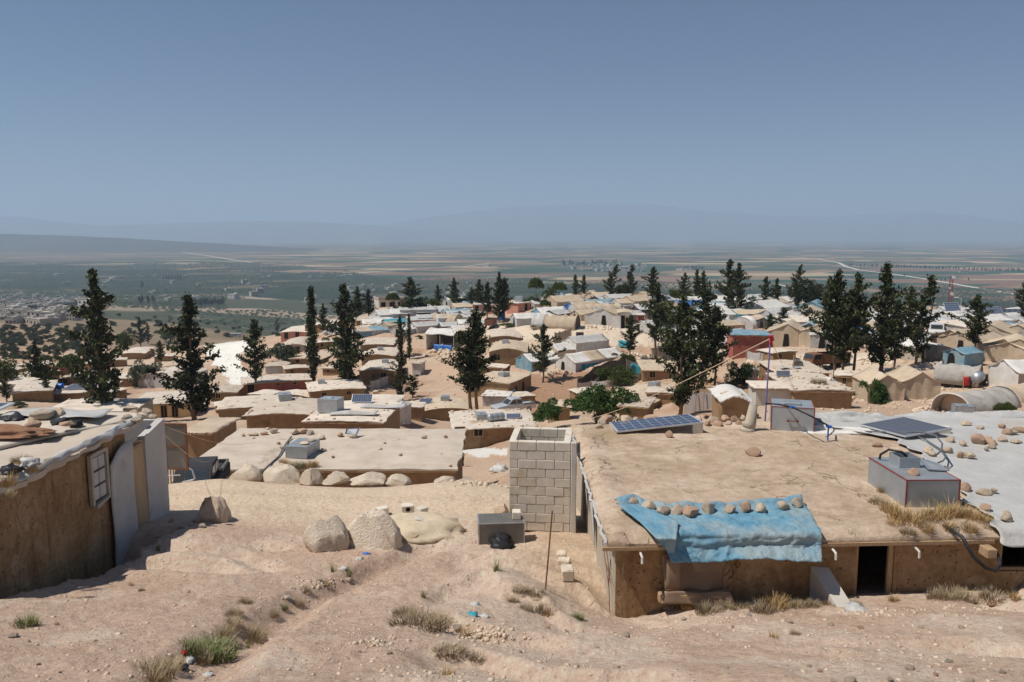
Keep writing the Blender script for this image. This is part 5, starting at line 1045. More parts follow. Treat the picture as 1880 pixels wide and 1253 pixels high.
# weeds and litter
for k, (px, py, kind, s_, sx, lb) in enumerate([(770,1150,'bush',.95,1.55,'widest dry brown bush on the open slope in the foreground'),(1000,1122,'bush',.55,1.0,'dry bush at the mouth of the path beside the side wall'),(942,1106,'bush',.38,1,'small dry bush left of the path mouth'),(545,1110,'bush',.42,1.2,'dry tuft at the upper end of the weedy gully'),(450,1108,'bush',.42,1,'brown tuft on the ledge above the weedy gully'),(462,1172,'bush',.75,1,'round dry bush on the right bank of the weedy gully'),(380,1205,'green',1.1,1.5,'bright green bush in the weedy gully'),(345,1195,'green',.7,1,'small green clump at the left of the gully'),(275,1243,'bush',.8,1.2,'dry growth at the bottom edge of the gully'),(425,1150,'bush',.6,1,'withered clump in the middle of the gully'),(430,1130,'bush',.5,1,'withered clump at the bend of the gully'),(48,1148,'green',.62,1,'green weed alone at the left edge of the slope'),(640,1058,'thin',.6,1,'thin green weed below the largest boulder'),(612,1050,'thin',.62,1,'tall wispy weed below the leaning boulders'),(912,1048,'thin',.72,1,'tall thin weed below the dark steel tank'),(777,1097,'thin',.45,1,'small upright weed above the widest bush'),(828,1200,'bush',.5,1.6,'sparse dry bush low in the middle foreground'),(1060,1136,'green',.45,1,'green weed at the foot of the side wall'),(290,1010,'thin',.5,1,'thin weed in the shadow of the closet'),(985,1090,'bush',.5,1.1,'dry scrub on the bank right of the rod'),(1010,1128,'thind',.7,1,'wispy straw at the path mouth'),(455,1190,'thin',.3,1,'tiny weed right of the gully'),(690,1000,'green',.35,1.2,'grey green weed under the largest boulder'),(955,1085,'bush',.4,1.2,'dry scrub on the bank left of the rod'),(820,1240,'thind',.5,1.6,'patch of thin straw at the lower middle edge'),(1420,1170,'thind',.5,1,'thin straw in the right foreground'),(1460,1165,'bush',.3,1,'small grey bush in the right foreground'),(500,1130,'bush',.4,1,'brown scrub on the left lip of the gully'),(520,1118,'green',.35,1,'small green sprout near the gully head'),(405,1165,'bush',.5,1.2,'dry scrub between the gully bend and the green bush'),(365,1215,'bush',.55,1,'dry scrub just below the bright green bush'),(310,1225,'bush',.5,1.2,'brown growth in the lower gully'),(560,1085,'bush',.35,1,'dry tuft among stones above the gully'),(600,1075,'thind',.5,1,'wispy straw among stones above the gully'),(745,1130,'bush',.6,1.2,'left part of the wide dry bush group'),(805,1145,'bush',.6,1.3,'right part of the wide dry bush group'),(850,1165,'thind',.6,1.3,'thin straw trailing right of the wide bush'),(965,1120,'bush',.45,1,'dry bush right at the bank above the path'),(880,1210,'bush',.35,1.4,'low sparse scrub right of the middle foreground'),(240,1075,'thind',.35,1,'tiny straw tuft on the left slope'),(260,1085,'bush',.2,1,'tiny dry tuft on the left slope')]):
    v = hit(px, py)
    if v: tuft(v, kind, s_, k, lb, 'bush' if kind in ('bush', 'green') else 'weed', 'weeds on the slope', sx=sx, name='dry_bush' if kind == 'bush' else ('green_bush' if kind == 'green' else 'weed'))
for k, (px, py, s_) in enumerate([(1140,1122,.5),(1172,1120,.62),(1210,1120,.55),(1238,1118,.6),(1262,1118,.5),(1300,1125,.85),(1335,1118,.55),(1358,1116,.6),(1400,1124,.85),(1425,1118,.8),(1465,1115,.6),(1490,1113,.55),(1525,1110,.55),(1568,1112,.5),(1640,1104,.35),(1725,1100,.8),(1752,1100,1.0),(1778,1100,.8),(1822,1098,.8),(1862,1100,.4)]):
    v = hit(px, py)
    if v: tuft(v, 'bush' if k % 5 != 4 else 'straw', s_ * .92, k, ordn(k) + ' dry bush from the left along the bank under the right house front', 'bush', 'dry bushes under the front wall', name='dry_bush')
for k, (px, py, s_, mt, lb) in enumerate([(868,1130,.10,'teal','crumpled green and white wrapper right of the widest bush'), (890,1132,.08,'grey','grey scrap beside the green wrapper'), (872,1110,.09,'white','flattened white bottle above the green wrapper'), (660,1027,.11,'white','white plastic scrap below the largest boulder'), (672,1018,.09,'bluep','blue striped wrapper at the foot of the largest boulder'), (527,1098,.09,'white','pale wad of plastic at the gully head'), (347,1213,.09,'white','white wrapper in the gully beside the green bush'), (335,1226,.09,'black','black scrap at the gully bottom'), (336,1200,.06,'redc','red scrap beside the green bush'), (1387,1112,.13,'white','pale plastic bag among the bushes under the blue tarpaulin'), (1230,1118,.12,'grey','grey plastic among the bushes under the window cloth'), (382,1240,.08,'white','white scrap right of the gully'), (632,1045,.10,'grey','grey rag in the gap below the boulders')]):
    v = hit(px, py)
    if v: bag(v, s_ * .8, mt, k + 2, lb, 'litter', 'litter on the slope', .35)
# ---------------------------------------------------------------- house below the track
hm, rp = mud_house(356, 832, 985, 862, 792, 0, 0.0, 'mud', 'roofg', 6.5, label='long flat roofed mud house below the track behind the boulders', seed=14, Y=32.0, stones=4, group='mud houses with earth roofs', door=(.52, .8, 1.7))
for k in range(3): pass
v = at(546, 846, Z=at(594, 862, Y=31.8).z); tank((v.x - .05, v.y, v.z + .1), R(-9), .93, 1.5, .5, 'galv', 'galv', lid=False, label='steel tank with a plank and stones on it on the mid roof', group='sheet steel water tanks')
rock((v.x + .2, v.y + .5, v.z + .6), (.4, .5, .12), 2, 'rock', label='flat stone slab on top of the mid roof tank'); rock((v.x + .35, v.y + 1.0, v.z + .6), (.4, .5, .16), 4, 'rockw', label='pale slab at the back of the mid roof tank')
MZ = v.z + .1
for k, (px, py, kd, s_) in enumerate([(530,858,'straw',.9),(548,858,'green',1.3),(565,858,'straw',.9),(520,850,'straw',.7),(540,862,'bush',1.0),(578,855,'straw',.7)]): tuft(at(px, py, Z=MZ - .02), kd, s_, k, ordn(k) + ' tuft in the growth before the mid roof tank', 'grass tuft', 'tufts before the mid roof tank', name='roof_weed')
tag(MB().tube([at(x, y, Z=MZ + z) for x, y, z in [(535,802,.05),(525,815,.05),(512,838,.04),(490,858,.03),(480,868,-.2)]], .04, 6).build('hose', M['hose'], smooth=True), 'grey pipe crossing the mid roof left of its tank', 'hose')
panel([at(633, 797, Z=MZ + .1), at(655, 800, Z=MZ + .1), at(661, 786, Z=MZ + .35), at(636, 787, Z=MZ + .35)], 'small solar panel propped on stones at the back of the mid roof', 'solar panels')
for k, (px, py, w_, h_) in enumerate([(465,797,20,6),(485,796,14,7),(503,793,16,10),(541,795,18,10),(556,793,20,9),(570,795,16,9),(590,803,20,9),(625,799,16,9),(648,801,20,8),(446,798,10,5),(511,813,9,5),(518,821,9,5),(778,802,12,5),(818,802,8,6),(594,826,10,6),(575,852,12,8),(611,838,8,4),(735,834,10,4),(706,812,7,4)]):
    vv = at(px, py + 2, Z=MZ); rock(vv, (msize(w_, vv, py), msize(w_, vv, py) * .7, msize(h_, vv, py) * 1.1), k * 2, ('rock', 'rockr', 'rockw')[k % 3], label=ordn(k) + ' stone lying on the mid roof', group='stones on the mid roof', sub=2)
# gravel: uncountable pebbles over the near slope and the rubble by the gap
def gravel():
    rg = np.random.RandomState(3); V0, F0 = ICO[1]; VV = []; FF = []; n = 0
    def put(x, y, z, s):
        nonlocal n
        d = V0 * (1 + .5 * (rg.rand(len(V0), 1) - .5)) * np.array([1, rg.uniform(.6, 1), rg.uniform(.45, .8)]) * s; a = rg.rand() * 6.28; c_, s_ = math.cos(a), math.sin(a)
        d = np.stack([d[:, 0] * c_ - d[:, 1] * s_, d[:, 0] * s_ + d[:, 1] * c_, d[:, 2]], -1); VV.append(d + np.array([x, y, z])); FF.append(F0 + n); n += len(V0)
    N_ = 5200; th = rg.uniform(-.66, .66, N_); yy = np.exp(rg.uniform(math.log(5.5), math.log(21.5), N_)); xx = th * yy * 1.0
    den = fbm(xx * .5, yy * .5, 3, 201); ok = (den + rg.rand(N_) * .4 > .66) & ~((xx > 1.3) & (yy > 11.6)) & ~((xx < -7.7) & (yy < 17.6)); xx, yy = xx[ok], yy[ok]; zz = fast_z(xx, yy)
    for x, y, z in zip(xx, yy, zz): put(x, y, z, .008 + .030 * rg.rand() ** 3)
    for px, py, w_, h_, k in [(760,972,60,16,240),(880,882,90,14,260),(1340,1135,140,18,60),(1600,1125,170,14,70),(1750,1120,120,12,50),(900,1165,80,20,100),(690,1180,60,15,60),(580,1075,60,20,70)]:
        for _ in range(k):
            v = hit(px + rg.randn() * w_ * .4, py + rg.randn() * h_ * .4)
            if v and v.y < 26: put(v.x, v.y, v.z, (.03 + .10 * rg.rand() ** 2) if py < 900 else .012 + .03 * rg.rand() ** 2 if py < 990 else .012 + .035 * rg.rand() ** 2)
    o = np_mesh('gravel', np.concatenate(VV), np.concatenate(FF), M['rock']); tag(o, 'gravel and pebbles strewn over the bare slope', 'gravel', kind='stuff')
gravel()
# ================================================================== mud houses of the camp
MH = mud_house
W1 = ((.5, .6, .8, 1.5),)
def houses():
    # --- the near cluster below the mid house
    MH(455, 575, 792, 776, 748, 4, .15, 'mud', 'roofg', label='grey roofed mud house just behind the left half of the long mid house', seed=31, tankp=(.42, .75, 'low steel tank left of its twin on the grey roof behind the mid house'))
    _, p = MH(562, 702, 806, 789, 752, -3, .1, 'mud', 'roofp', label='pale roofed mud house just behind the right half of the long mid house', seed=32, stones=24)
    tank(p(.18, .3), R(-12), 1.5, 1.3, 1.0, 'galv', 'galv', label='tall square steel tank on the pale roof behind the mid house', group='sheet steel water tanks')
    q = p(.5, .8); panel([q + Vector((-.8, 0, .1)), q + Vector((.8, 0, .1)), q + Vector((.8, .6, .6)), q + Vector((-.8, .6, .6))], 'small tilted panel on the pale roof behind the mid house', 'solar panels')
    for k, (u, v_) in enumerate([(.55, .2), (.85, .6)]):
        c = p(u, v_); tag(MB().sheet(lambda a, b: (c.x - 1.6 + 3.4 * a, c.y - .3 + .9 * b, c.z + .08 + .22 * abs(math.sin(a * 4 + k)) * math.sin(b * 3.1)), 16, 6, .02).build('roof_sheet', M['white' if k else 'grey'], smooth=True), ('grey', 'white')[k] + ' crumpled sheet on the pale roof behind the mid house', 'tarpaulin')
    _, p = MH(776, 862, 773, 757, 736, 12, .3, 'mud', 'roof', 6, label='mud house with a panel and tank on its roof left of the twin trunks', seed=33, wins=(), tankp=(.55, .55, 'steel tank on the roof left of the twin trunked conifer'))
    q = p(.1, .5); panel([q + Vector((-.7, -.3, .1)), q + Vector((.8, -.1, .1)), q + Vector((1.0, .6, .6)), q + Vector((-.5, .5, .6))], 'dark panel beside the tank on the roof left of the twin trunks', 'solar panels')
    _, p = MH(836, 988, 814, 790, 757, 7, .15, 'mud', 'roofp', label='mud house with white speckled roof behind the latrine', seed=34, stones=50, wins=((.28, .7, .7, 1.3),), door=(.06, .8, 1.5), tankp=(.36, .35, 'square steel tank on the white speckled roof'))
    q = p(.52, .3); dr = empty('water_barrel', q + Vector((0, 0, .32)), R(-60), 'round steel barrel lying on the white speckled roof', 'barrel'); MB().tube([(0, -.75, 0), (0, -.72, 0), (0, .72, 0), (0, .75, 0)], .36, 16).build('barrel_body', M['galv'], dr, True); m = MB(); [m.tube([(0, y, 0), (0, y + .05, 0)], .375, 16) for y in (-.5, 0, .5)]; m.build('hoop', M['galvd'], dr)
    q = p(.75, .45); panel([q + Vector((-.6, -.4, .08)), q + Vector((.7, -.3, .08)), q + Vector((.7, .5, .3)), q + Vector((-.6, .4, .3))], 'blue panel right of the barrel on the white speckled roof', 'solar panels')
    MH(1011, 1046, 773, 755, 746, -4, .1, 'mud', 'roof', label='low mud hut between the two dark green shrubs', seed=35)
    MH(1138, 1186, 774, 750, 732, -18, .0, 'mud', 'roofg', label='low mud hut under the large green shrub at its right', seed=36)
    MH(1122, 1196, 758, 735, 703, -30, .2, 'mud', 'roof', 8.5, label='long mud house with a row of small windows right of the large shrub', seed=37, swins=((.2, .5, .5, 1.1), (.45, .5, .5, 1.1), (.68, .5, .5, 1.1), (.9, .6, .3, 1.2)), stones=26, tankp=(.5, .7, 'steel tank on the long house right of the large shrub'))
    MH(1181, 1229, 699, 681, 662, -4, .0, 'mud', 'roof', label='small flat mud house beside the dark fenced garden', seed=38, wins=((.35, .7, .4, 1.2),), stones=3)
    MH(862, 934, 730, 702, 681, -24, .1, 'mud', 'roof', 7.5, label='mud house with dark side openings above the silver pickup', seed=39, swins=((.3, .7, .5, 1.3), (.62, .7, .3, 1.5)), tankp=(.55, .4, 'steel tank on the house above the silver pickup'))
    MH(886, 932, 748, 728, 708, -10, .0, 'grey', 'whitec', label='low shelter roofed with white cloth just left of the silver pickup', seed=40)
    MH(898, 966, 673, 647, 631, -2, .55, 'mud', 'roof', label='arched roof mud house with one window left of the white tent row', seed=41, wins=((.22, .7, .9, 1.8),), tankp=(.4, .5, 'steel tank on the arched roof left of the tent row'))
    MH(897, 956, 634, 626, 613, -2, .35, 'mud', 'roofg', label='low arched mud house just above the one with the single window', seed=42)
    # --- middle left terraces
    MH(662, 721, 646, 636, 624, 2, .15, 'mud', 'roofg', label='uppermost of three stacked mud houses right of the forked conifer', seed=43)
    MH(664, 724, 667, 660, 645, -2, .3, 'mud', 'roofg', label='middle of three stacked mud houses right of the forked conifer', seed=44, tankp=(.45, .4, 'steel tank on the middle of the three stacked roofs'))
    MH(660, 724, 706, 682, 664, 0, .35, 'mud', 'roofp', label='lowest of three stacked mud houses, with a pale blue window', seed=45, wins=((.70, .8, .9, 1.8),), tankp=(.6, .5, 'steel tank on the lowest of the three stacked roofs'))
    MH(757, 772, 691, 668, 663, -10, .0, 'plaster', 'roofg', label='small grey roofless looking hut on the bare slope', seed=46, stones=0)
    MH(574, 668, 739, 717, 699, 18, .15, 'mud', 'roofp', 7, label='long mud house with wavy pale roof under the tall pointed conifer', seed=47, stones=16, wins=((.25, .6, 1, 1.5), (.7, .6, 1, 1.5)), tankp=(.25, .6, 'small steel tank on the wavy pale roof'))
    MH(500, 572, 747, 733, 724, 4, .5, 'mud', 'roofp', label='little arched mud house below the long red walled one', seed=48, wins=((.6, .5, .5, 1.0),))
    MH(456, 566, 724, 702, 684, 22, .1, 'redw', 'roofp', 6, label='long house with red painted wall beside the white road bend', seed=49, stones=18, door=(.1, 1, 2.0), wins=((.5, .5, 1.4, 1.7), (.75, .5, 1.4, 1.7)))
    MH(406, 518, 770, 752, 731, 12, .1, 'mud', 'roofp', label='pale roofed mud house with a red crate left of centre', seed=50, stones=6)
    MH(388, 433, 737, 722, 709, 8, .1, 'mud', 'roofg', label='brown mud house at the lower end of the white road', seed=51, wins=((.3, .6, .5, 1.2),))
    MH(531, 590, 672, 660, 646, -8, .1, 'mud', 'roof', label='flat mud house right of the round grey green bush', seed=52, wins=((.25, .7, .5, 1.2),))
    MH(516, 566, 649, 637, 623, 6, .5, 'mudg', 'roofg', label='arched mud house above the round grey green bush', seed=53, wins=((.3, .9, .3, 1.3), (.6, .9, .3, 1.3)))
    MH(488, 524, 686, 676, 667, 4, .1, 'plaster', 'roofg', label='low grey hut left of the slim cypress foot', seed=54)
    MH(516, 566, 624, 611, 600, 2, .2, 'pinkw', 'roofp', label='pinkish house with dark red doors left of the slim cypress', seed=55, wins=((.2, .8, .2, 1.7), (.6, .8, .2, 1.7)))
    MH(558, 604, 613, 598, 588, -20, .15, 'mud', 'roofp', label='mud house on the ridge right of the slim cypress', seed=56)
    # --- far left
    _, p = MH(247, 346, 768, 742, 712, 10, .0, 'yel', 'roofp', 8, label='ochre plastered building with a flat pale roof and four dark openings', seed=57, stones=0, wins=((.08, .7, .3, 1.5), (.28, .7, .2, 1.5), (.55, .7, .1, 1.6), (.74, .7, .1, 1.6)), group='larger buildings', name='plastered_building', cat='building')
    MH(84, 240, 778, 757, 734, 6, .0, 'concr', 'roofp', label='broad pale concrete roof behind the left foreground house', seed=58, stones=0, group='larger buildings', name='plastered_building', cat='building')
    v = at(154, 747, Y=96); t = empty('water_tank', v, R(10), 'white cage tank on the broad concrete roof at left', 'water tank', 'sheet steel water tanks'); MB().bbox(-.5, .5, -.5, .5, 0, .95, .05).build('tank_body', M['plaster'], t); m = MB(); [m.box(-.53, .53, -.53, .53, z, z + .03) for z in (.15, .45, .75)]; m.build('cage', M['galvd'], t)
    MH(250, 324, 713, 694, 677, -14, .7, 'plaster', 'roofp', label='grey gabled house behind the ochre building', seed=59, stones=3)
    MH(202, 243, 711, 699, 684, 3, .2, 'mud', 'roofp', label='mud house tucked right of the tallest left conifer', seed=60)
    MH(108, 160, 711, 698, 686, 2, .4, 'mud', 'roofp', label='arched mud house under the small umbrella pine at left', seed=61, wins=((.25, .7, .6, 1.3),))
    MH(20, 50, 712, 694, 680, -16, .1, 'mud', 'roofp', 5, label='mud house with one window at the far left', seed=62, wins=((.6, .7, .7, 1.5),))
    MH(25, 68, 685, 676, 668, -5, .3, 'mud', 'roofp', label='highest pale roof of the far left houses', seed=63)
    MH(-14, 20, 695, 686, 679, -4, .1, 'mud', 'roofp', label='pale roofed mud house cut off by the left picture edge, upper one', seed=64)
    MH(95, 114, 690, 673, 667, -8, .0, 'redw', 'roofg', label='small reddish hut between two left conifers', seed=65, stones=2)
    MH(224, 264, 660, 650, 639, 12, .2, 'mud', 'roofp', label='pale roofed house highest up the left slope', seed=66)
    MH(-6, 38, 723, 712, 700, 5, .15, 'plaster', 'roofp', label='grey walled house cut off by the left picture edge, lower one', seed=67)
    MH(32, 88, 737, 727, 706, 26, .1, 'mud', 'roofp', label='long pale roof running slantwise at the far left', seed=68)
    MH(140, 196, 730, 720, 706, 8, .15, 'mud', 'roofp', label='pale roof left of the tallest left conifer foot', seed=69)
    _, p = MH(98, 152, 739, 731, 717, 10, .0, 'mud', 'roofp', label='house with a blue barrel and grey panels on its roof', seed=70, stones=0)
    q = p(.0, .5); b = empty('water_barrel', q + Vector((0, 0, .42)), 0, 'bright blue barrel on the roof left of the grey panels', 'barrel'); MB().tube([(-.6, 0, 0), (-.55, 0, 0), (.55, 0, 0), (.6, 0, 0)], .42, 14).build('barrel_body', M['bluep'], b, True)
    q = p(.65, .4); panel([q + Vector((-2, -.8, .1)), q + Vector((2, -.2, .15)), q + Vector((2.2, 1.6, .5)), q + Vector((-1.4, 1.4, .5))], 'row of bluish panels right of the blue barrel', 'solar panels', 'pvs')
    # --- right side
    _, p = MH(1428, 1520, 713, 686, 665, -3, .15, 'mud', 'roofg', label='grey roofed mud house right of the purple pole', seed=71, wins=((.28, .9, .2, 1.1),), stones=16)
    q = p(.3, .15); tag(MB().sheet(lambda a, b: (q.x - .9 + 1.9 * a, q.y - .3 + .9 * b, q.z + .1 + .06 * math.sin(a * 9)), 10, 5, .02).build('roof_sheet', M['white'], smooth=True), 'white sheet on the grey roof right of the purple pole', 'tarpaulin')
    q = p(.55, .4); m = MB(); m.hexa([(-.6, -.3, 0), (.5, -.3, 0), (.5, .4, 0), (-.4, .4, 0), (-.3, -.3, .55), (.45, -.2, .4), (.4, .3, .5), (-.2, .3, .7)]); o = m.build('scrap_sheet', M['galvd']); o.location = q; tag(o, 'bent grey scrap on the roof right of the purple pole', 'scrap')
    _, p = MH(1458, 1562, 749, 735, 702, -3, .1, 'mud', 'roofg', label='low cluttered mud roof below the grey roofed house', seed=72, stones=30)
    q = p(.1, .7); panel([q + Vector((-.5, -.4, .1)), q + Vector((.6, -.4, .1)), q + Vector((.8, .3, .4)), q + Vector((-.3, .3, .4))], 'small dark panel on the cluttered roof right of the purple pole', 'solar panels', 'pvs')
    bag(p(.62, .3), .3, 'white', 4, 'white bundle on the cluttered mud roof', 'bundle'); bag(p(.9, .5), .35, 'whitec', 7, 'pale sack at the right end of the cluttered mud roof', 'sack'); tuft(p(.55, .25), 'bush', 2.2, 1, 'dry brushwood heap on the cluttered mud roof', 'brushwood', name='brushwood')
    MH(1388, 1456, 744, 733, 722, -4, .0, 'concr', 'roofp', label='white slab roof behind the red edged tank', seed=73, stones=0)
    MH(1325, 1374, 776, 762, 739, -5, .3, 'mud', 'whitec', label='white cloth roof seen over the stone heap beside the tank', seed=74, stones=2)
    MH(1346, 1412, 655, 616, 601, -6, .0, 'redw', 'blue', 4.5, label='tall red walled building with a blue sheet roof', seed=75, stones=0, name='red_building', cat='building', group='larger buildings')
    MH(836, 868, 627, 609, 598, -12, .1, 'mud', 'roofg', label='mud house right of the white canopy with blue skirt', seed=76, door=(.2, .9, 1.9), tankp=(.6, .6, 'steel tank on the house by the white canopy'))
    MH(868, 905, 578, 560, 555, -3, .0, 'pinkw', 'concr', 5, label='left one of two pink block huts on the plateau', seed=77, stones=0, door=(.2, .8, 1.8), name='block_hut', cat='hut', group='pink huts on the plateau')
    _, p = MH(930, 951, 576, 557, 553, -38, .0, 'pinkw', 'concr', 4.2, label='right one of two pink block huts, with a dark doorway', seed=78, stones=0, swins=((.65, .9, 0, 1.9),), name='block_hut', cat='hut', group='pink huts on the plateau')
    tank(p(.5, .5), R(-20), 1.6, 1.4, 1.1, 'galv', 'galv', label='pale tank on top of the right pink hut', group='sheet steel water tanks')
    MH(1135, 1159, 603, 575, 566, -6, .2, 'whitec', 'tan', 5, label='canvas walled house with an orange door beside the gabled shelter', seed=79, stones=2, door=(.25, 1.1, 2.2), wins=((.7, .6, 1, 1.9),))
    MH(1171, 1183, 598, 579, 573, -5, .0, 'redw', 'concr', 3, label='narrow red hut right of the orange door', seed=80, stones=0)
    MH(1796, 1905, 627, 606, 585, 2, .15, 'grey', 'roofp', label='broad pale roof at the right picture edge on the plateau', seed=81, stones=8)
    MH(1690, 1748, 662, 643, 624, 8, .35, 'mudg', 'whitec', label='stone walled shelter with a white sheet roof right of the big conifer', seed=82, stones=2, wins=((.12, .8, .2, 1.3),))
    MH(1454, 1526, 611, 593, 581, -2, .1, 'grey', 'roofp', label='flat canvas walled shelter with stones on its pale roof', seed=83, stones=14)
    MH(1197, 1240, 657, 640, 630, -6, .1, 'mudg', 'tan', label='rough stone hut behind the middle dark conifer', seed=84)
    MH(1760, 1788, 590, 577, 574, 0, .0, 'pinkw', 'roofg', 4, label='reddish low wall building below the panels at right', seed=85, stones=0)
houses()
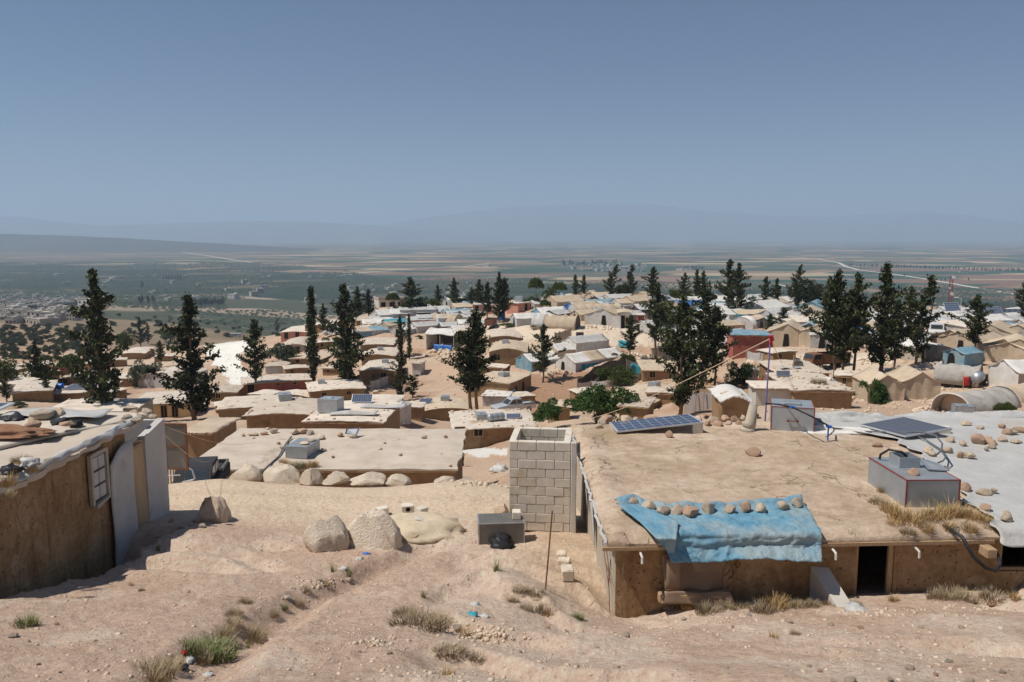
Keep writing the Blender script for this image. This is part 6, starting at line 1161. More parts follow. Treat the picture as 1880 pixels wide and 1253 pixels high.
# ================================================================== tents and canvas shelters
GT, TT = gable_tent, tunnel_tent
def tents():
    GT(1038, 681, 4.0, 11, 1.35, 2.5, -48, 'whitec', 'grey', 'longest white tent of the row, with a tan strip across its roof', 1, band=(.32, .62, 'tan'), end='whitec', skirt='teal')
    GT(961, 679, 3.8, 6.5, 1.4, 2.4, -52, 'whitec', 'grey', 'white tent with a pale blue end sheet beside the tall bare trunk', 2, end='blue', skirt='teal', doorw=0)
    GT(1012, 657, 3.6, 6, 1.3, 2.2, -58, 'whitec', 'tan', 'small white tent between the two long white ones', 3)
    GT(1045, 647, 3.6, 6.5, 1.6, 2.5, -56, 'grey', 'grey', 'grey roofed tent at the upper end of the tent row', 4, end='whitec')
    GT(1106, 599, 6.6, 6, 2.0, 3.1, -22, 'tan', 'whitec', 'gabled tan shelter with window and door facing the dirt road', 5, doorw=1.0)
    GT(943, 598, 4.2, 9, 1.5, 2.3, -74, 'whitec', 'grey', 'long low white tent beside the plateau road', 6)
    TT(1061, 603, 3.6, 8, 2.3, 70, 'tan', 'dnet', 'tan tunnel shelter with a whitish far end at the roadside', 7, patch=(.72, 1.0, 'grey'))
    TT(1050, 583, 4.2, 10, 2.4, -66, 'tan', 'grey', 'tan tunnel shelter behind the roadside one', 8)
    GT(1046, 581, 4.5, 6, 1.8, 2.8, -60, 'tan', 'dblue', 'tent draped with a strong blue side sheet', 9, end='dblue', doorw=0)
    GT(1010, 569, 6, 7, 1.8, 2.9, -64, 'tan', 'tan', 'large tan tent behind the lollipop shaped little pine', 10)
    GT(985, 588, 4, 6, 1.5, 2.4, -60, 'whitec', 'blue', 'white and blue tent below the lollipop shaped little pine', 11, doorw=0)
    GT(975, 567, 4, 5, 1.2, 1.8, -70, 'white', 'grey', 'low white tent right of the right pink hut', 12)
    A = [  # px, py, W, L, Hw, Hr, rz, roof, wall, label
      (690,591,5,8,1.6,2.6,-58,'whitec','grey','white double gabled tent at the left end of the plateau'),(665,605,4.5,6,1.4,2.1,-72,'whitec','tan','white roofed tent beside the pair of dark conifers'),(655,618,4.5,7,1.3,2.0,-74,'tan','blue','tan and blue tent above the stacked mud houses'),(705,604,4,6,1.5,2.0,-66,'teal','dnet','dark shelter under a teal awning'),(650,598,4.5,5,1.3,1.9,-65,'roofg','mud','earth coloured shelter left of the double gabled tent'),
      (715,588,4,6,1.5,2.2,-64,'whitec','grey','pale tent right of the double gabled one'),(733,583,4.5,8,1.8,2.2,-78,'white','grey','long white canopy on the plateau edge by the broad conifer'),(746,600,4,6,1.5,2.1,-70,'white','pinkw','white patched shelter behind the two thin conifers'),(765,596,5,7,1.6,2.1,-75,'white','grey','white shelter right of the two thin conifers'),(785,580,4.5,6,1.5,2.1,-70,'grey','grey','grey shelter beside the cluster lamp post'),
      (800,598,5,8,1.8,2.3,-72,'grey','whitec','grey roofed open shelter above the white canopy'),(815,585,4.5,6,1.4,2.0,-68,'blue','grey','bluish tent left of the orange tan one'),(830,577,4.5,6,1.7,2.4,-66,'tan','tan','orange tan tent left of the pink huts'),(820,566,4.5,5,1.6,2.4,-60,'whitec','grey','white tent at the back by the lamp post'),(850,571,4.5,6,1.5,2.2,-72,'blue','grey','pale blue tent left of the pink huts'),(845,586,4,5,1.3,1.8,-60,'white','dnet','white topped dark stall below the pink huts'),
      (1075,568,4,6,1.3,2.0,-70,'blue','tan','blue roofed tent in the second row of the plateau'),(1085,558,5,6,1.7,2.5,-62,'tan','tan','sand coloured tent below the two small conifers'),(1062,553,4.5,5,1.6,2.4,-50,'tan','tan','back row tan tent left of the two small conifers'),(1112,559,5,6,1.5,2.2,-70,'white','grey','white back row tent under the leaning conifer'),(1128,569,5,6,1.5,2.2,-64,'tan','grey','tan tent with a green shrub in front'),(1150,567,5,7,1.7,2.6,-60,'tan','tan','wide tan tent below the second leaning conifer'),(1172,562,5.5,7,1.8,3.0,-40,'tan','tan','steep tan tent at the plateau back edge'),(1188,578,5,6,1.6,2.3,-58,'tan','grey','tan tent behind the narrow red hut'),
      (1190,566,5,6,1.6,2.4,-52,'whitec','grey','whitish tent beside the tall mid conifer'),(1240,574,5,6,1.6,2.4,-66,'dblue','tan','strong blue roofed tent right of the tall mid conifer'),(1262,563,5,7,1.5,2.2,-74,'whitec','dblue','white back row tent with a blue wall'),(1228,596,5,6,1.5,2.2,-60,'grey','grey','grey tent right of the tall mid conifer'),(1222,608,4.5,5,1.4,2.1,-50,'tan','whitec','tan and white tent behind the tall mid conifer'),(1176,610,4.5,5,1.4,2.0,-56,'white','grey','white tent below the narrow red hut'),
      (1246,625,4.5,6,1.6,2.3,-50,'whitec','grey','pale tent left of the large conifer pair'),(1290,580,5,7,1.6,2.4,-70,'whitec','blue','whitish tent seen between the large conifers'),(1305,566,5,7,1.6,2.4,-66,'whitec','grey','white tent at the back between conifers'),(1320,592,5,7,1.6,2.3,-60,'whitec','whitec','white tent just left of the dome shelter'),
      (1366,561,5,6,1.5,2.4,-60,'white','grey','white back row tent right of the tall twin conifers'),(1378,582,7,9,1.7,3.0,-48,'whitec','grey','broad pale gabled shelter on the plateau'),(1345,592,5,7,1.7,2.3,-78,'tan','teal','tan flat tent with teal wall below the broad pale one'),(1405,597,4.5,6,1.7,2.7,-40,'grey','whitec','grey tent with a white gable left of the twin bushy conifers'),(1395,570,5,6,1.6,2.4,-60,'tan','grey','tan back row tent left of the small conifer pair'),(1425,566,5,6,1.6,2.4,-58,'whitec','grey','white back row tent under the small conifer pair'),
      (1488,583,6,7,1.7,3.0,-30,'blue','blue','big blue gabled tent left of the tall right conifers'),(1478,588,5.5,5,1.6,2.6,-35,'tan','whitec','sand coloured tent in front of the big blue gable'),(1520,572,5,6,1.6,2.4,-50,'whitec','grey','white back tent right of the round pine'),(1444,637,5.4,6,1.7,2.9,-24,'tan','tan','pointed brown canvas tent beside the red walled building'),(1484,630,4.5,5,1.6,2.6,-28,'blue','dnet','tent with a blue roof half beside the brown canvas tent'),(1500,636,4.5,5,1.7,2.7,-30,'tan','tan','tan tent right of the blue roof half'),(1516,641,3.6,4,1.6,2.1,-20,'grey','grey','grey curtain walled tent at the end of the row by the trees'),
      (1555,612,5,6,1.6,2.4,-50,'whitec','grey','white tent behind the thin trunked conifers'),(1575,628,5,6,1.6,2.3,-40,'tan','dblue','tan tent with a blue wall behind the thin trunked conifers'),(1580,600,5,6,1.6,2.4,-60,'whitec','grey','pale tent beyond the thin trunked conifers'),(1668,598,5,7,1.7,2.5,-70,'white','grey','white plastic tent right of the biggest right conifer'),(1692,606,5.5,9,2.0,2.6,-76,'white','grey','long white plastic shelter below the solar array'),(1730,603,4,5,2.0,2.5,-60,'whitec','wood','white shelter with brown wall strips by the dish'),
      (1768,606,5,7,1.5,2.2,-72,'whitec','grey','white tent behind the right conifer on the plateau'),(1755,648,4.5,6,1.5,2.3,-62,'tan','tan','tan tent behind the blue sheet shelter'),(1815,637,5,6,1.6,2.6,-40,'tan','tan','tan tent above the ribbed tunnel'),(1840,666,6,7,1.5,2.4,-70,'tan','tan','low tan tent behind the white gable at right'),(1868,668,6,6,1.5,2.5,-30,'tan','tan','tan tent touching the right edge behind the white gable'),(1866,637,5,6,1.6,2.6,-50,'tan','mudg','tan tent at the right edge below the broad pale roof'),(1750,672,2.2,3.2,1.3,1.8,-60,'blue','blue','shelter of bright blue sheet beside the ribbed tunnel')]
    for k, (px, py, W, L, Hw, Hr, rz, ro, wa, lb) in enumerate(A): GT(px, py, W, L, Hw, Hr, rz, ro, wa, lb, k + 20)
    TT(843, 597, 3.8, 6, 2.2, 62, 'tan', 'tan', 'pale tan tunnel shelter above the white canopy', 9)
    TT(1362, 604, 4.4, 5, 2.1, -50, 'tan', 'grey', 'dome like tan shelter behind the red walled building', 10, patch=(0, .3, 'whitec'))
    # right foreground ones
    GT(1626, 738, 2.7, 4, 1.35, 2.15, -6, 'tan', 'tan', 'open fronted tan tent with a leafy shrub at its door', 91, doorw=1.0)
    GT(1690, 734, 2.85, 4, 1.4, 2.25, -8, 'tan', 'grey', 'closed tan tent standing right of the open fronted one', 92, doorw=0, end='tan')
    GT(1596, 716, 1.6, 2.5, .8, 1.25, -30, 'tan', 'tan', 'little brown canvas lean-to left of the open fronted tent', 93, doorw=0)
    TT(1745, 760, 3.0, 5.0, 1.4, -66, 'greyd', 'tan', 'long whitish tunnel shelter with an open curtained end', 94, openend=True, Y=52.5)
    TT(1836, 748, 3.0, 5, 1.5, -62, 'tan', 'dnet', 'brown tunnel shelter adjoining the long whitish one', 95, Y=56.5)
    TT(1800, 702, 2.4, 3.4, 1.45, 52, 'greyd', 'wood', 'ribbed grey tunnel with blue lower sheet and a wooden end', 96, Y=67)
    GT(1840, 712, 3.3, 9, 1.5, 2.4, -80, 'whitec', 'mudg', 'large white gabled tent cut by the right picture edge', 97, end='whitec', doorw=0)
tents()
def canopy():
    h = hit(812, 640); r = empty('canopy_tent', h, R(-25), 'white canopy tent with a blue cloth skirt round its porch', 'tent', 'tents of the camp')
    MB().sheet(lambda u, v: (-3 + 6 * u, -1 + 4.5 * v, 2.6 + .9 * math.sin(math.pi * v) * (1 - .2 * u) - .1 * math.sin(u * 9)), 14, 10, .04).build('roof_sheet', M['whitec'], r, True)
    for x, y in ((-2.8, -.8), (0, -.8), (2.8, -.8), (-2.8, 3.3), (2.8, 3.3)): MB().tube([(x, y, -.5), (x, y, 2.65)], .05, 6).build('post', M['whitec'], r)
    MB().sheet(lambda u, v: (-.8 + 3.8 * u, -1.6 + .1 * math.sin(u * 12), -.3 + 1.2 * v), 14, 3, .03).build('blue_skirt', M['dblue'], r, True)
    MB().sheet(lambda u, v: (-2.9 + .05 * math.sin(u * 8), -.7 + 4 * u, -.3 + 2.9 * v), 8, 4, .03).build('side_sheet', M['whitec'], r, True); MB().sheet(lambda u, v: (-2.9 + 5.8 * u, 3.2, -.3 + 2.9 * v), 8, 4, .03).build('back_sheet', M['dnet'], r, True)
canopy()
# ================================================================== fences, sheds and cloths
def cloth_fence(pts, h_, mat, label, name='cloth_fence', sag=.12, cat='fence', group=None, ymin=30):
    P = [hit(x, y, y0=ymin) for x, y in pts]; c = sum(P, Vector()) / len(P); r = empty(name, c, 0, label, cat, group); v = []; f = []
    Q = []
    for a, b in zip(P[:-1], P[1:]):
        for k in range(6): Q.append(a + (b - a) * (k / 6))
    Q.append(P[-1]); rg = random.Random(len(pts)); n = len(Q)
    m = MB(); o = [(q.x - c.x + .08 * math.sin(i * 1.7), q.y - c.y + .08 * math.cos(i * 2.1), gz(q.x, q.y) - c.z) for i, q in enumerate(Q)]
    vs = [(x, y, z - .3) for x, y, z in o] + [(x + .05 * math.sin(i), y, z + h_ - sag * math.sin(math.pi * (i % 6) / 6)) for i, (x, y, z) in enumerate(o)]
    m.raw(vs, [(i, i + 1, n + i + 1, n + i) for i in range(n - 1)]); m.build('cloth', M[mat], r, True)
    for i, q in enumerate(P): z = gz(q.x, q.y); MB().tube([(q.x - c.x, q.y - c.y, z - c.z - .3), (q.x - c.x, q.y - c.y, z - c.z + h_ + .1)], .045, 6).build('post', M['wood'], r)
    return r
cloth_fence([(1060,716),(1090,694),(1120,681),(1150,679),(1184,686)], 1.5, 'dnet', 'black cloth fence round the back of the little garden', group='cloth fences of the garden')
cloth_fence([(1060,716),(1085,713),(1115,712),(1150,706),(1176,697)], 1.0, 'grey', 'grey cloth fence along the front of the little garden', group='cloth fences of the garden')
cloth_fence([(1018,634),(1027,632),(1038,629),(1049,624)], 2.0, 'tan', 'sagging tan cloth screen beside the dirt road')
cloth_fence([(648,707),(665,704),(676,702)], 1.4, 'dnet', 'dark cloth screen left of the lowest stacked house')
cloth_fence([(680,718),(700,712),(722,702)], 1.5, 'grey', 'thin grey mesh fence right below the lowest stacked house')
cloth_fence([(1370,660),(1395,664),(1412,666),(1422,662)], 1.0, 'grey', 'grey rag fence at the foot of the red walled building')
tag(MB().sheet(lambda u, v: tuple(hit(1168, 690) + Vector((-.8 + 2.0 * u, .2 * math.sin(u * 5), 1.6 * v + .1 * math.sin(u * 9)))), 8, 4, .03).build('teal_cloth', M['teal'], smooth=True), 'teal cloth hanging at the corner of the small flat mud house', 'cloth')
tag(MB().sheet(lambda u, v: tuple(hit(1148, 640) + Vector((-1 + 2.2 * u, 1.2 * v, .2 + .9 * v + .1 * math.sin(u * 9)))), 8, 4, .03).build('teal_cloth', M['teal'], smooth=True), 'teal sheet over a stack of stones by the dirt road', 'cloth')
def shed():
    h = at(1256, 757, Y=66); r = empty('unfinished_shed', h, R(-14), 'unfinished block shed with bare roof poles right of the big conifers', 'shed'); a, b, H = 2.6, 2.2, 1.75
    m = MB(); m.box(0, a, 0, .12, -.6, H); m.box(0, .12, .13, b - .13, -.6, H); m.box(a - .12, a, .13, b - .13, -.6, H); m.box(0, a, b - .12, b, -.6, H); m.build('wall', M['plaster'], r)
    for k in range(5): y = .1 + k * (b - .2) / 4; MB().tube([(-.15, y, H + .06), (a + .15, y, H + .07)], .05, 6).build('roof_pole', M['wood'], r)
    MB().tube([(.9, -.3, -.4), (.95, -.1, H + .1)], .04, 6).build('prop', M['wood'], r); MB().tube([(1.5, -.3, -.4), (1.6, -.1, H + .2)], .04, 6).build('prop', M['wood'], r)
shed()
tag(MB().bbox(0, .5, 0, .3, 0, .5, .03).build('crate', M['redc'], loc=at(434, 746, Y=95.5)), 'red crate on the pale roof left of centre', 'crate'); bpy.data.objects['crate'].scale = (3.2, 3, .9)
for k, (px, py) in enumerate([(1061, 621), (1068, 621)]):
    h = hit(px, py); b = empty('oil_drum', h, 0, ('left', 'right')[k] + ' one of two dark oil drums standing on the dirt road', 'drum', 'oil drums on the road'); MB().tube([(0, 0, -.05), (0, 0, .95)], .32, 12).build('drum_body', M['dkcl'], b, True); m = MB(); [m.tube([(0, 0, z), (0, 0, z + .05)], .345, 12) for z in (.3, .6, .88)]; m.build('drum_rib', M['rust'], b)
h = hit(922, 588); b = empty('water_barrel', h, 0, 'blue barrel beside the trunks left of the right pink hut', 'barrel'); MB().tube([(0, 0, -.1), (0, 0, 1.5)], .55, 12).build('barrel_body', M['bluep'], b, True); MB().tube([(0, 0, 1.5), (0, 0, 1.6)], .3, 12).build('barrel_cap', M['bluep'], b)
h = at(1170, 580, Y=158); b = empty('water_tank', h, 0, 'round grey cistern on the plateau left of the narrow red hut', 'water tank', 'sheet steel water tanks'); MB().tube([(0, 0, -1), (0, 0, 1.1)], .75, 16).build('tank_body', M['galv'], b, True); MB().tube([(0, 0, 1.1), (0, 0, 1.2)], .3, 10).build('lid', M['galvd'], b)
h = at(797, 584, Y=165); b = empty('water_tank', h, 0, 'round grey cistern among the tents by the lamp post', 'water tank', 'sheet steel water tanks'); MB().tube([(0, 0, -1), (0, 0, .9)], .65, 16).build('tank_body', M['galv'], b, True); MB().tube([(0, 0, .9), (0, 0, 1.0)], .3, 10).build('lid', M['galvd'], b)
h = at(1705, 658, Y=81); tank((h.x, h.y - .5, h.z), R(-8), 1.0, .7, 1.4, 'galvd', 'galvd', label='upright steel tank before the stone walled shelter at right', group='sheet steel water tanks')
h = at(1795, 704, Y=64); b = empty('water_barrel', h + Vector((0, 0, .5)), R(-40), 'round steel barrel in front of the ribbed tunnel', 'barrel'); MB().tube([(0, -.7, 0), (0, .7, 0)], .42, 14).build('barrel_body', M['galv'], b, True); m = MB(); m.tube([(-.3, -.5, -.9), (0, -.5, -.3)], .03, 5); m.tube([(.3, .5, -.9), (0, .5, -.3)], .03, 5); m.build('stand', M['rust'], b)
h = at(1772, 768, Y=50); tank((h.x, h.y, h.z - .2), R(-12), 1.1, 1.0, .95, 'galv', 'galvd', label='steel tank at the open end of the long tunnel shelter', group='sheet steel water tanks')
h = at(1744, 768, Y=50); b = empty('water_barrel', h + Vector((0, 0, .2)), R(-60), 'small silver barrel left of the tank at the tunnel end', 'barrel'); MB().tube([(0, -.4, 0), (0, .4, 0)], .26, 12).build('barrel_body', M['galv'], b, True); MB().tube([(0, -.45, 0), (0, -.4, 0)], .2, 12).build('barrel_cap', M['galvd'], b)
# laundry
def laundry():
    a = hit(1768, 716) + Vector((0, 0, 1.1)); b = hit(1842, 703) + Vector((0, 0, 1.3)); r = empty('clothes_line', a, 0, 'line of dark washing with one red piece in front of the white gabled tent', 'clothes line'); d = b - a
    MB().tube([(0, 0, 0), d * .5 - Vector((0, 0, .2)), d], .012, 5).build('line', M['rope'], r)
    MB().tube([(0, 0, -1.4), (0, 0, .1)], .03, 6).build('post', M['wood'], r); MB().tube([d - Vector((0, 0, 1.6)), d + Vector((0, 0, .1))], .03, 6).build('post', M['wood'], r)
    for k in range(9):
        t = .06 + k * .105; q = d * t - Vector((0, 0, .2 * math.sin(math.pi * t))); w_ = .28
        MB().sheet(lambda u, v: (q.x - w_ + 2 * w_ * u, q.y + .05 * math.sin(u * 6 + k), q.z - (.75 + .15 * math.sin(k * 2)) * (1 - v)), 5, 4, .015).build('garment', M['redc' if k == 0 else ('dkcl', 'black', 'dnet')[k % 3]], r, True)
laundry()
# stacks of rubble and firewood
def stone_pile(name, pts, n, smin, smax, label, mat='rockw', spread=.5, hgt=.5, cat='stone pile', seed=1, ymin=30):
    rg = np.random.RandomState(seed); V0, F0 = ICO[1]; VV = []; FF = []; P = [hit(x, y, y0=ymin) for x, y in pts]; c = P[0].copy()
    for k in range(n):
        t = rg.rand() * (len(P) - 1); i = min(int(t), len(P) - 2); q = P[i] + (P[i + 1] - P[i]) * (t - i) if len(P) > 1 else P[0]
        x = q.x + rg.randn() * spread; y = q.y + rg.randn() * spread; g = gz(x, y); rr = math.hypot(x - q.x, y - q.y) / (spread + 1e-6); z = g + hgt * max(0, 1 - rr * .6) * rg.rand(); s = rg.uniform(smin, smax)
        d = V0 * (1 + .5 * (rg.rand(len(V0), 1) - .5)) * np.array([1, rg.uniform(.6, 1), rg.uniform(.5, .85)]) * s; a = rg.rand() * 6.28; ca, sa = math.cos(a), math.sin(a)
        VV.append(np.stack([d[:, 0] * ca - d[:, 1] * sa + x - c.x, d[:, 0] * sa + d[:, 1] * ca + y - c.y, d[:, 2] + z - c.z], -1)); FF.append(F0 + k * len(V0))
    o = np_mesh(name, np.concatenate(VV), np.concatenate(FF), M[mat]); o.location = c; return tag(o, label, cat, kind='stuff')
stone_pile('stone_wall', [(1640,688),(1670,682),(1700,676),(1730,670)], 260, .12, .3, 'low rough wall of white stones right of the big conifer', hgt=.5, spread=.4)
stone_pile('stone_wall', [(1580,660),(1610,664),(1640,670)], 110, .12, .3, 'scatter of white stones along the road behind the big conifer trunks', hgt=.25)
stone_pile('stone_pile', [(1700,758),(1715,752)], 120, .07, .2, 'heap of brick red and white stones left of the long tunnel', 'rock', .6, .5)
stone_pile('stone_pile', [(1020,686),(1048,686)], 50, .15, .35, 'row of orange stones before the longest white tent', 'rockr', .5, .3)
stone_pile('stone_pile', [(1165,652),(1195,660)], 120, .12, .3, 'spill of white stones below the middle dark conifer', 'rockw', .8, .5)
stone_pile('stone_pile', [(1118,708),(1132,700)], 90, .15, .35, 'heap of reddish stones inside the fenced garden', 'rockr', .7, .8)
stone_pile('stone_pile', [(1128,650),(1148,648)], 60, .15, .35, 'orange stones stacked by the teal sheet', 'rockr', .5, .5)
stone_pile('stone_pile', [(800,646),(818,652),(835,660)], 70, .2, .6, 'tumble of stones below the white canopy', 'rock', 1.2, .5)
stone_pile('wood_pile', [(1318,716),(1345,712),(1372,702)], 160, .1, .4, 'brown brushwood and firewood heap right of the unfinished shed', 'bark', .7, .6, 'firewood')
stone_pile('stone_pile', [(1085,601),(1120,604)], 120, .12, .35, 'pale rubble along the road before the gabled shelter', 'rockw', .8, .3)
stone_pile('stone_pile', [(1540,720),(1570,735)], 90, .15, .4, 'brown stones and brush right of the cluttered roof', 'rock', .9, .5)
for k, (px, py, w_) in enumerate([(803,660,7),(812,665,9),(690,723,12),(720,748,10),(640,745,14),(1060,640,5),(1233,690,9),(1530,690,8),(1600,700,9)]):
    h = hit(px, py, y0=30); s_ = msize(w_, h, py); rock(h, (s_, s_ * .8, s_ * .7), k, 'rock', label=['left of two stones on the bare slope','right of two stones on the bare slope','stone beside the grey mesh fence','stone left of the tarpaulin annex','big stone below the long wavy roofed house','stone above the grey roofed tent','stone behind the small flat mud house','stone near the thin trunks','stone before the brown lean-to'][k], group='single stones in the camp', name='stone', cat='stone')
h = hit(672, 742); pile('tarp_heap', (h.x, h.y, h.z), 2.6, 1.4, .8, 'dnet', 31, 'dark tarpaulin covered heap right of the wavy roofed house', 'covered heap')
h = hit(710, 770, y0=60); GT(710, 776, 2.6, 3, 1.5, 1.9, -20, 'white', 'whitec', 'white tarpaulin annex at the end of the mud house by the twin trunks', 201, doorw=0)
# many small stones lying about the roofs and lanes of the camp
def loose():
    rg = np.random.RandomState(9); V0, F0 = ICO[1]; VV = []; FF = []
    L = list(STONES)
    for _ in range(1900):
        px, py = rg.uniform(400, 1880), rg.uniform(600, 770); h = hit(px, py, y0=26)
        if h and h.y < 200: L.append((h.x, h.y, h.z, rg.uniform(.1, .4)))
    for k, (x, y, z, s) in enumerate(L):
        d = V0 * (1 + .5 * (rg.rand(len(V0), 1) - .5)) * np.array([1, rg.uniform(.6, 1), rg.uniform(.5, .8)]) * s * .5; VV.append(d + np.array([x, y, z + s * .1])); FF.append(F0 + k * len(V0))
    tag(np_mesh('loose_stones', np.concatenate(VV), np.concatenate(FF), M['rock']), 'small stones strewn over roofs and lanes of the camp', 'stones', kind='stuff')
loose()
def filler():
    """low shelters packed between the larger ones: copies of a few small prototypes, each laid out on its own spot"""
    rg = random.Random(77)
    KIND = [('whitec', 'grey', 'white canvas'), ('tan', 'tan', 'sand coloured'), ('grey', 'grey', 'grey sheet'), ('white', 'dnet', 'pale plastic'), ('blue', 'grey', 'blue sheet')]
    Z = [((655, 860), (574, 616), 26), ((1000, 1340), (553, 590), 40), ((1190, 1345), (596, 652), 16), ((1342, 1560), (558, 606), 30), ((1536, 1690), (575, 642), 16), ((1690, 1880), (578, 640), 18)]
    spots = []
    for (xa, xb), (ya, yb), n in Z:
        got = []
        for _ in range(4000):
            if len(got) >= n: break
            p = (rg.uniform(xa, xb), rg.uniform(ya, yb))
            if all(abs(p[0] - q[0]) > 13 or abs(p[1] - q[1]) > 5 for q in got): got.append(p)
        spots += got
    byk = {}
    for p in spots: byk.setdefault(rg.choice([0, 0, 0, 1, 2, 2, 3, 3, 4]), []).append(p)
    for k, (ro, wa, nm) in enumerate(KIND):
        pr = None
        for i, (px, py) in enumerate(sorted(byk.get(k, []))):
            rz = rg.uniform(-80, -30); lb = '%s small %s shelter from the left, squeezed between larger plateau tents' % (ordn(i), nm)
            if pr is None: pr = gable_tent(px, py, 3.6, 5.0, 1.1, 1.75, rz, ro, wa, lb, 300 + k, group='small shelters between the tents', doorw=.7)
            else:
                s = rg.uniform(.8, 1.25); copy_tree(pr, hit(px, py, y0=30), R(rz), (s, s * rg.uniform(.8, 1.5), rg.uniform(.85, 1.15)), lb)
    pr = None
    H = [(60,700),(150,680),(180,735),(215,674),(300,664),(330,690),(420,760),(475,742),(540,752),(610,690),(600,640),(640,660),(700,755),(745,768),(545,690),(960,745),(1090,742),(905,690),(1215,745),(1440,665),(1560,715)]
    for i, (px, py) in enumerate(sorted(H)):
        lb = '%s squat mud outhouse from the left, between the mud houses' % ordn(i)
        if pr is None: pr, _ = mud_house(px - 12, px + 12, py, py - 11, py - 20, rg.uniform(-20, 20), .1, 'mud', 'roofp', 3.5, label=lb, seed=400, stones=0, group='squat mud outhouses', name='mud_hut', W=4.2, wins=((.3, .5, .5, 1.1),))
        else: s = rg.uniform(.7, 1.0); copy_tree(pr, hit(px, py, y0=30), R(rg.uniform(-25, 25)), (s * rg.uniform(.8, 1.2), s, rg.uniform(.8, 1.1)), lb)
filler()
# ================================================================== trees
def trees():
    T = tree
    # left
    T('cone', 191, 787, 498, 'tallest conifer at the left, standing before the ochre building', 0, Y=90, widen=.82)
    T('cone', 356, 781, 544, 'dark broad conifer covering the right end of the ochre building', 1, Y=92, widen=1.05)
    T('ragged', 472, 729, 588, 'layered conifer standing in front of the red walled long house', 0, widen=1.0)
    T('cone', 69, 712, 626, 'slim conifer rising behind a round pine at the far left', 2, widen=.8); T('round', 80, 712, 646, 'round topped pine before the slim conifer at the far left', 0, widen=.85)
    T('ragged', 86, 738, 690, 'short conifer right below the round topped pine at the far left', 1)
    T('cone', 13, 738, 672, 'small pointed conifer close to the left picture edge', 1, widen=.9); T('round', 0, 716, 653, 'pine cut off by the left picture edge', 1)
    T('umbrella', 134, 713, 652, 'small umbrella pine on a thin trunk left of the tallest conifer', 0, widen=.95); T('round', 230, 642, 609, 'bright pine just right of the tallest left conifer', 1, widen=1.1)
    T('cone', 258, 636, 584, 'left of two small pointed conifers on the left slope', 1, widen=1.1); T('cone', 272, 632, 593, 'right of two small pointed conifers on the left slope', 2, widen=.8)
    T('ragged', 296, 674, 626, 'thin greyish conifer left of the dark broad one', 2, widen=1.1); T('round', 267, 710, 656, 'loose grey green tree behind the grey gabled house', 2, leaf='olive', name='broadleaf_tree')
    T('round', 314, 630, 598, 'pale pine half behind the dark broad conifer', 0, widen=1.4); T('ragged', 117, 658, 619, 'faint conifer alone on the scrubby slope', 1, leaf='olive', widen=.9)
    # centre left
    T('column', 576, 706, 530, 'slim columnar cypress left of centre', 0, widen=.92); T('cone', 594, 613, 558, 'small conifer right behind the slim columnar cypress', 2, widen=1.0)
    T('cone', 637, 718, 525, 'tall pointed conifer with a bare foot beside the wavy roofed house', 3, widen=.95); T('cone', 657, 586, 527, 'left of the dense conifer pair at the ridge edge', 0, widen=1.25); T('cone', 677, 582, 532, 'right of the dense conifer pair at the ridge edge', 1, widen=1.3)
    T('cone', 754, 578, 510, 'broad dark conifer on the left part of the ridge', 3, widen=1.6); T('umbrella', 721, 576, 538, 'bright umbrella pine left of the broad ridge conifer', 1, widen=.9); T('cone', 724, 577, 553, 'little dark conifer under the bright umbrella pine', 2); T('round', 775, 574, 541, 'bright pine half behind the broad ridge conifer', 0, widen=.7)
    T('cone', 804, 560, 524, 'small conifer with pines at its foot on the ridge', 1, widen=1.3); T('shrub', 796, 566, 549, 'low bright shrub on the ridge left of the lamp post', 1, leaf='pine', name='shrub'); T('cone', 834, 566, 511, 'conifer behind the ridge lamp post', 0, widen=1.3); T('round', 851, 564, 542, 'round bright pine right of the ridge lamp post', 2, widen=1.1); T('cone', 866, 566, 528, 'small conifer right of the round bright pine', 2, widen=1.2)
    T('ragged', 736, 656, 580, 'left stem of the forked conifer pair by the stacked houses', 0, widen=.75); T('column', 752, 660, 578, 'thin straggly right stem of the forked pair by the stacked houses', 1, widen=.8)
    T('cone', 738, 736, 626, 'slim conifer in front of the lowest stacked house', 1, widen=.85); T('leany', 758, 730, 688, 'low spreading conifer right of the slim one', 0, widen=1.9)
    T('leany', 509, 612, 584, 'small bent conifer on the left ridge', 1, widen=1.1, rz=0); T('shrub', 517, 671, 634, 'round grey green bush beside the white road', 0, leaf='olive', widen=.9, name='bush')
    # plateau
    T('cone', 880, 574, 514, 'leftmost conifer of the clump by the pink huts', 3, widen=1.1); T('ragged', 866, 572, 532, 'low dark conifer left of the clump by the pink huts', 2); T('ragged', 895, 591, 519, 'front conifer with a bare trunk left of the pink huts', 1, widen=1.0); T('cone', 916, 592, 501, 'tallest conifer of the clump between the pink huts', 2, widen=.85); T('ragged', 927, 590, 511, 'bushy conifer right in the clump between the pink huts', 0, widen=1.05)
    T('umbrella', 984, 566, 510, 'large umbrella pine on the plateau edge', 2, widen=.68); T('umbrella', 1026, 560, 518, 'second umbrella pine right of the large one', 0, widen=.9); T('round', 1011, 560, 528, 'low round pine between the two umbrella pines', 1, widen=.9); T('shrub', 971, 566, 545, 'round green shrub beside the right pink hut', 1, name='shrub'); T('umbrella', 1000, 584, 550, 'little lollipop shaped pine among the tents', 1, widen=.72)
    T('ragged', 1056, 553, 505, 'left of two thin conifers at the centre of the ridge', 0, widen=.85); T('ragged', 1072, 553, 505, 'right of two thin conifers at the centre of the ridge', 2, widen=.75); T('shrub', 1080, 556, 542, 'bright low shrub right of the two thin ridge conifers', 0, leaf='pine', name='shrub')
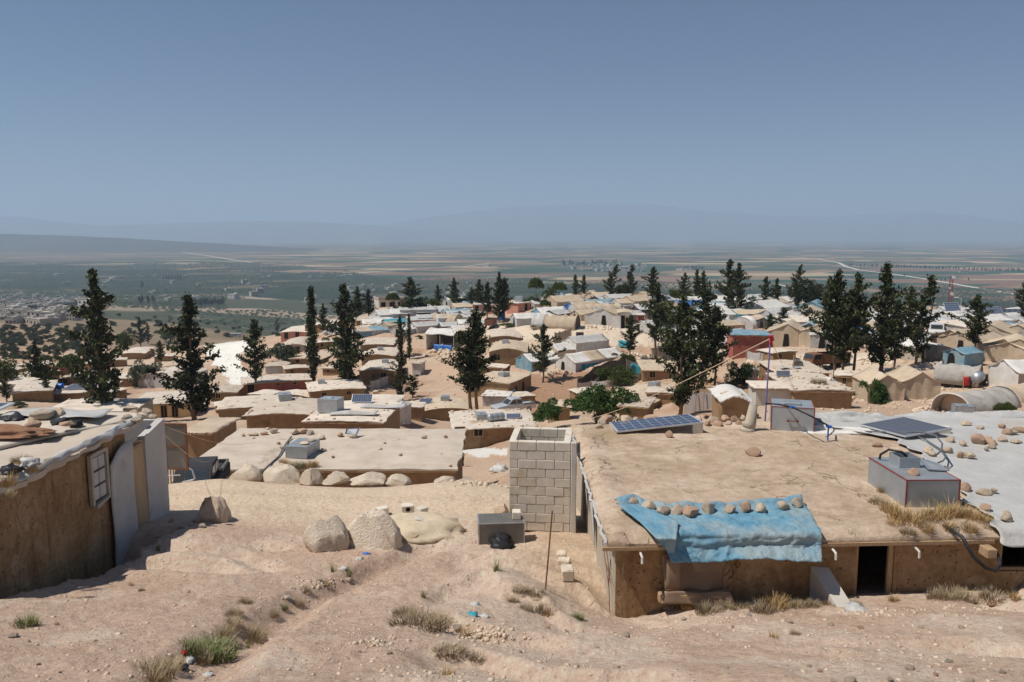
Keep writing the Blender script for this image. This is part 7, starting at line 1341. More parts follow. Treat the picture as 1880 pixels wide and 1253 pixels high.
    T('leany', 1119, 556, 486, 'conifer leaning strongly to the right on the ridge', 0, rz=0, widen=1.15, lean=.10); T('leany', 1157, 556, 487, 'upright feathery conifer right of the leaning one', 1, rz=1.0, widen=1.05); T('round', 1144, 556, 514, 'bright pine left against the feathery conifer', 2, leaf='cyp', widen=.9)
    T('ragged', 1198, 564, 491, 'flat topped conifer in the middle of the ridge', 1, widen=1.15)
    T('ragged', 864, 758, 604, 'left trunk of the twin conifer behind the mid house', 3, Y=86, widen=1.35, rz=1); T('ragged', 876, 757, 570, 'taller right trunk of the twin conifer behind the mid house', 0, Y=85, widen=1.05)
    T('ragged', 997, 703, 597, 'bare trunked conifer alone before the white tent row', 4, widen=1.0); T('ragged', 1203, 659, 522, 'tall mid conifer over the rough stone hut', 1, widen=1.05); T('round', 1234, 612, 551, 'rounded green tree behind the tall mid conifer', 1, leaf='pine', widen=1.0); T('ragged', 1157, 664, 580, 'smaller dark conifer before the dirt road', 3, widen=1.15)
    T('cone', 1250, 766, 545, 'large dark conifer in the centre right group, its bare trunk by the shed', 3, widen=.95); T('ragged', 1288, 728, 533, 'tallest conifer of the centre right group', 4, widen=1.05); T('ragged', 1312, 714, 566, 'broad loose conifer at the right of the centre right group', 1, widen=1.0)
    T('round', 1360, 706, 655, 'light leafy tree before the red walled building', 0, leaf='fig', widen=1.1, name='broadleaf_tree')
    # ridge right
    T('ragged', 1256, 560, 502, 'left conifer of the three close ones on the right ridge', 2, widen=.95); T('ragged', 1279, 562, 495, 'middle conifer of the three close ones on the right ridge', 0, widen=.8); T('ragged', 1290, 560, 498, 'right conifer of the three close ones on the right ridge', 3, widen=.8); T('round', 1243, 558, 524, 'bright olive coloured tree left of the three close conifers', 2, leaf='pine', widen=1.0); T('round', 1266, 558, 528, 'bright olive coloured tree below the three close conifers', 0, leaf='pine', widen=1.0, name='pine_tree'); T('cone', 1302, 556, 516, 'small conifer right of the three close ones', 1, widen=1.0)
    T('ragged', 1336, 584, 478, 'left and taller of the big pair on the right ridge', 4, widen=.95); T('cone', 1353, 588, 484, 'right of the big pair on the right ridge', 0, widen=1.05)
    T('ragged', 1404, 574, 509, 'left of two sparse conifers on the right ridge', 1, widen=1.0); T('ragged', 1424, 574, 512, 'right of two sparse conifers on the right ridge', 3, widen=1.0); T('leany', 1462, 572, 488, 'pointed conifer leaning over the round pine', 0, rz=.3, widen=1.0); T('round', 1486, 572, 512, 'large round pine on the right ridge', 1, widen=1.15, leaf='cyp')
    T('ragged', 1413, 620, 577, 'low bushy conifer left of the brown canvas tent', 3, widen=1.7); T('ragged', 1437, 610, 565, 'low bushy conifer behind the brown canvas tent', 0, widen=1.6)
    T('ragged', 1530, 702, 499, 'left trunk of the tall thin group at the right', 2, widen=.82); T('ragged', 1547, 706, 540, 'middle trunk of the tall thin group at the right', 4, widen=1.0); T('ragged', 1567, 694, 505, 'right trunk of the tall thin group at the right', 1, widen=.85); T('ragged', 1518, 612, 514, 'conifer behind the tall thin group at the right', 3, widen=.9); T('ragged', 1585, 640, 560, 'low conifer at the right of the tall thin group', 0)
    T('cone', 1618, 687, 486, 'biggest dark conifer on the right', 1, widen=1.0); T('ragged', 1640, 690, 552, 'shorter conifer touching the biggest right one', 3, widen=1.05); T('leany', 1680, 670, 506, 'conifer on a long bare trunk with its tip blown to the right', 2, rz=0, widen=1.05, lean=.06); T('ragged', 1668, 640, 528, 'dark conifer behind the one with the blown tip', 1, widen=1.0)
    T('ragged', 1788, 658, 543, 'small ragged conifer by the blue sheet shelter', 2, widen=1.15); T('cone', 1879, 592, 510, 'conifer cut by the right picture edge', 3, widen=.95)
    T('shrub', 1095, 778, 713, 'large dark green round shrub below the centre', 0, widen=1.05, name='shrub', Y=64); T('shrub', 1008, 775, 733, 'smaller dark green shrub left of the large one', 1, widen=.82, name='shrub', Y=66)
    T('shrub', 1610, 742, 697, 'leafy shrub at the door of the open fronted tan tent', 1, widen=.55, name='shrub'); T('shrub', 1850, 764, 742, 'bright green bush beside the brown tunnel shelter', 0, leaf='pine', widen=1.0, name='shrub', Y=50)
    for k, (px, py, tp, lb) in enumerate([(1137,706,676,'tall leafy plant in the fenced garden'),(1110,706,688,'left leafy plant in the fenced garden'),(1152,705,690,'small leafy plant by the black garden fence'),(1150,667,650,'green plant at the foot of the small dark conifer'),(935,600,594,'green strip of weeds beside the long low white tent'),(985,602,597,'green weeds before the tan roadside tunnel'),(770,622,616,'green patch before the dark stalls on the plateau'),(1130,570,558,'green shrub among the back tents'),(990,680,668,'green weeds beside the bare trunked conifer'),(1100,680,672,'weeds at the far end of the longest white tent'),(640,694,684,'yellowish bush between tall conifer and slim cypress'),(625,640,620,'green shrub by the ridge houses right of the cypress'),(38,748,738,'low dark shrub at the far left roofs'),(1535,748,722,'dry brown thorn bush right of the cluttered roof')]):
        T('shrub', px, py, tp, lb, k % 2, leaf='pine' if k < 12 else 'olive', name='shrub', group='small green plants in the camp', widen=1.3 if k not in (4, 5) else 3.0)
trees()
# ================================================================== far slope, groves, towns
SURF = lambda x, y: np.maximum(fast_z(x, y), PLAIN_Z)
def plain_at(px, py):
    h = hit(px, py, y0=180)
    if h is None or h.z < PLAIN_Z: 
        h = at(px, py, Z=PLAIN_Z)
    return h
def scrub():
    rg = random.Random(12); n = 0; h0 = None; pr = None
    rows = [(rg.uniform(0, 175), rg.uniform(600, 664)) for _ in range(175)] + [(rg.uniform(200, 560), rg.uniform(575, 622)) for _ in range(60)]
    V, Fq = crown_np('shrub', 77, 3.0); V = V[:len(V) // 16 * 4]; idx = np.random.RandomState(2).choice(len(Fq), len(Fq) // 4, replace=False); V0 = crown_np('shrub', 77, 3.0)[0].reshape(-1, 4, 3)[idx]
    V0 = (V0 - V0.mean(1, keepdims=True)) * 1.7 + V0.mean(1, keepdims=True); V = V0.reshape(-1, 3); Fq = np.arange(len(V)).reshape(-1, 4)
    for px, py in rows:
        h = hit(px, py, y0=120)
        if h is None or h.y < 150 or h.y > 900: continue
        if pr is None:
            pr = empty('olive_tree', h); np_mesh('crown', V, Fq, M['olive'], pr); MB().tube([(0, 0, -.6), (.05, 0, .7), (0, .05, 1.6)], .16, 6, r1=.08).build('trunk', M['bark'], pr); o = pr
        else: o = copy_tree(pr, h, rg.uniform(0, 6))
        s = rg.uniform(.55, 1.0) * min(1, h.y / 420); o.location = h; o.scale = (s * 1.15, s * 1.15, s); tag(o, 'small grey green olive tree on the brown slope between camp and town', 'tree', 'olive trees on the scrubby slope')
scrub()
def grove():
    rg = np.random.RandomState(4); V0 = np.array([(1, 0, .3), (0, 1, .3), (-1, 0, .3), (0, -1, .3), (.1, -.1, 1), (.6, .6, .62), (-.6, .6, .55), (-.55, -.6, .66), (.6, -.6, .6)], float)
    F0 = np.array([(0, 5, 4), (5, 1, 4), (1, 6, 4), (6, 2, 4), (2, 7, 4), (7, 3, 4), (3, 8, 4), (8, 0, 4)])
    P = []
    a = .62; ca, sa = math.cos(a), math.sin(a); step = 11.5
    for i in range(-330, 330):
        u = i * step; vv = np.arange(-330, 330) * step
        x = u * ca - vv * sa + rg.randn(len(vv)) * 2.0; y = 2000 + u * sa + vv * ca + rg.randn(len(vv)) * 2.0
        ok = (np.abs(x / np.maximum(y, 1)) < .72) & (y > 520) & (y < 3900); P.append(np.stack([x[ok], y[ok]], -1))
    P = np.concatenate(P); x, y = P[:, 0], P[:, 1]; z = SURF(x, y); px, py = to_px(x, y, z)
    lim = np.interp(px, [0, 300, 480, 620, 700, 900, 1100, 1500, 1900], [478, 480, 484, 492, 512, 514, 516, 524, 530])
    keep = (py > lim + 10 * (fbm(px * .02, py * .05, 3, 301) - .5)) & (fbm(x * .004, y * .004, 3, 303) > .36) & (rg.rand(len(x)) < .93)
    keep &= ~((px < 165) & (py > 538) & (py < 602) & (fbm(x * .02, y * .02, 2, 305) < .60)) & ~((px > 415) & (px < 640) & (py > 549) & (py < 572)) & (fbm(x * .012, y * .012, 2, 307) > .30)
    keep &= ~((y < 1000) & (fbm(x * .01, y * .01, 3, 309) < .5)) & ~((px < 190) & (y < 1050))
    x, y, z = x[keep], y[keep], z[keep]
    i = np.argsort(y)[:30000]; x, y, z = x[i], y[i], z[i]; n = len(x); s = rg.uniform(2.2, 3.8, n); h = s * rg.uniform(.9, 1.4, n)
    V = V0[None] * np.stack([s, s, h], -1)[:, None] + np.stack([x, y, z - .4], -1)[:, None]
    F = F0[None] + (np.arange(n) * len(V0))[:, None, None]
    tag(np_mesh('olive_grove', V.reshape(-1, 3), F.reshape(-1, 3), M['grove']), 'wide olive groves covering the plain below the hill', 'olive grove', kind='stuff')
M['grove'] = leafmat('grove_leaf', (.022, .036, .022), (.034, .050, .028), (.060, .075, .042))
grove()
M['town'] = simple('town_render', (.42, .37, .31), (.56, .51, .45), .3, rnd=.3)
M['townr'] = simple('town_roof', (.40, .36, .31), (.58, .54, .48), .3, rnd=.25)
def town():
    rg = random.Random(21); protos = []
    for k in range(6):
        W, D, H = [(11, 9, 4), (14, 10, 7), (9, 8, 3.6), (13, 9, 10.5), (16, 11, 4.2), (10, 9, 6.8)][k]
        r = empty('town_house', (0, 0, -500)); MB().box(-W / 2, W / 2, 0, D, -3, H).build('wall', M['town'], r); m = MB()
        m.box(-W / 2 - .2, W / 2 + .2, -.2, .15, H + .004, H + .6); m.box(-W / 2 - .2, W / 2 + .2, D - .15, D + .2, H + .004, H + .6); m.box(-W / 2 - .2, -W / 2 + .15, .15, D - .15, H + .004, H + .6); m.box(W / 2 - .15, W / 2 + .2, .15, D - .15, H + .004, H + .6); m.box(W * .1, W * .35, D * .5, D * .85, H + .004, H + 2.2); m.build('roof', M['townr'], r)
        for s in range(max(1, int(H / 3.3))):
            for j in range(3): x = -W / 2 + W * (j + .5) / 3; MB().box(x - .8, x + .8, -.12, -.003, s * 3.3 + 1, s * 3.3 + 2.6).build('window', M['void'], r)
        protos.append([r, False])
    def put(px, py, label, group, big=None, s=1.0):
        k = rg.choice([0, 0, 2, 2, 4, 1, 5]) if big is None else big; r, used = protos[k]; h = plain_at(px, py)
        if not used: protos[k][1] = True; r.location = h; r.rotation_euler = (0, 0, rg.uniform(-.7, .7)); r.scale = (s, s, s); tag(r, label, 'house', group)
        else: copy_tree(r, h, rg.uniform(-.7, .7), s, label, 'house', group)
    for _ in range(230):
        px = rg.uniform(-5, 165); py = rg.triangular(538, 604, 558)
        if px > 120 and py > 590: continue
        put(px, py, 'small flat roofed house in the town at the left foot of the hill', 'houses of the town below the hill', s=rg.uniform(.55, .95))
    put(156, 577, 'tallest white block at the right end of the town', 'larger blocks of the town', 3, 1.3); put(134, 571, 'grey block left of the tallest one in the town', 'larger blocks of the town', 1, 1.3); put(63, 550, 'pale block standing out at the back of the town', 'larger blocks of the town', 3, 1.0)
    for _ in range(70):
        px = rg.gauss(rg.choice([200, 330, 470, 520, 640, 700, 860]), 45); py = rg.uniform(506, 556)
        if px > 640: py = rg.uniform(520, 548)
        put(px, py, 'lone pale farmhouse among the olive groves on the plain', 'farmhouses in the groves', s=rg.uniform(.8, 1.5))
    for _ in range(22): put(rg.uniform(640, 730), rg.uniform(552, 572), 'house in the hamlet seen left of the ridge conifers', 'houses of the hamlet below the ridge', s=rg.uniform(.6, .9))
    for _ in range(55): put(rg.triangular(1015, 1215, 1110), rg.uniform(487, 501), 'pale house in the distant village on the plain', 'houses of the distant village', s=rg.uniform(1.0, 1.7))
    for px, py, lb in [(991,479,'long white shed far out on the plain'),(1247,497,'white shed left of the big ridge pair on the plain'),(1265,497,'white shed right beside another on the plain'),(1770,501,'pale shed beside the tree row at right'),(1185,533,'grey shed below the ridge conifers'),(892,490,'white hut beside the field road')]: put(px, py, lb, 'sheds on the plain', 4, 1.6)
    for r, u in protos:
        if not u:
            for c in list(r.children): bpy.data.objects.remove(c)
            bpy.data.objects.remove(r)
    # dark tree rows
    V0 = crown_np('cone', 5, 12.0)[0].reshape(-1, 4, 3); V0 = V0[np.random.RandomState(1).choice(len(V0), 420, replace=False)]; V0 = (V0 - V0.mean(1, keepdims=True)) * 2.6 + V0.mean(1, keepdims=True); pr = None
    def tr(px, py, s, label, group, wd=1.0):
        nonlocal pr
        h = plain_at(px, py)
        if pr is None: pr = o = empty('windbreak_tree', h); np_mesh('crown', V0.reshape(-1, 3), np.arange(V0.shape[0] * 4).reshape(-1, 4), M['grove'], pr); MB().tube([(0, 0, -1), (0, 0, 9)], .25, 6, r1=.1).build('trunk', M['bark'], pr)
        else: o = copy_tree(pr, h, rg.uniform(0, 6))
        o.location = h; o.scale = (s * wd, s * wd, s); tag(o, label, 'tree', group)
    for k in range(16): tr(362 + 48 * k / 15 + rg.uniform(-1, 1), 563 - 3 * k / 15, rg.uniform(.7, 1.1), 'dark tree in the short row on the plain right of the dark broad conifer', 'trees of the short windbreak', 1.4)
    for k in range(10): tr(rg.choice([270, 280, 285, 255, 262]) + rg.uniform(-3, 3), 557 + rg.uniform(-3, 2), rg.uniform(.6, 1.0), 'dark tree in the clump on the plain left of the short row', 'trees of the clump by the town', 1.4)
    for k in range(8): tr(300 + 38 * k / 7, 515 + rg.uniform(-1, 1), rg.uniform(.8, 1.3), 'dark tree in the far clump amid the groves', 'trees of the far clump', 1.6)
    tr(261, 531, 1.6, 'single dark tree standing out of the groves', 'single trees on the plain', 1.5)
    for k in range(60): tr(1560 + 330 * k / 59 + rg.uniform(-2, 2), 489 + 11 * k / 59 + rg.uniform(-.6, .6), rg.uniform(.7, 1.2), 'dark tree in the long row across the fields at right', 'trees of the long windbreak', 2.0)
    for k in range(34): tr(rg.uniform(1026, 1150), rg.uniform(483, 489), rg.uniform(1.0, 1.7), 'dark tree behind the distant village', 'trees of the distant village', 1.8)
    for px, py in [(1714,517),(1720,516),(1728,517),(1735,517),(1778,516),(1750,515),(1660,508)]: tr(px, py, .8, 'lone round tree in the tan field beside the road', 'field trees by the road', 1.5)
    for k in range(10): tr(1262 + rg.uniform(-4, 28), 495 + rg.uniform(-1, 1), 1.2, 'dark tree by the white sheds on the plain', 'trees by the white sheds', 1.6)
town()
def road_strip(pts, wd, name, mat, lift=.6):
    P = [plain_at(x, y) for x, y in pts]; Q = []
    for a, b in zip(P[:-1], P[1:]): Q += [a + (b - a) * (k / 5) for k in range(5)]
    Q.append(P[-1]); v = []
    for i, q in enumerate(Q):
        d = (Q[min(i + 1, len(Q) - 1)] - Q[max(i - 1, 0)]); n = Vector((-d.y, d.x, 0)).normalized() * wd / 2; zz = max(gz(q.x, q.y), PLAIN_Z) + lift; v += [(q.x - n.x, q.y - n.y, zz), (q.x + n.x, q.y + n.y, zz)]
    tag(mesh_obj(name, v, [(2 * i, 2 * i + 2, 2 * i + 3, 2 * i + 1) for i in range(len(Q) - 1)], mat), kind='structure')
M['dust'] = simple('dust_road', (.52, .46, .38), (.64, .58, .49), .02)
road_strip([(1440,471),(1500,476),(1540,483),(1553,490),(1575,496),(1640,504),(1700,513),(1780,527),(1900,547)], 16, 'road', M['dust'])
road_strip([(284,459),(330,463),(380,470),(430,478),(468,483)], 18, 'road', M['dust']); road_strip([(20,457),(38,447),(60,450),(95,454)], 22, 'road', M['dust'])
road_strip([(620,507),(680,500),(760,494),(850,490),(900,484)], 14, 'road', M['dust']); road_strip([(1425,522),(1450,528),(1470,534)], 9, 'road', M['dust']); road_strip([(1700,556),(1780,566),(1880,578)], 12, 'road', M['dust'])
# ================================================================== vehicles
def vehicle(loc, rz, kind, paint, label, s=1.0, cat='car', name='parked_car'):
    """local +x is forward"""
    r = empty(name, loc, rz, label, cat, 'vehicles in the camp'); r.scale = (s, s, s)
    def ext(prof, w0, w1, nm, mat, par=r):
        n = len(prof); v = [(x, -(w0 if z < .95 else w1) / 2, z) for x, z in prof] + [(x, (w0 if z < .95 else w1) / 2, z) for x, z in prof]
        return mesh_obj(nm, v, [tuple(range(n)), tuple(range(2 * n - 1, n - 1, -1))] + [((i + 1) % n, i, n + i, n + (i + 1) % n) for i in range(n)], mat, par)
    if kind == 'pickup':
        ext([(-2.6, .45), (2.45, .42), (2.55, .75), (2.4, .93), (1.3, 1.05), (.95, 1.06), (-.9, 1.06), (-.92, .94), (-2.6, .94)], 1.8, 1.72, 'body', paint)
        ext([(1.15, 1.065), (.45, 1.66), (.2, 1.74), (-.75, 1.74), (-.95, 1.065)], 1.6, 1.45, 'cab', paint)
        m = MB(); m.box(-2.55, -.98, -.86, -.78, .945, 1.12); m.box(-2.55, -.98, .78, .86, .945, 1.12); m.box(-2.6, -2.53, -.77, .77, .945, 1.1); m.build('bed_rail', M['galvd'], r)
        ws = [((1.10, .66), (.52, .62))]; wx = (1.65, -1.65)
        mesh_obj('windscreen', [(1.09, -.66, 1.13), (1.09, .66, 1.13), (.55, .60, 1.59), (.55, -.60, 1.59)], [(0, 1, 2, 3)], M['glass'], r)
        for sy in (-1, 1):
            for x0, x1 in ((-.05, .78), (-.8, -.15)): mesh_obj('side_window', [(x0, sy * .742, 1.14), (x1, sy * .742, 1.14), (min(x1, .42), sy * .737, 1.60), (x0, sy * .737, 1.60)], [(0, 1, 2, 3) if sy < 0 else (3, 2, 1, 0)], M['glass'], r)
    elif kind == 'van':
        ext([(-2.3, .4), (2.2, .4), (2.3, .8), (2.1, .95), (1.4, 1.08), (-2.25, 1.08), (-2.35, .9)], 1.75, 1.7, 'body', paint); ext([(1.5, 1.085), (.8, 1.75), (-2.15, 1.8), (-2.25, 1.085)], 1.62, 1.5, 'cab', paint); wx = (1.4, -1.4)
        mesh_obj('windscreen', [(1.42, -.68, 1.15), (1.42, .68, 1.15), (.9, .62, 1.67), (.9, -.62, 1.67)], [(0, 1, 2, 3)], M['glass'], r)
        for sy in (-1, 1):
            for x0, x1 in ((.1, .95), (-.9, -.05), (-1.95, -1.0)): mesh_obj('side_window', [(x0, sy * .765, 1.18), (x1, sy * .765, 1.18), (x1 - .1, sy * .76, 1.62), (x0, sy * .76, 1.62)], [(0, 1, 2, 3) if sy < 0 else (3, 2, 1, 0)], M['glass'], r)
        mesh_obj('rear_window', [(-2.255, .6, 1.2), (-2.255, -.6, 1.2), (-2.21, -.58, 1.65), (-2.21, .58, 1.65)], [(0, 1, 2, 3)], M['glass'], r)
    else:   # lorry
        ext([(1.5, .6), (3.4, .6), (3.5, 1.0), (3.4, 1.6), (3.1, 2.3), (1.5, 2.35)], 2.1, 2.05, 'cab', paint); wx = (2.4, -2.0); MB().box(-3.4, 1.4, -1.05, 1.05, .75, .9).build('chassis', M['dkcl'], r)
        m = MB(); m.box(-3.4, 1.4, -1.1, -1.04, .905, 2.3); m.box(-3.4, 1.4, 1.04, 1.1, .905, 2.3); m.box(-3.4, -3.34, -1.03, 1.03, .905, 2.3); m.box(1.34, 1.4, -1.03, 1.03, .905, 2.3)
        if kind == 'box': m.box(-3.4, 1.4, -1.1, 1.1, 2.305, 2.4)
        m.build('load_bed', M['white'] if kind == 'box' else M['rust'], r)
        mesh_obj('windscreen', [(3.43, -.9, 1.65), (3.43, .9, 1.65), (3.15, .85, 2.25), (3.15, -.85, 2.25)], [(0, 1, 2, 3)], M['glass'], r)
        for sy in (-1, 1): mesh_obj('side_window', [(1.9, sy * 1.05, 1.6), (3.1, sy * 1.05, 1.6), (2.9, sy * 1.045, 2.2), (1.9, sy * 1.045, 2.2)], [(0, 1, 2, 3) if sy < 0 else (3, 2, 1, 0)], M['glass'], r)
    rd = .36 if kind in ('pickup', 'van') else .48; wy = .80 if kind in ('pickup', 'van') else .95
    for x in wx:
        for sy in (-1, 1):
            w_ = MB().tube([(x, sy * (wy - .12), rd), (x, sy * (wy + .10), rd)], rd, 16).build('wheel', M['tyre'], r); MB().tube([(x, sy * (wy + .09), rd), (x, sy * (wy + .112), rd)], rd * .58, 12).build('rim', M['galv'], w_)
    fx = {'pickup': 2.5, 'van': 2.26}.get(kind, 3.46)
    for sy in (-.62, .62): MB().box(fx - .02, fx + .06, sy - .16, sy + .16, .72, .86).build('headlight', M['whitec'], r)
    bx = {'pickup': -2.6, 'van': -2.33}.get(kind, -3.4)
    for sy in (-.72, .72): MB().box(bx - .05, bx + .01, sy - .1, sy + .1, .72, .92).build('tail_light', M['redc'], r)
    return r
v = at(942, 757, Y=92); vehicle(Vector((v.x, v.y, v.z)), R(208), 'pickup', M['cars'], 'silver dusty pickup parked above the white speckled roof', 1.0, 'pickup', 'pickup_truck')
v = hit(614, 616); vehicle(v, R(170), 'van', M['carw'], 'white car parked by the ridge houses right of the slim cypress')
v = hit(1713, 619); vehicle(v, R(70), 'van', M['carw'], 'white van seen from behind beside the leaning red pole', 1.15, 'van', 'parked_van')
v = hit(1750, 617); vehicle(v, R(185), 'box', M['carw'], 'white box lorry right of the white van', 1.0, 'lorry', 'parked_lorry')
v = hit(432, 620); vehicle(v, R(20), 'box', M['carw'], 'small white lorry at the top of the white road', 1.1, 'lorry', 'parked_lorry')
v = hit(902, 601); vehicle(v, R(80), 'open', M['carw'], 'open white lorry on the plateau road', .75, 'lorry', 'parked_lorry')
v = hit(1517, 676); vehicle(v, R(200), 'open', M['rust'], 'rusty old lorry beside the tall thin tree group', .72, 'lorry', 'parked_lorry')
v = at(362, 882, Y=26); vehicle(Vector((v.x, v.y, v.z - .75)), R(-80), 'pickup', M['dkcl'], 'dark car with a red tail light half hidden behind the mid house', .8)
# railing, gate and lines between the left closet and the mid house
def railing():
    a = at(300, 880, Y=22.2); a.z -= .15; b = at(358, 880, Y=22.2); r = empty('railing', a, 0, 'white tubular railing beside the track at the corner of the mid house', 'railing'); L = b.x - a.x; H = .48
    m = MB(); m.tube([(0, 0, H), (L * .8, 0, H), (L * .93, 0, H - .06), (L, 0, H * .35), (L * .92, 0, .12), (L * .6, 0, .06)], .025, 8); m.build('top_rail', M['alu'], r, True); m = MB(); m.tube([(0, 0, .25), (L * .55, 0, .27)], .018, 6); m.build('lower_rail', M['alu'], r)
    for k in range(8): x = L * (.05 + k * .088); MB().tube([(x, .02, -.2), (x + .01, .02, H)], .016, 6).build('baluster', M['galvd'], r)
railing()
def gate():
    p = at(303, 862, Y=21.6); r = empty('metal_gate', p, R(-6), 'tall dark sheet metal gate standing beside the plastered closet', 'gate'); 
    m = MB(); m.box(0, .68, 0, .03, .05, 1.28); m.build('gate_sheet', M['galvd'], r); m = MB()
    for x in (0, .64): m.box(x, x + .045, -.02, .05, 0, 1.32)
    for z in (0, .66, 1.28): m.box(.046, .639, -.02, .05, z, z + .04)
    m.build('gate_frame', M['rust'], r); MB().tube([(.58, -.03, .6), (.58, -.07, .6), (.58, -.07, .5)], .012, 6).build('handle', M['rust'], r)
gate()
mud_house(346, 392, 850, 795, 770, -4, .0, 'mud', 'roof', 3.2, label='little mud shed behind the dark sheet metal gate', seed=121, Y=42, stones=1)
for k, (a, b, sg, lb) in enumerate([((302,783,18),(470,812,33),.25,'upper cord from the plastered closet towards the mid house roof'),((302,798,18),(425,800,33),.9,'lower sagging cord beside the dark metal gate')]):
    A, B = at(a[0], a[1], Y=a[2]), at(b[0], b[1], Y=b[2]); MBo = MB().tube([A + (B - A) * (i / 12) - Vector((0, 0, sg * math.sin(math.pi * i / 12))) for i in range(13)], .0045, 5).build('cord', M['rope']); tag(MBo, lb, 'cord', 'cords by the metal gate')
# posts, lamps, mast
def lamp(px, py, top, label):
    h = hit(px, py); z = at(px, top, Y=h.y).z - h.z; r = empty('street_lamp', h, 0, label, 'street lamp', 'street lamps of the camp'); MB().tube([(0, 0, -.5), (0, 0, z)], .09, 8, r1=.05).build('post', M['alu'], r); MB().tube([(0, 0, z), (-.6, 0, z + .12)], .04, 6).build('arm', M['alu'], r); MB().bbox(-1.1, -.5, -.15, .15, z + .06, z + .2, .03).build('lamp_head', M['carw'], r)
lamp(829, 566, 538, 'street lamp among the tents before the ridge conifer'); lamp(905, 588, 543, 'street lamp beside the clump between the pink huts'); lamp(1762, 588, 548, 'street lamp beside the solar array at right')
def mast():
    h = hit(1741, 583); b = at(1741, 578, Y=h.y); t = at(1744, 508, Y=h.y); H = t.z - h.z; r = empty('radio_mast', h, 0, 'red lattice mast with dishes rising beyond the solar array', 'mast'); m = MB()
    L = [(-.35, -.2), (.35, -.2), (0, .4)]
    for x, y in L: m.tube([(x, y, -.3), (x * .8, y * .8, H)], .06, 5)
    n = 14
    for k in range(n):
        z0, z1 = H * k / n, H * (k + 1) / n
        for i in range(3): a, c = L[i], L[(i + 1) % 3]; m.tube([(a[0] * .9, a[1] * .9, z0), (c[0] * .9, c[1] * .9, z1)], .03, 4)
    m.build('lattice', M['redm'], r)
    for z, x in ((H * .98, .2), (H * .58, .1), (H * .72, -.4)): MB().tube([(x, -.5, z), (x, -.62, z)], .32 if x > 0 else .15, 12).build('dish', M['carw'], r)
mast()
def leanpole():
    a = hit(1698, 628); b = at(1714, 553, Y=a.y); r = empty('pole', a, 0, 'slanting red and grey pole behind the biggest right conifer', 'pole'); m = MB(); m.tube([(0, 0, -.4), (b - a) * .5, b - a], .10, 8); m.build('pole_shaft', M['rust'], r)
    for t in (.3, .62, .85): p_ = (b - a) * t; MB().tube([p_ * .99, p_ * 1.03], .125, 8).build('band', M['redm'], r)
leanpole()
for px, py, tp, lb in [(1455,712,652,'wooden post standing before the grey roofed house right of the purple pole'),(1492,706,682,'thin aerial post on the corner of the grey roofed house')]:
    h = hit(px, py, y0=30); t = at(px + 3, tp, Y=h.y); tag(MB().tube([h - Vector((0, 0, .4)), t], .06, 6).build('post', M['wood']), lb, 'post', 'posts by the grey roofed house')
def array(px, py, w_, h_, Y, label, n=2):
    c = at(px, py, Y=Y); panel([c + Vector((-w_ / 2, -.8, 0)), c + Vector((w_ / 2, -.8, 0)), c + Vector((w_ / 2 + .4, .8, h_)), c + Vector((-w_ / 2 + .4, .8, h_))], label, 'solar panels'); o = MB(); o.tube([(c.x, c.y, gz(c.x, c.y) - .3), (c.x, c.y, c.z + h_ * .4)], .06, 6); tag(o.build('panel_post', M['galvd']), 'steel post under the ' + label, 'post', 'posts of the solar arrays')
array(1745, 571, 2.3, 1.2, 120, 'left tilted solar array on the right plateau'); array(1824, 575, 2.2, .9, 125, 'middle tilted solar array on the right plateau')
c = hit(1845, 590); panel([c + Vector((-4.5, 0, .6)), c + Vector((4.5, 0, .6)), c + Vector((4.5, .6, 2.0)), c + Vector((-4.5, .6, 2.0))], 'long row of blue panels near the right picture edge', 'solar panels')
v = at(1734, 625, Y=101); panel([v + Vector((-.35, 0, 0)), v + Vector((.35, 0, 0)), v + Vector((.35, .25, 1.0)), v + Vector((-.35, .25, 1.0))], 'upright solar panel beside the white van', 'solar panels')
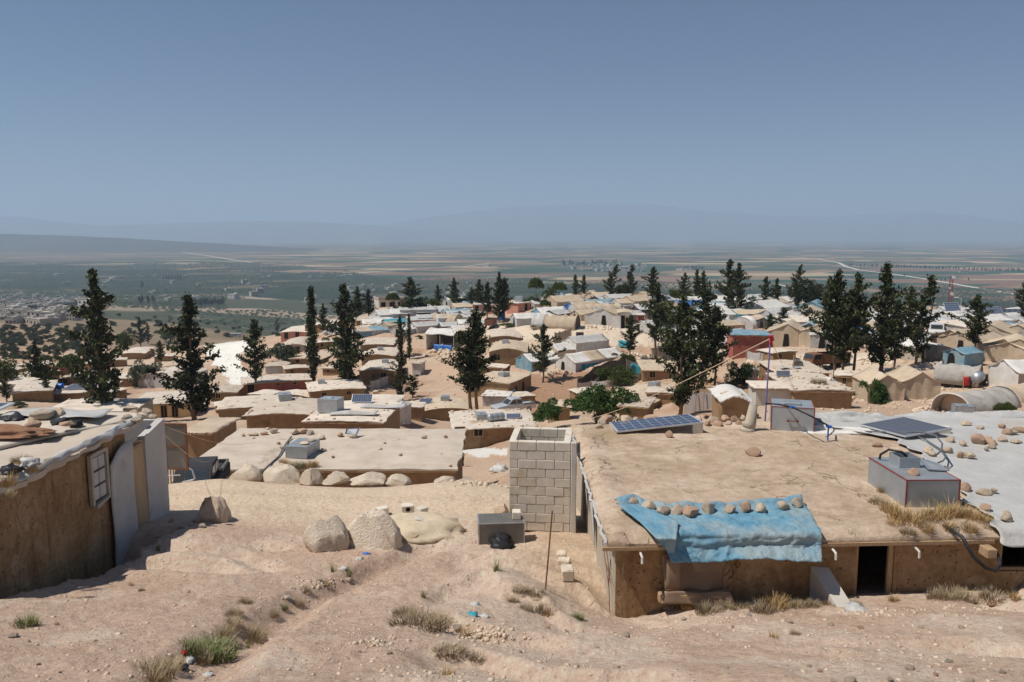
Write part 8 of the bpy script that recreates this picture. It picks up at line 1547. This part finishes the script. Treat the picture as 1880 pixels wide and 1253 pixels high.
# ================================================================== people
def person(loc, rz, hgt, label, joints, cl_top, cl_leg):
    """one continuous skinned body from a posed skeleton (unit: body height); x forward"""
    r = empty('person', loc, rz, label, 'person'); J = joints; names = list(J); V = [J[n][0] for n in names]; rad = [J[n][1] for n in names]; E = [(names.index(a), names.index(b)) for a, b in SKEL]
    for s in ('l', 'r'):
        hp = Vector(J['hand_' + s][0]); wr = Vector(J['wrist_' + s][0]); d = (hp - wr).normalized(); sd_ = d.cross(Vector((1, 0, 0))); sd_ = sd_.normalized() if sd_.length > .1 else Vector((0, 1, 0)); hi = names.index('hand_' + s)
        for q, (o, l_) in enumerate([(-.014, .040), (-.005, .046), (.005, .044), (.013, .034)]):
            a = hp + sd_ * o + d * .012; V += [tuple(a), tuple(a + d * l_ * .6), tuple(a + d * l_ + Vector((.008, 0, 0)))]; rad += [.006, .005, .0045]; k = len(V); E += [(hi, k - 3), (k - 3, k - 2), (k - 2, k - 1)]
        a = wr + d * .014 + Vector((.012, 0, 0)); V += [tuple(a), tuple(a + d * .022 + Vector((.016, 0, 0)))]; rad += [.006, .005]; k = len(V); E += [(names.index('wrist_' + s), k - 2), (k - 2, k - 1)]
    me = bpy.data.meshes.new('body'); me.from_pydata([tuple(c * hgt for c in v) for v in V], E, []); o = bpy.data.objects.new('body', me); COL.objects.link(o); o.parent = r; me.materials.append(M['skin'])
    sk = o.modifiers.new('skin', 'SKIN'); sk.use_smooth_shade = True
    for i, x in enumerate(rad): me.skin_vertices[0].data[i].radius = (x * hgt, x * hgt); me.skin_vertices[0].data[i].use_root = (i == names.index('pelvis'))
    o.modifiers.new('sub', 'SUBSURF').levels = 1; o.modifiers['sub'].render_levels = 2
    def sleeve(chain, extra, mat, nm):
        m = MB(); 
        for seg in chain:
            P = [Vector(J[n][0]) * hgt for n in seg]; R_ = [J[n][1] * hgt + extra for n in seg]
            for a, b, ra, rb in zip(P[:-1], P[1:], R_[:-1], R_[1:]): m.tube([a, a * .5 + b * .5, b], ra * 1.06, 10, r1=rb * 1.06)
        return m.build(nm, mat, r, True)
    sleeve([('pelvis', 'waist', 'chest'), ('chest', 'neck0'), ('sh_l', 'chest'), ('sh_r', 'chest'), ('sh_l', 'elbow_l'), ('sh_r', 'elbow_r')], .008, cl_top, 'shirt'); sleeve([('pelvis', 'hip_l'), ('pelvis', 'hip_r'), ('hip_l', 'knee_l', 'ankle_l'), ('hip_r', 'knee_r', 'ankle_r')], .008, cl_leg, 'trousers')
    hd = Vector(J['head'][0]) * hgt; fw = (Vector(J['nose'][0]) - Vector(J['head'][0])).normalized(); up = (Vector(J['head'][0]) - Vector(J['neck'][0])).normalized(); Vh, Fh = ICO[3]; q = Vh.copy(); q = q * (.074 * hgt); sel = [f for f in Fh if all(Vector(Vh[i]).dot(fw) < .35 and (Vector(Vh[i]).dot(up) > -.35) for i in f)]
    np_mesh('hair', q + np.array(hd), np.array(sel), M['hair'], r, True)
    for s in (-1, 1): MB().tube([tuple((Vector(J['ankle_' + ('l' if s > 0 else 'r')][0]) + Vector((-.03, 0, -.02))) * hgt), tuple((Vector(J['toe_' + ('l' if s > 0 else 'r')][0])) * hgt)], .028 * hgt, 8, r1=.022 * hgt).build('shoe', M['dkcl'], r, True)
    return r
SKEL = [('pelvis', 'waist'), ('waist', 'chest'), ('chest', 'neck0'), ('neck0', 'neck'), ('neck', 'head'), ('head', 'nose'), ('head', 'ear_l'), ('head', 'ear_r'), ('chest', 'sh_l'), ('chest', 'sh_r'), ('sh_l', 'elbow_l'), ('elbow_l', 'wrist_l'), ('wrist_l', 'hand_l'), ('sh_r', 'elbow_r'), ('elbow_r', 'wrist_r'), ('wrist_r', 'hand_r'), ('pelvis', 'hip_l'), ('pelvis', 'hip_r'), ('hip_l', 'knee_l'), ('knee_l', 'ankle_l'), ('ankle_l', 'toe_l'), ('hip_r', 'knee_r'), ('knee_r', 'ankle_r'), ('ankle_r', 'toe_r')]
BEND = {'pelvis': ((0, 0, .50), .075), 'waist': ((.03, 0, .59), .075), 'chest': ((.11, 0, .71), .085), 'neck0': ((.18, 0, .78), .045), 'neck': ((.215, 0, .80), .035), 'head': ((.275, 0, .82), .062), 'nose': ((.31, 0, .775), .022), 'ear_l': ((.27, .06, .815), .012), 'ear_r': ((.27, -.06, .815), .012),
  'sh_l': ((.14, .11, .735), .042), 'elbow_l': ((.17, .15, .585), .032), 'wrist_l': ((.21, .13, .46), .022), 'hand_l': ((.22, .125, .425), .02), 'sh_r': ((.12, -.11, .74), .042), 'elbow_r': ((-.02, -.16, .68), .032), 'wrist_r': ((-.10, -.18, .58), .022), 'hand_r': ((-.12, -.185, .545), .02),
  'hip_l': ((0, .055, .47), .062), 'knee_l': ((.015, .06, .27), .044), 'ankle_l': ((-.01, .06, .045), .03), 'toe_l': ((.10, .06, .015), .022), 'hip_r': ((0, -.055, .47), .062), 'knee_r': ((.02, -.06, .27), .044), 'ankle_r': ((-.02, -.06, .045), .03), 'toe_r': ((.09, -.06, .015), .022)}
STAND = dict(BEND); STAND.update({'waist': ((0, 0, .60), .07), 'chest': ((0, 0, .73), .082), 'neck0': ((0, 0, .81), .045), 'neck': ((.005, 0, .845), .036), 'head': ((.015, 0, .925), .064), 'nose': ((.085, 0, .905), .018), 'ear_l': ((.01, .062, .92), .012), 'ear_r': ((.01, -.062, .92), .012), 'sh_l': ((0, .11, .775), .042), 'elbow_l': ((-.02, .15, .62), .032), 'wrist_l': ((.02, .15, .49), .022), 'hand_l': ((.03, .15, .455), .02), 'sh_r': ((0, -.11, .775), .042), 'elbow_r': ((-.02, -.15, .62), .032), 'wrist_r': ((.03, -.15, .49), .022), 'hand_r': ((.04, -.15, .455), .02)})
v = hit(850, 856, y0=30); person(v, R(185), at(850, 824, Y=v.y).z - v.z + .02, 'person in a teal shirt and dark trousers bending forward beside the mid house', BEND, M['teals'], M['dkcl'])
v = hit(1394, 713, y0=40); person(v, R(200), at(1394, 691, Y=v.y).z - v.z, 'child in a dark red top standing left of the grey roofed house', STAND, M['redc'], M['skin'])
v = hit(1382, 706, y0=40); o = MB().sheet(lambda u, w_: (v.x - .5 + 1.0 * u, v.y + .06 * math.sin(u * 9), v.z + .2 + 1.5 * w_), 8, 5, .02).build('hanging_cloth', M['plaster'], smooth=True); tag(o, 'patterned grey cloth hung beside the child in red', 'cloth')
bag(hit(918, 866, y0=22), .55, 'grey', 12, 'striped grey mat crumpled beside the latrine wall', 'mat', flat=.6)
for k, (px, py, w_, h_, lb) in enumerate([(875,815,14,8,'rounded stone before the white speckled roof house'),(888,815,16,11,'bigger stone before the white speckled roof house')]):
    h = hit(px, py, y0=50); s_ = msize(w_, h, py); rock(h, (s_, s_ * .8, msize(h_, h, py)), k, 'rock', label=lb, group='stones before the white speckled roof house')
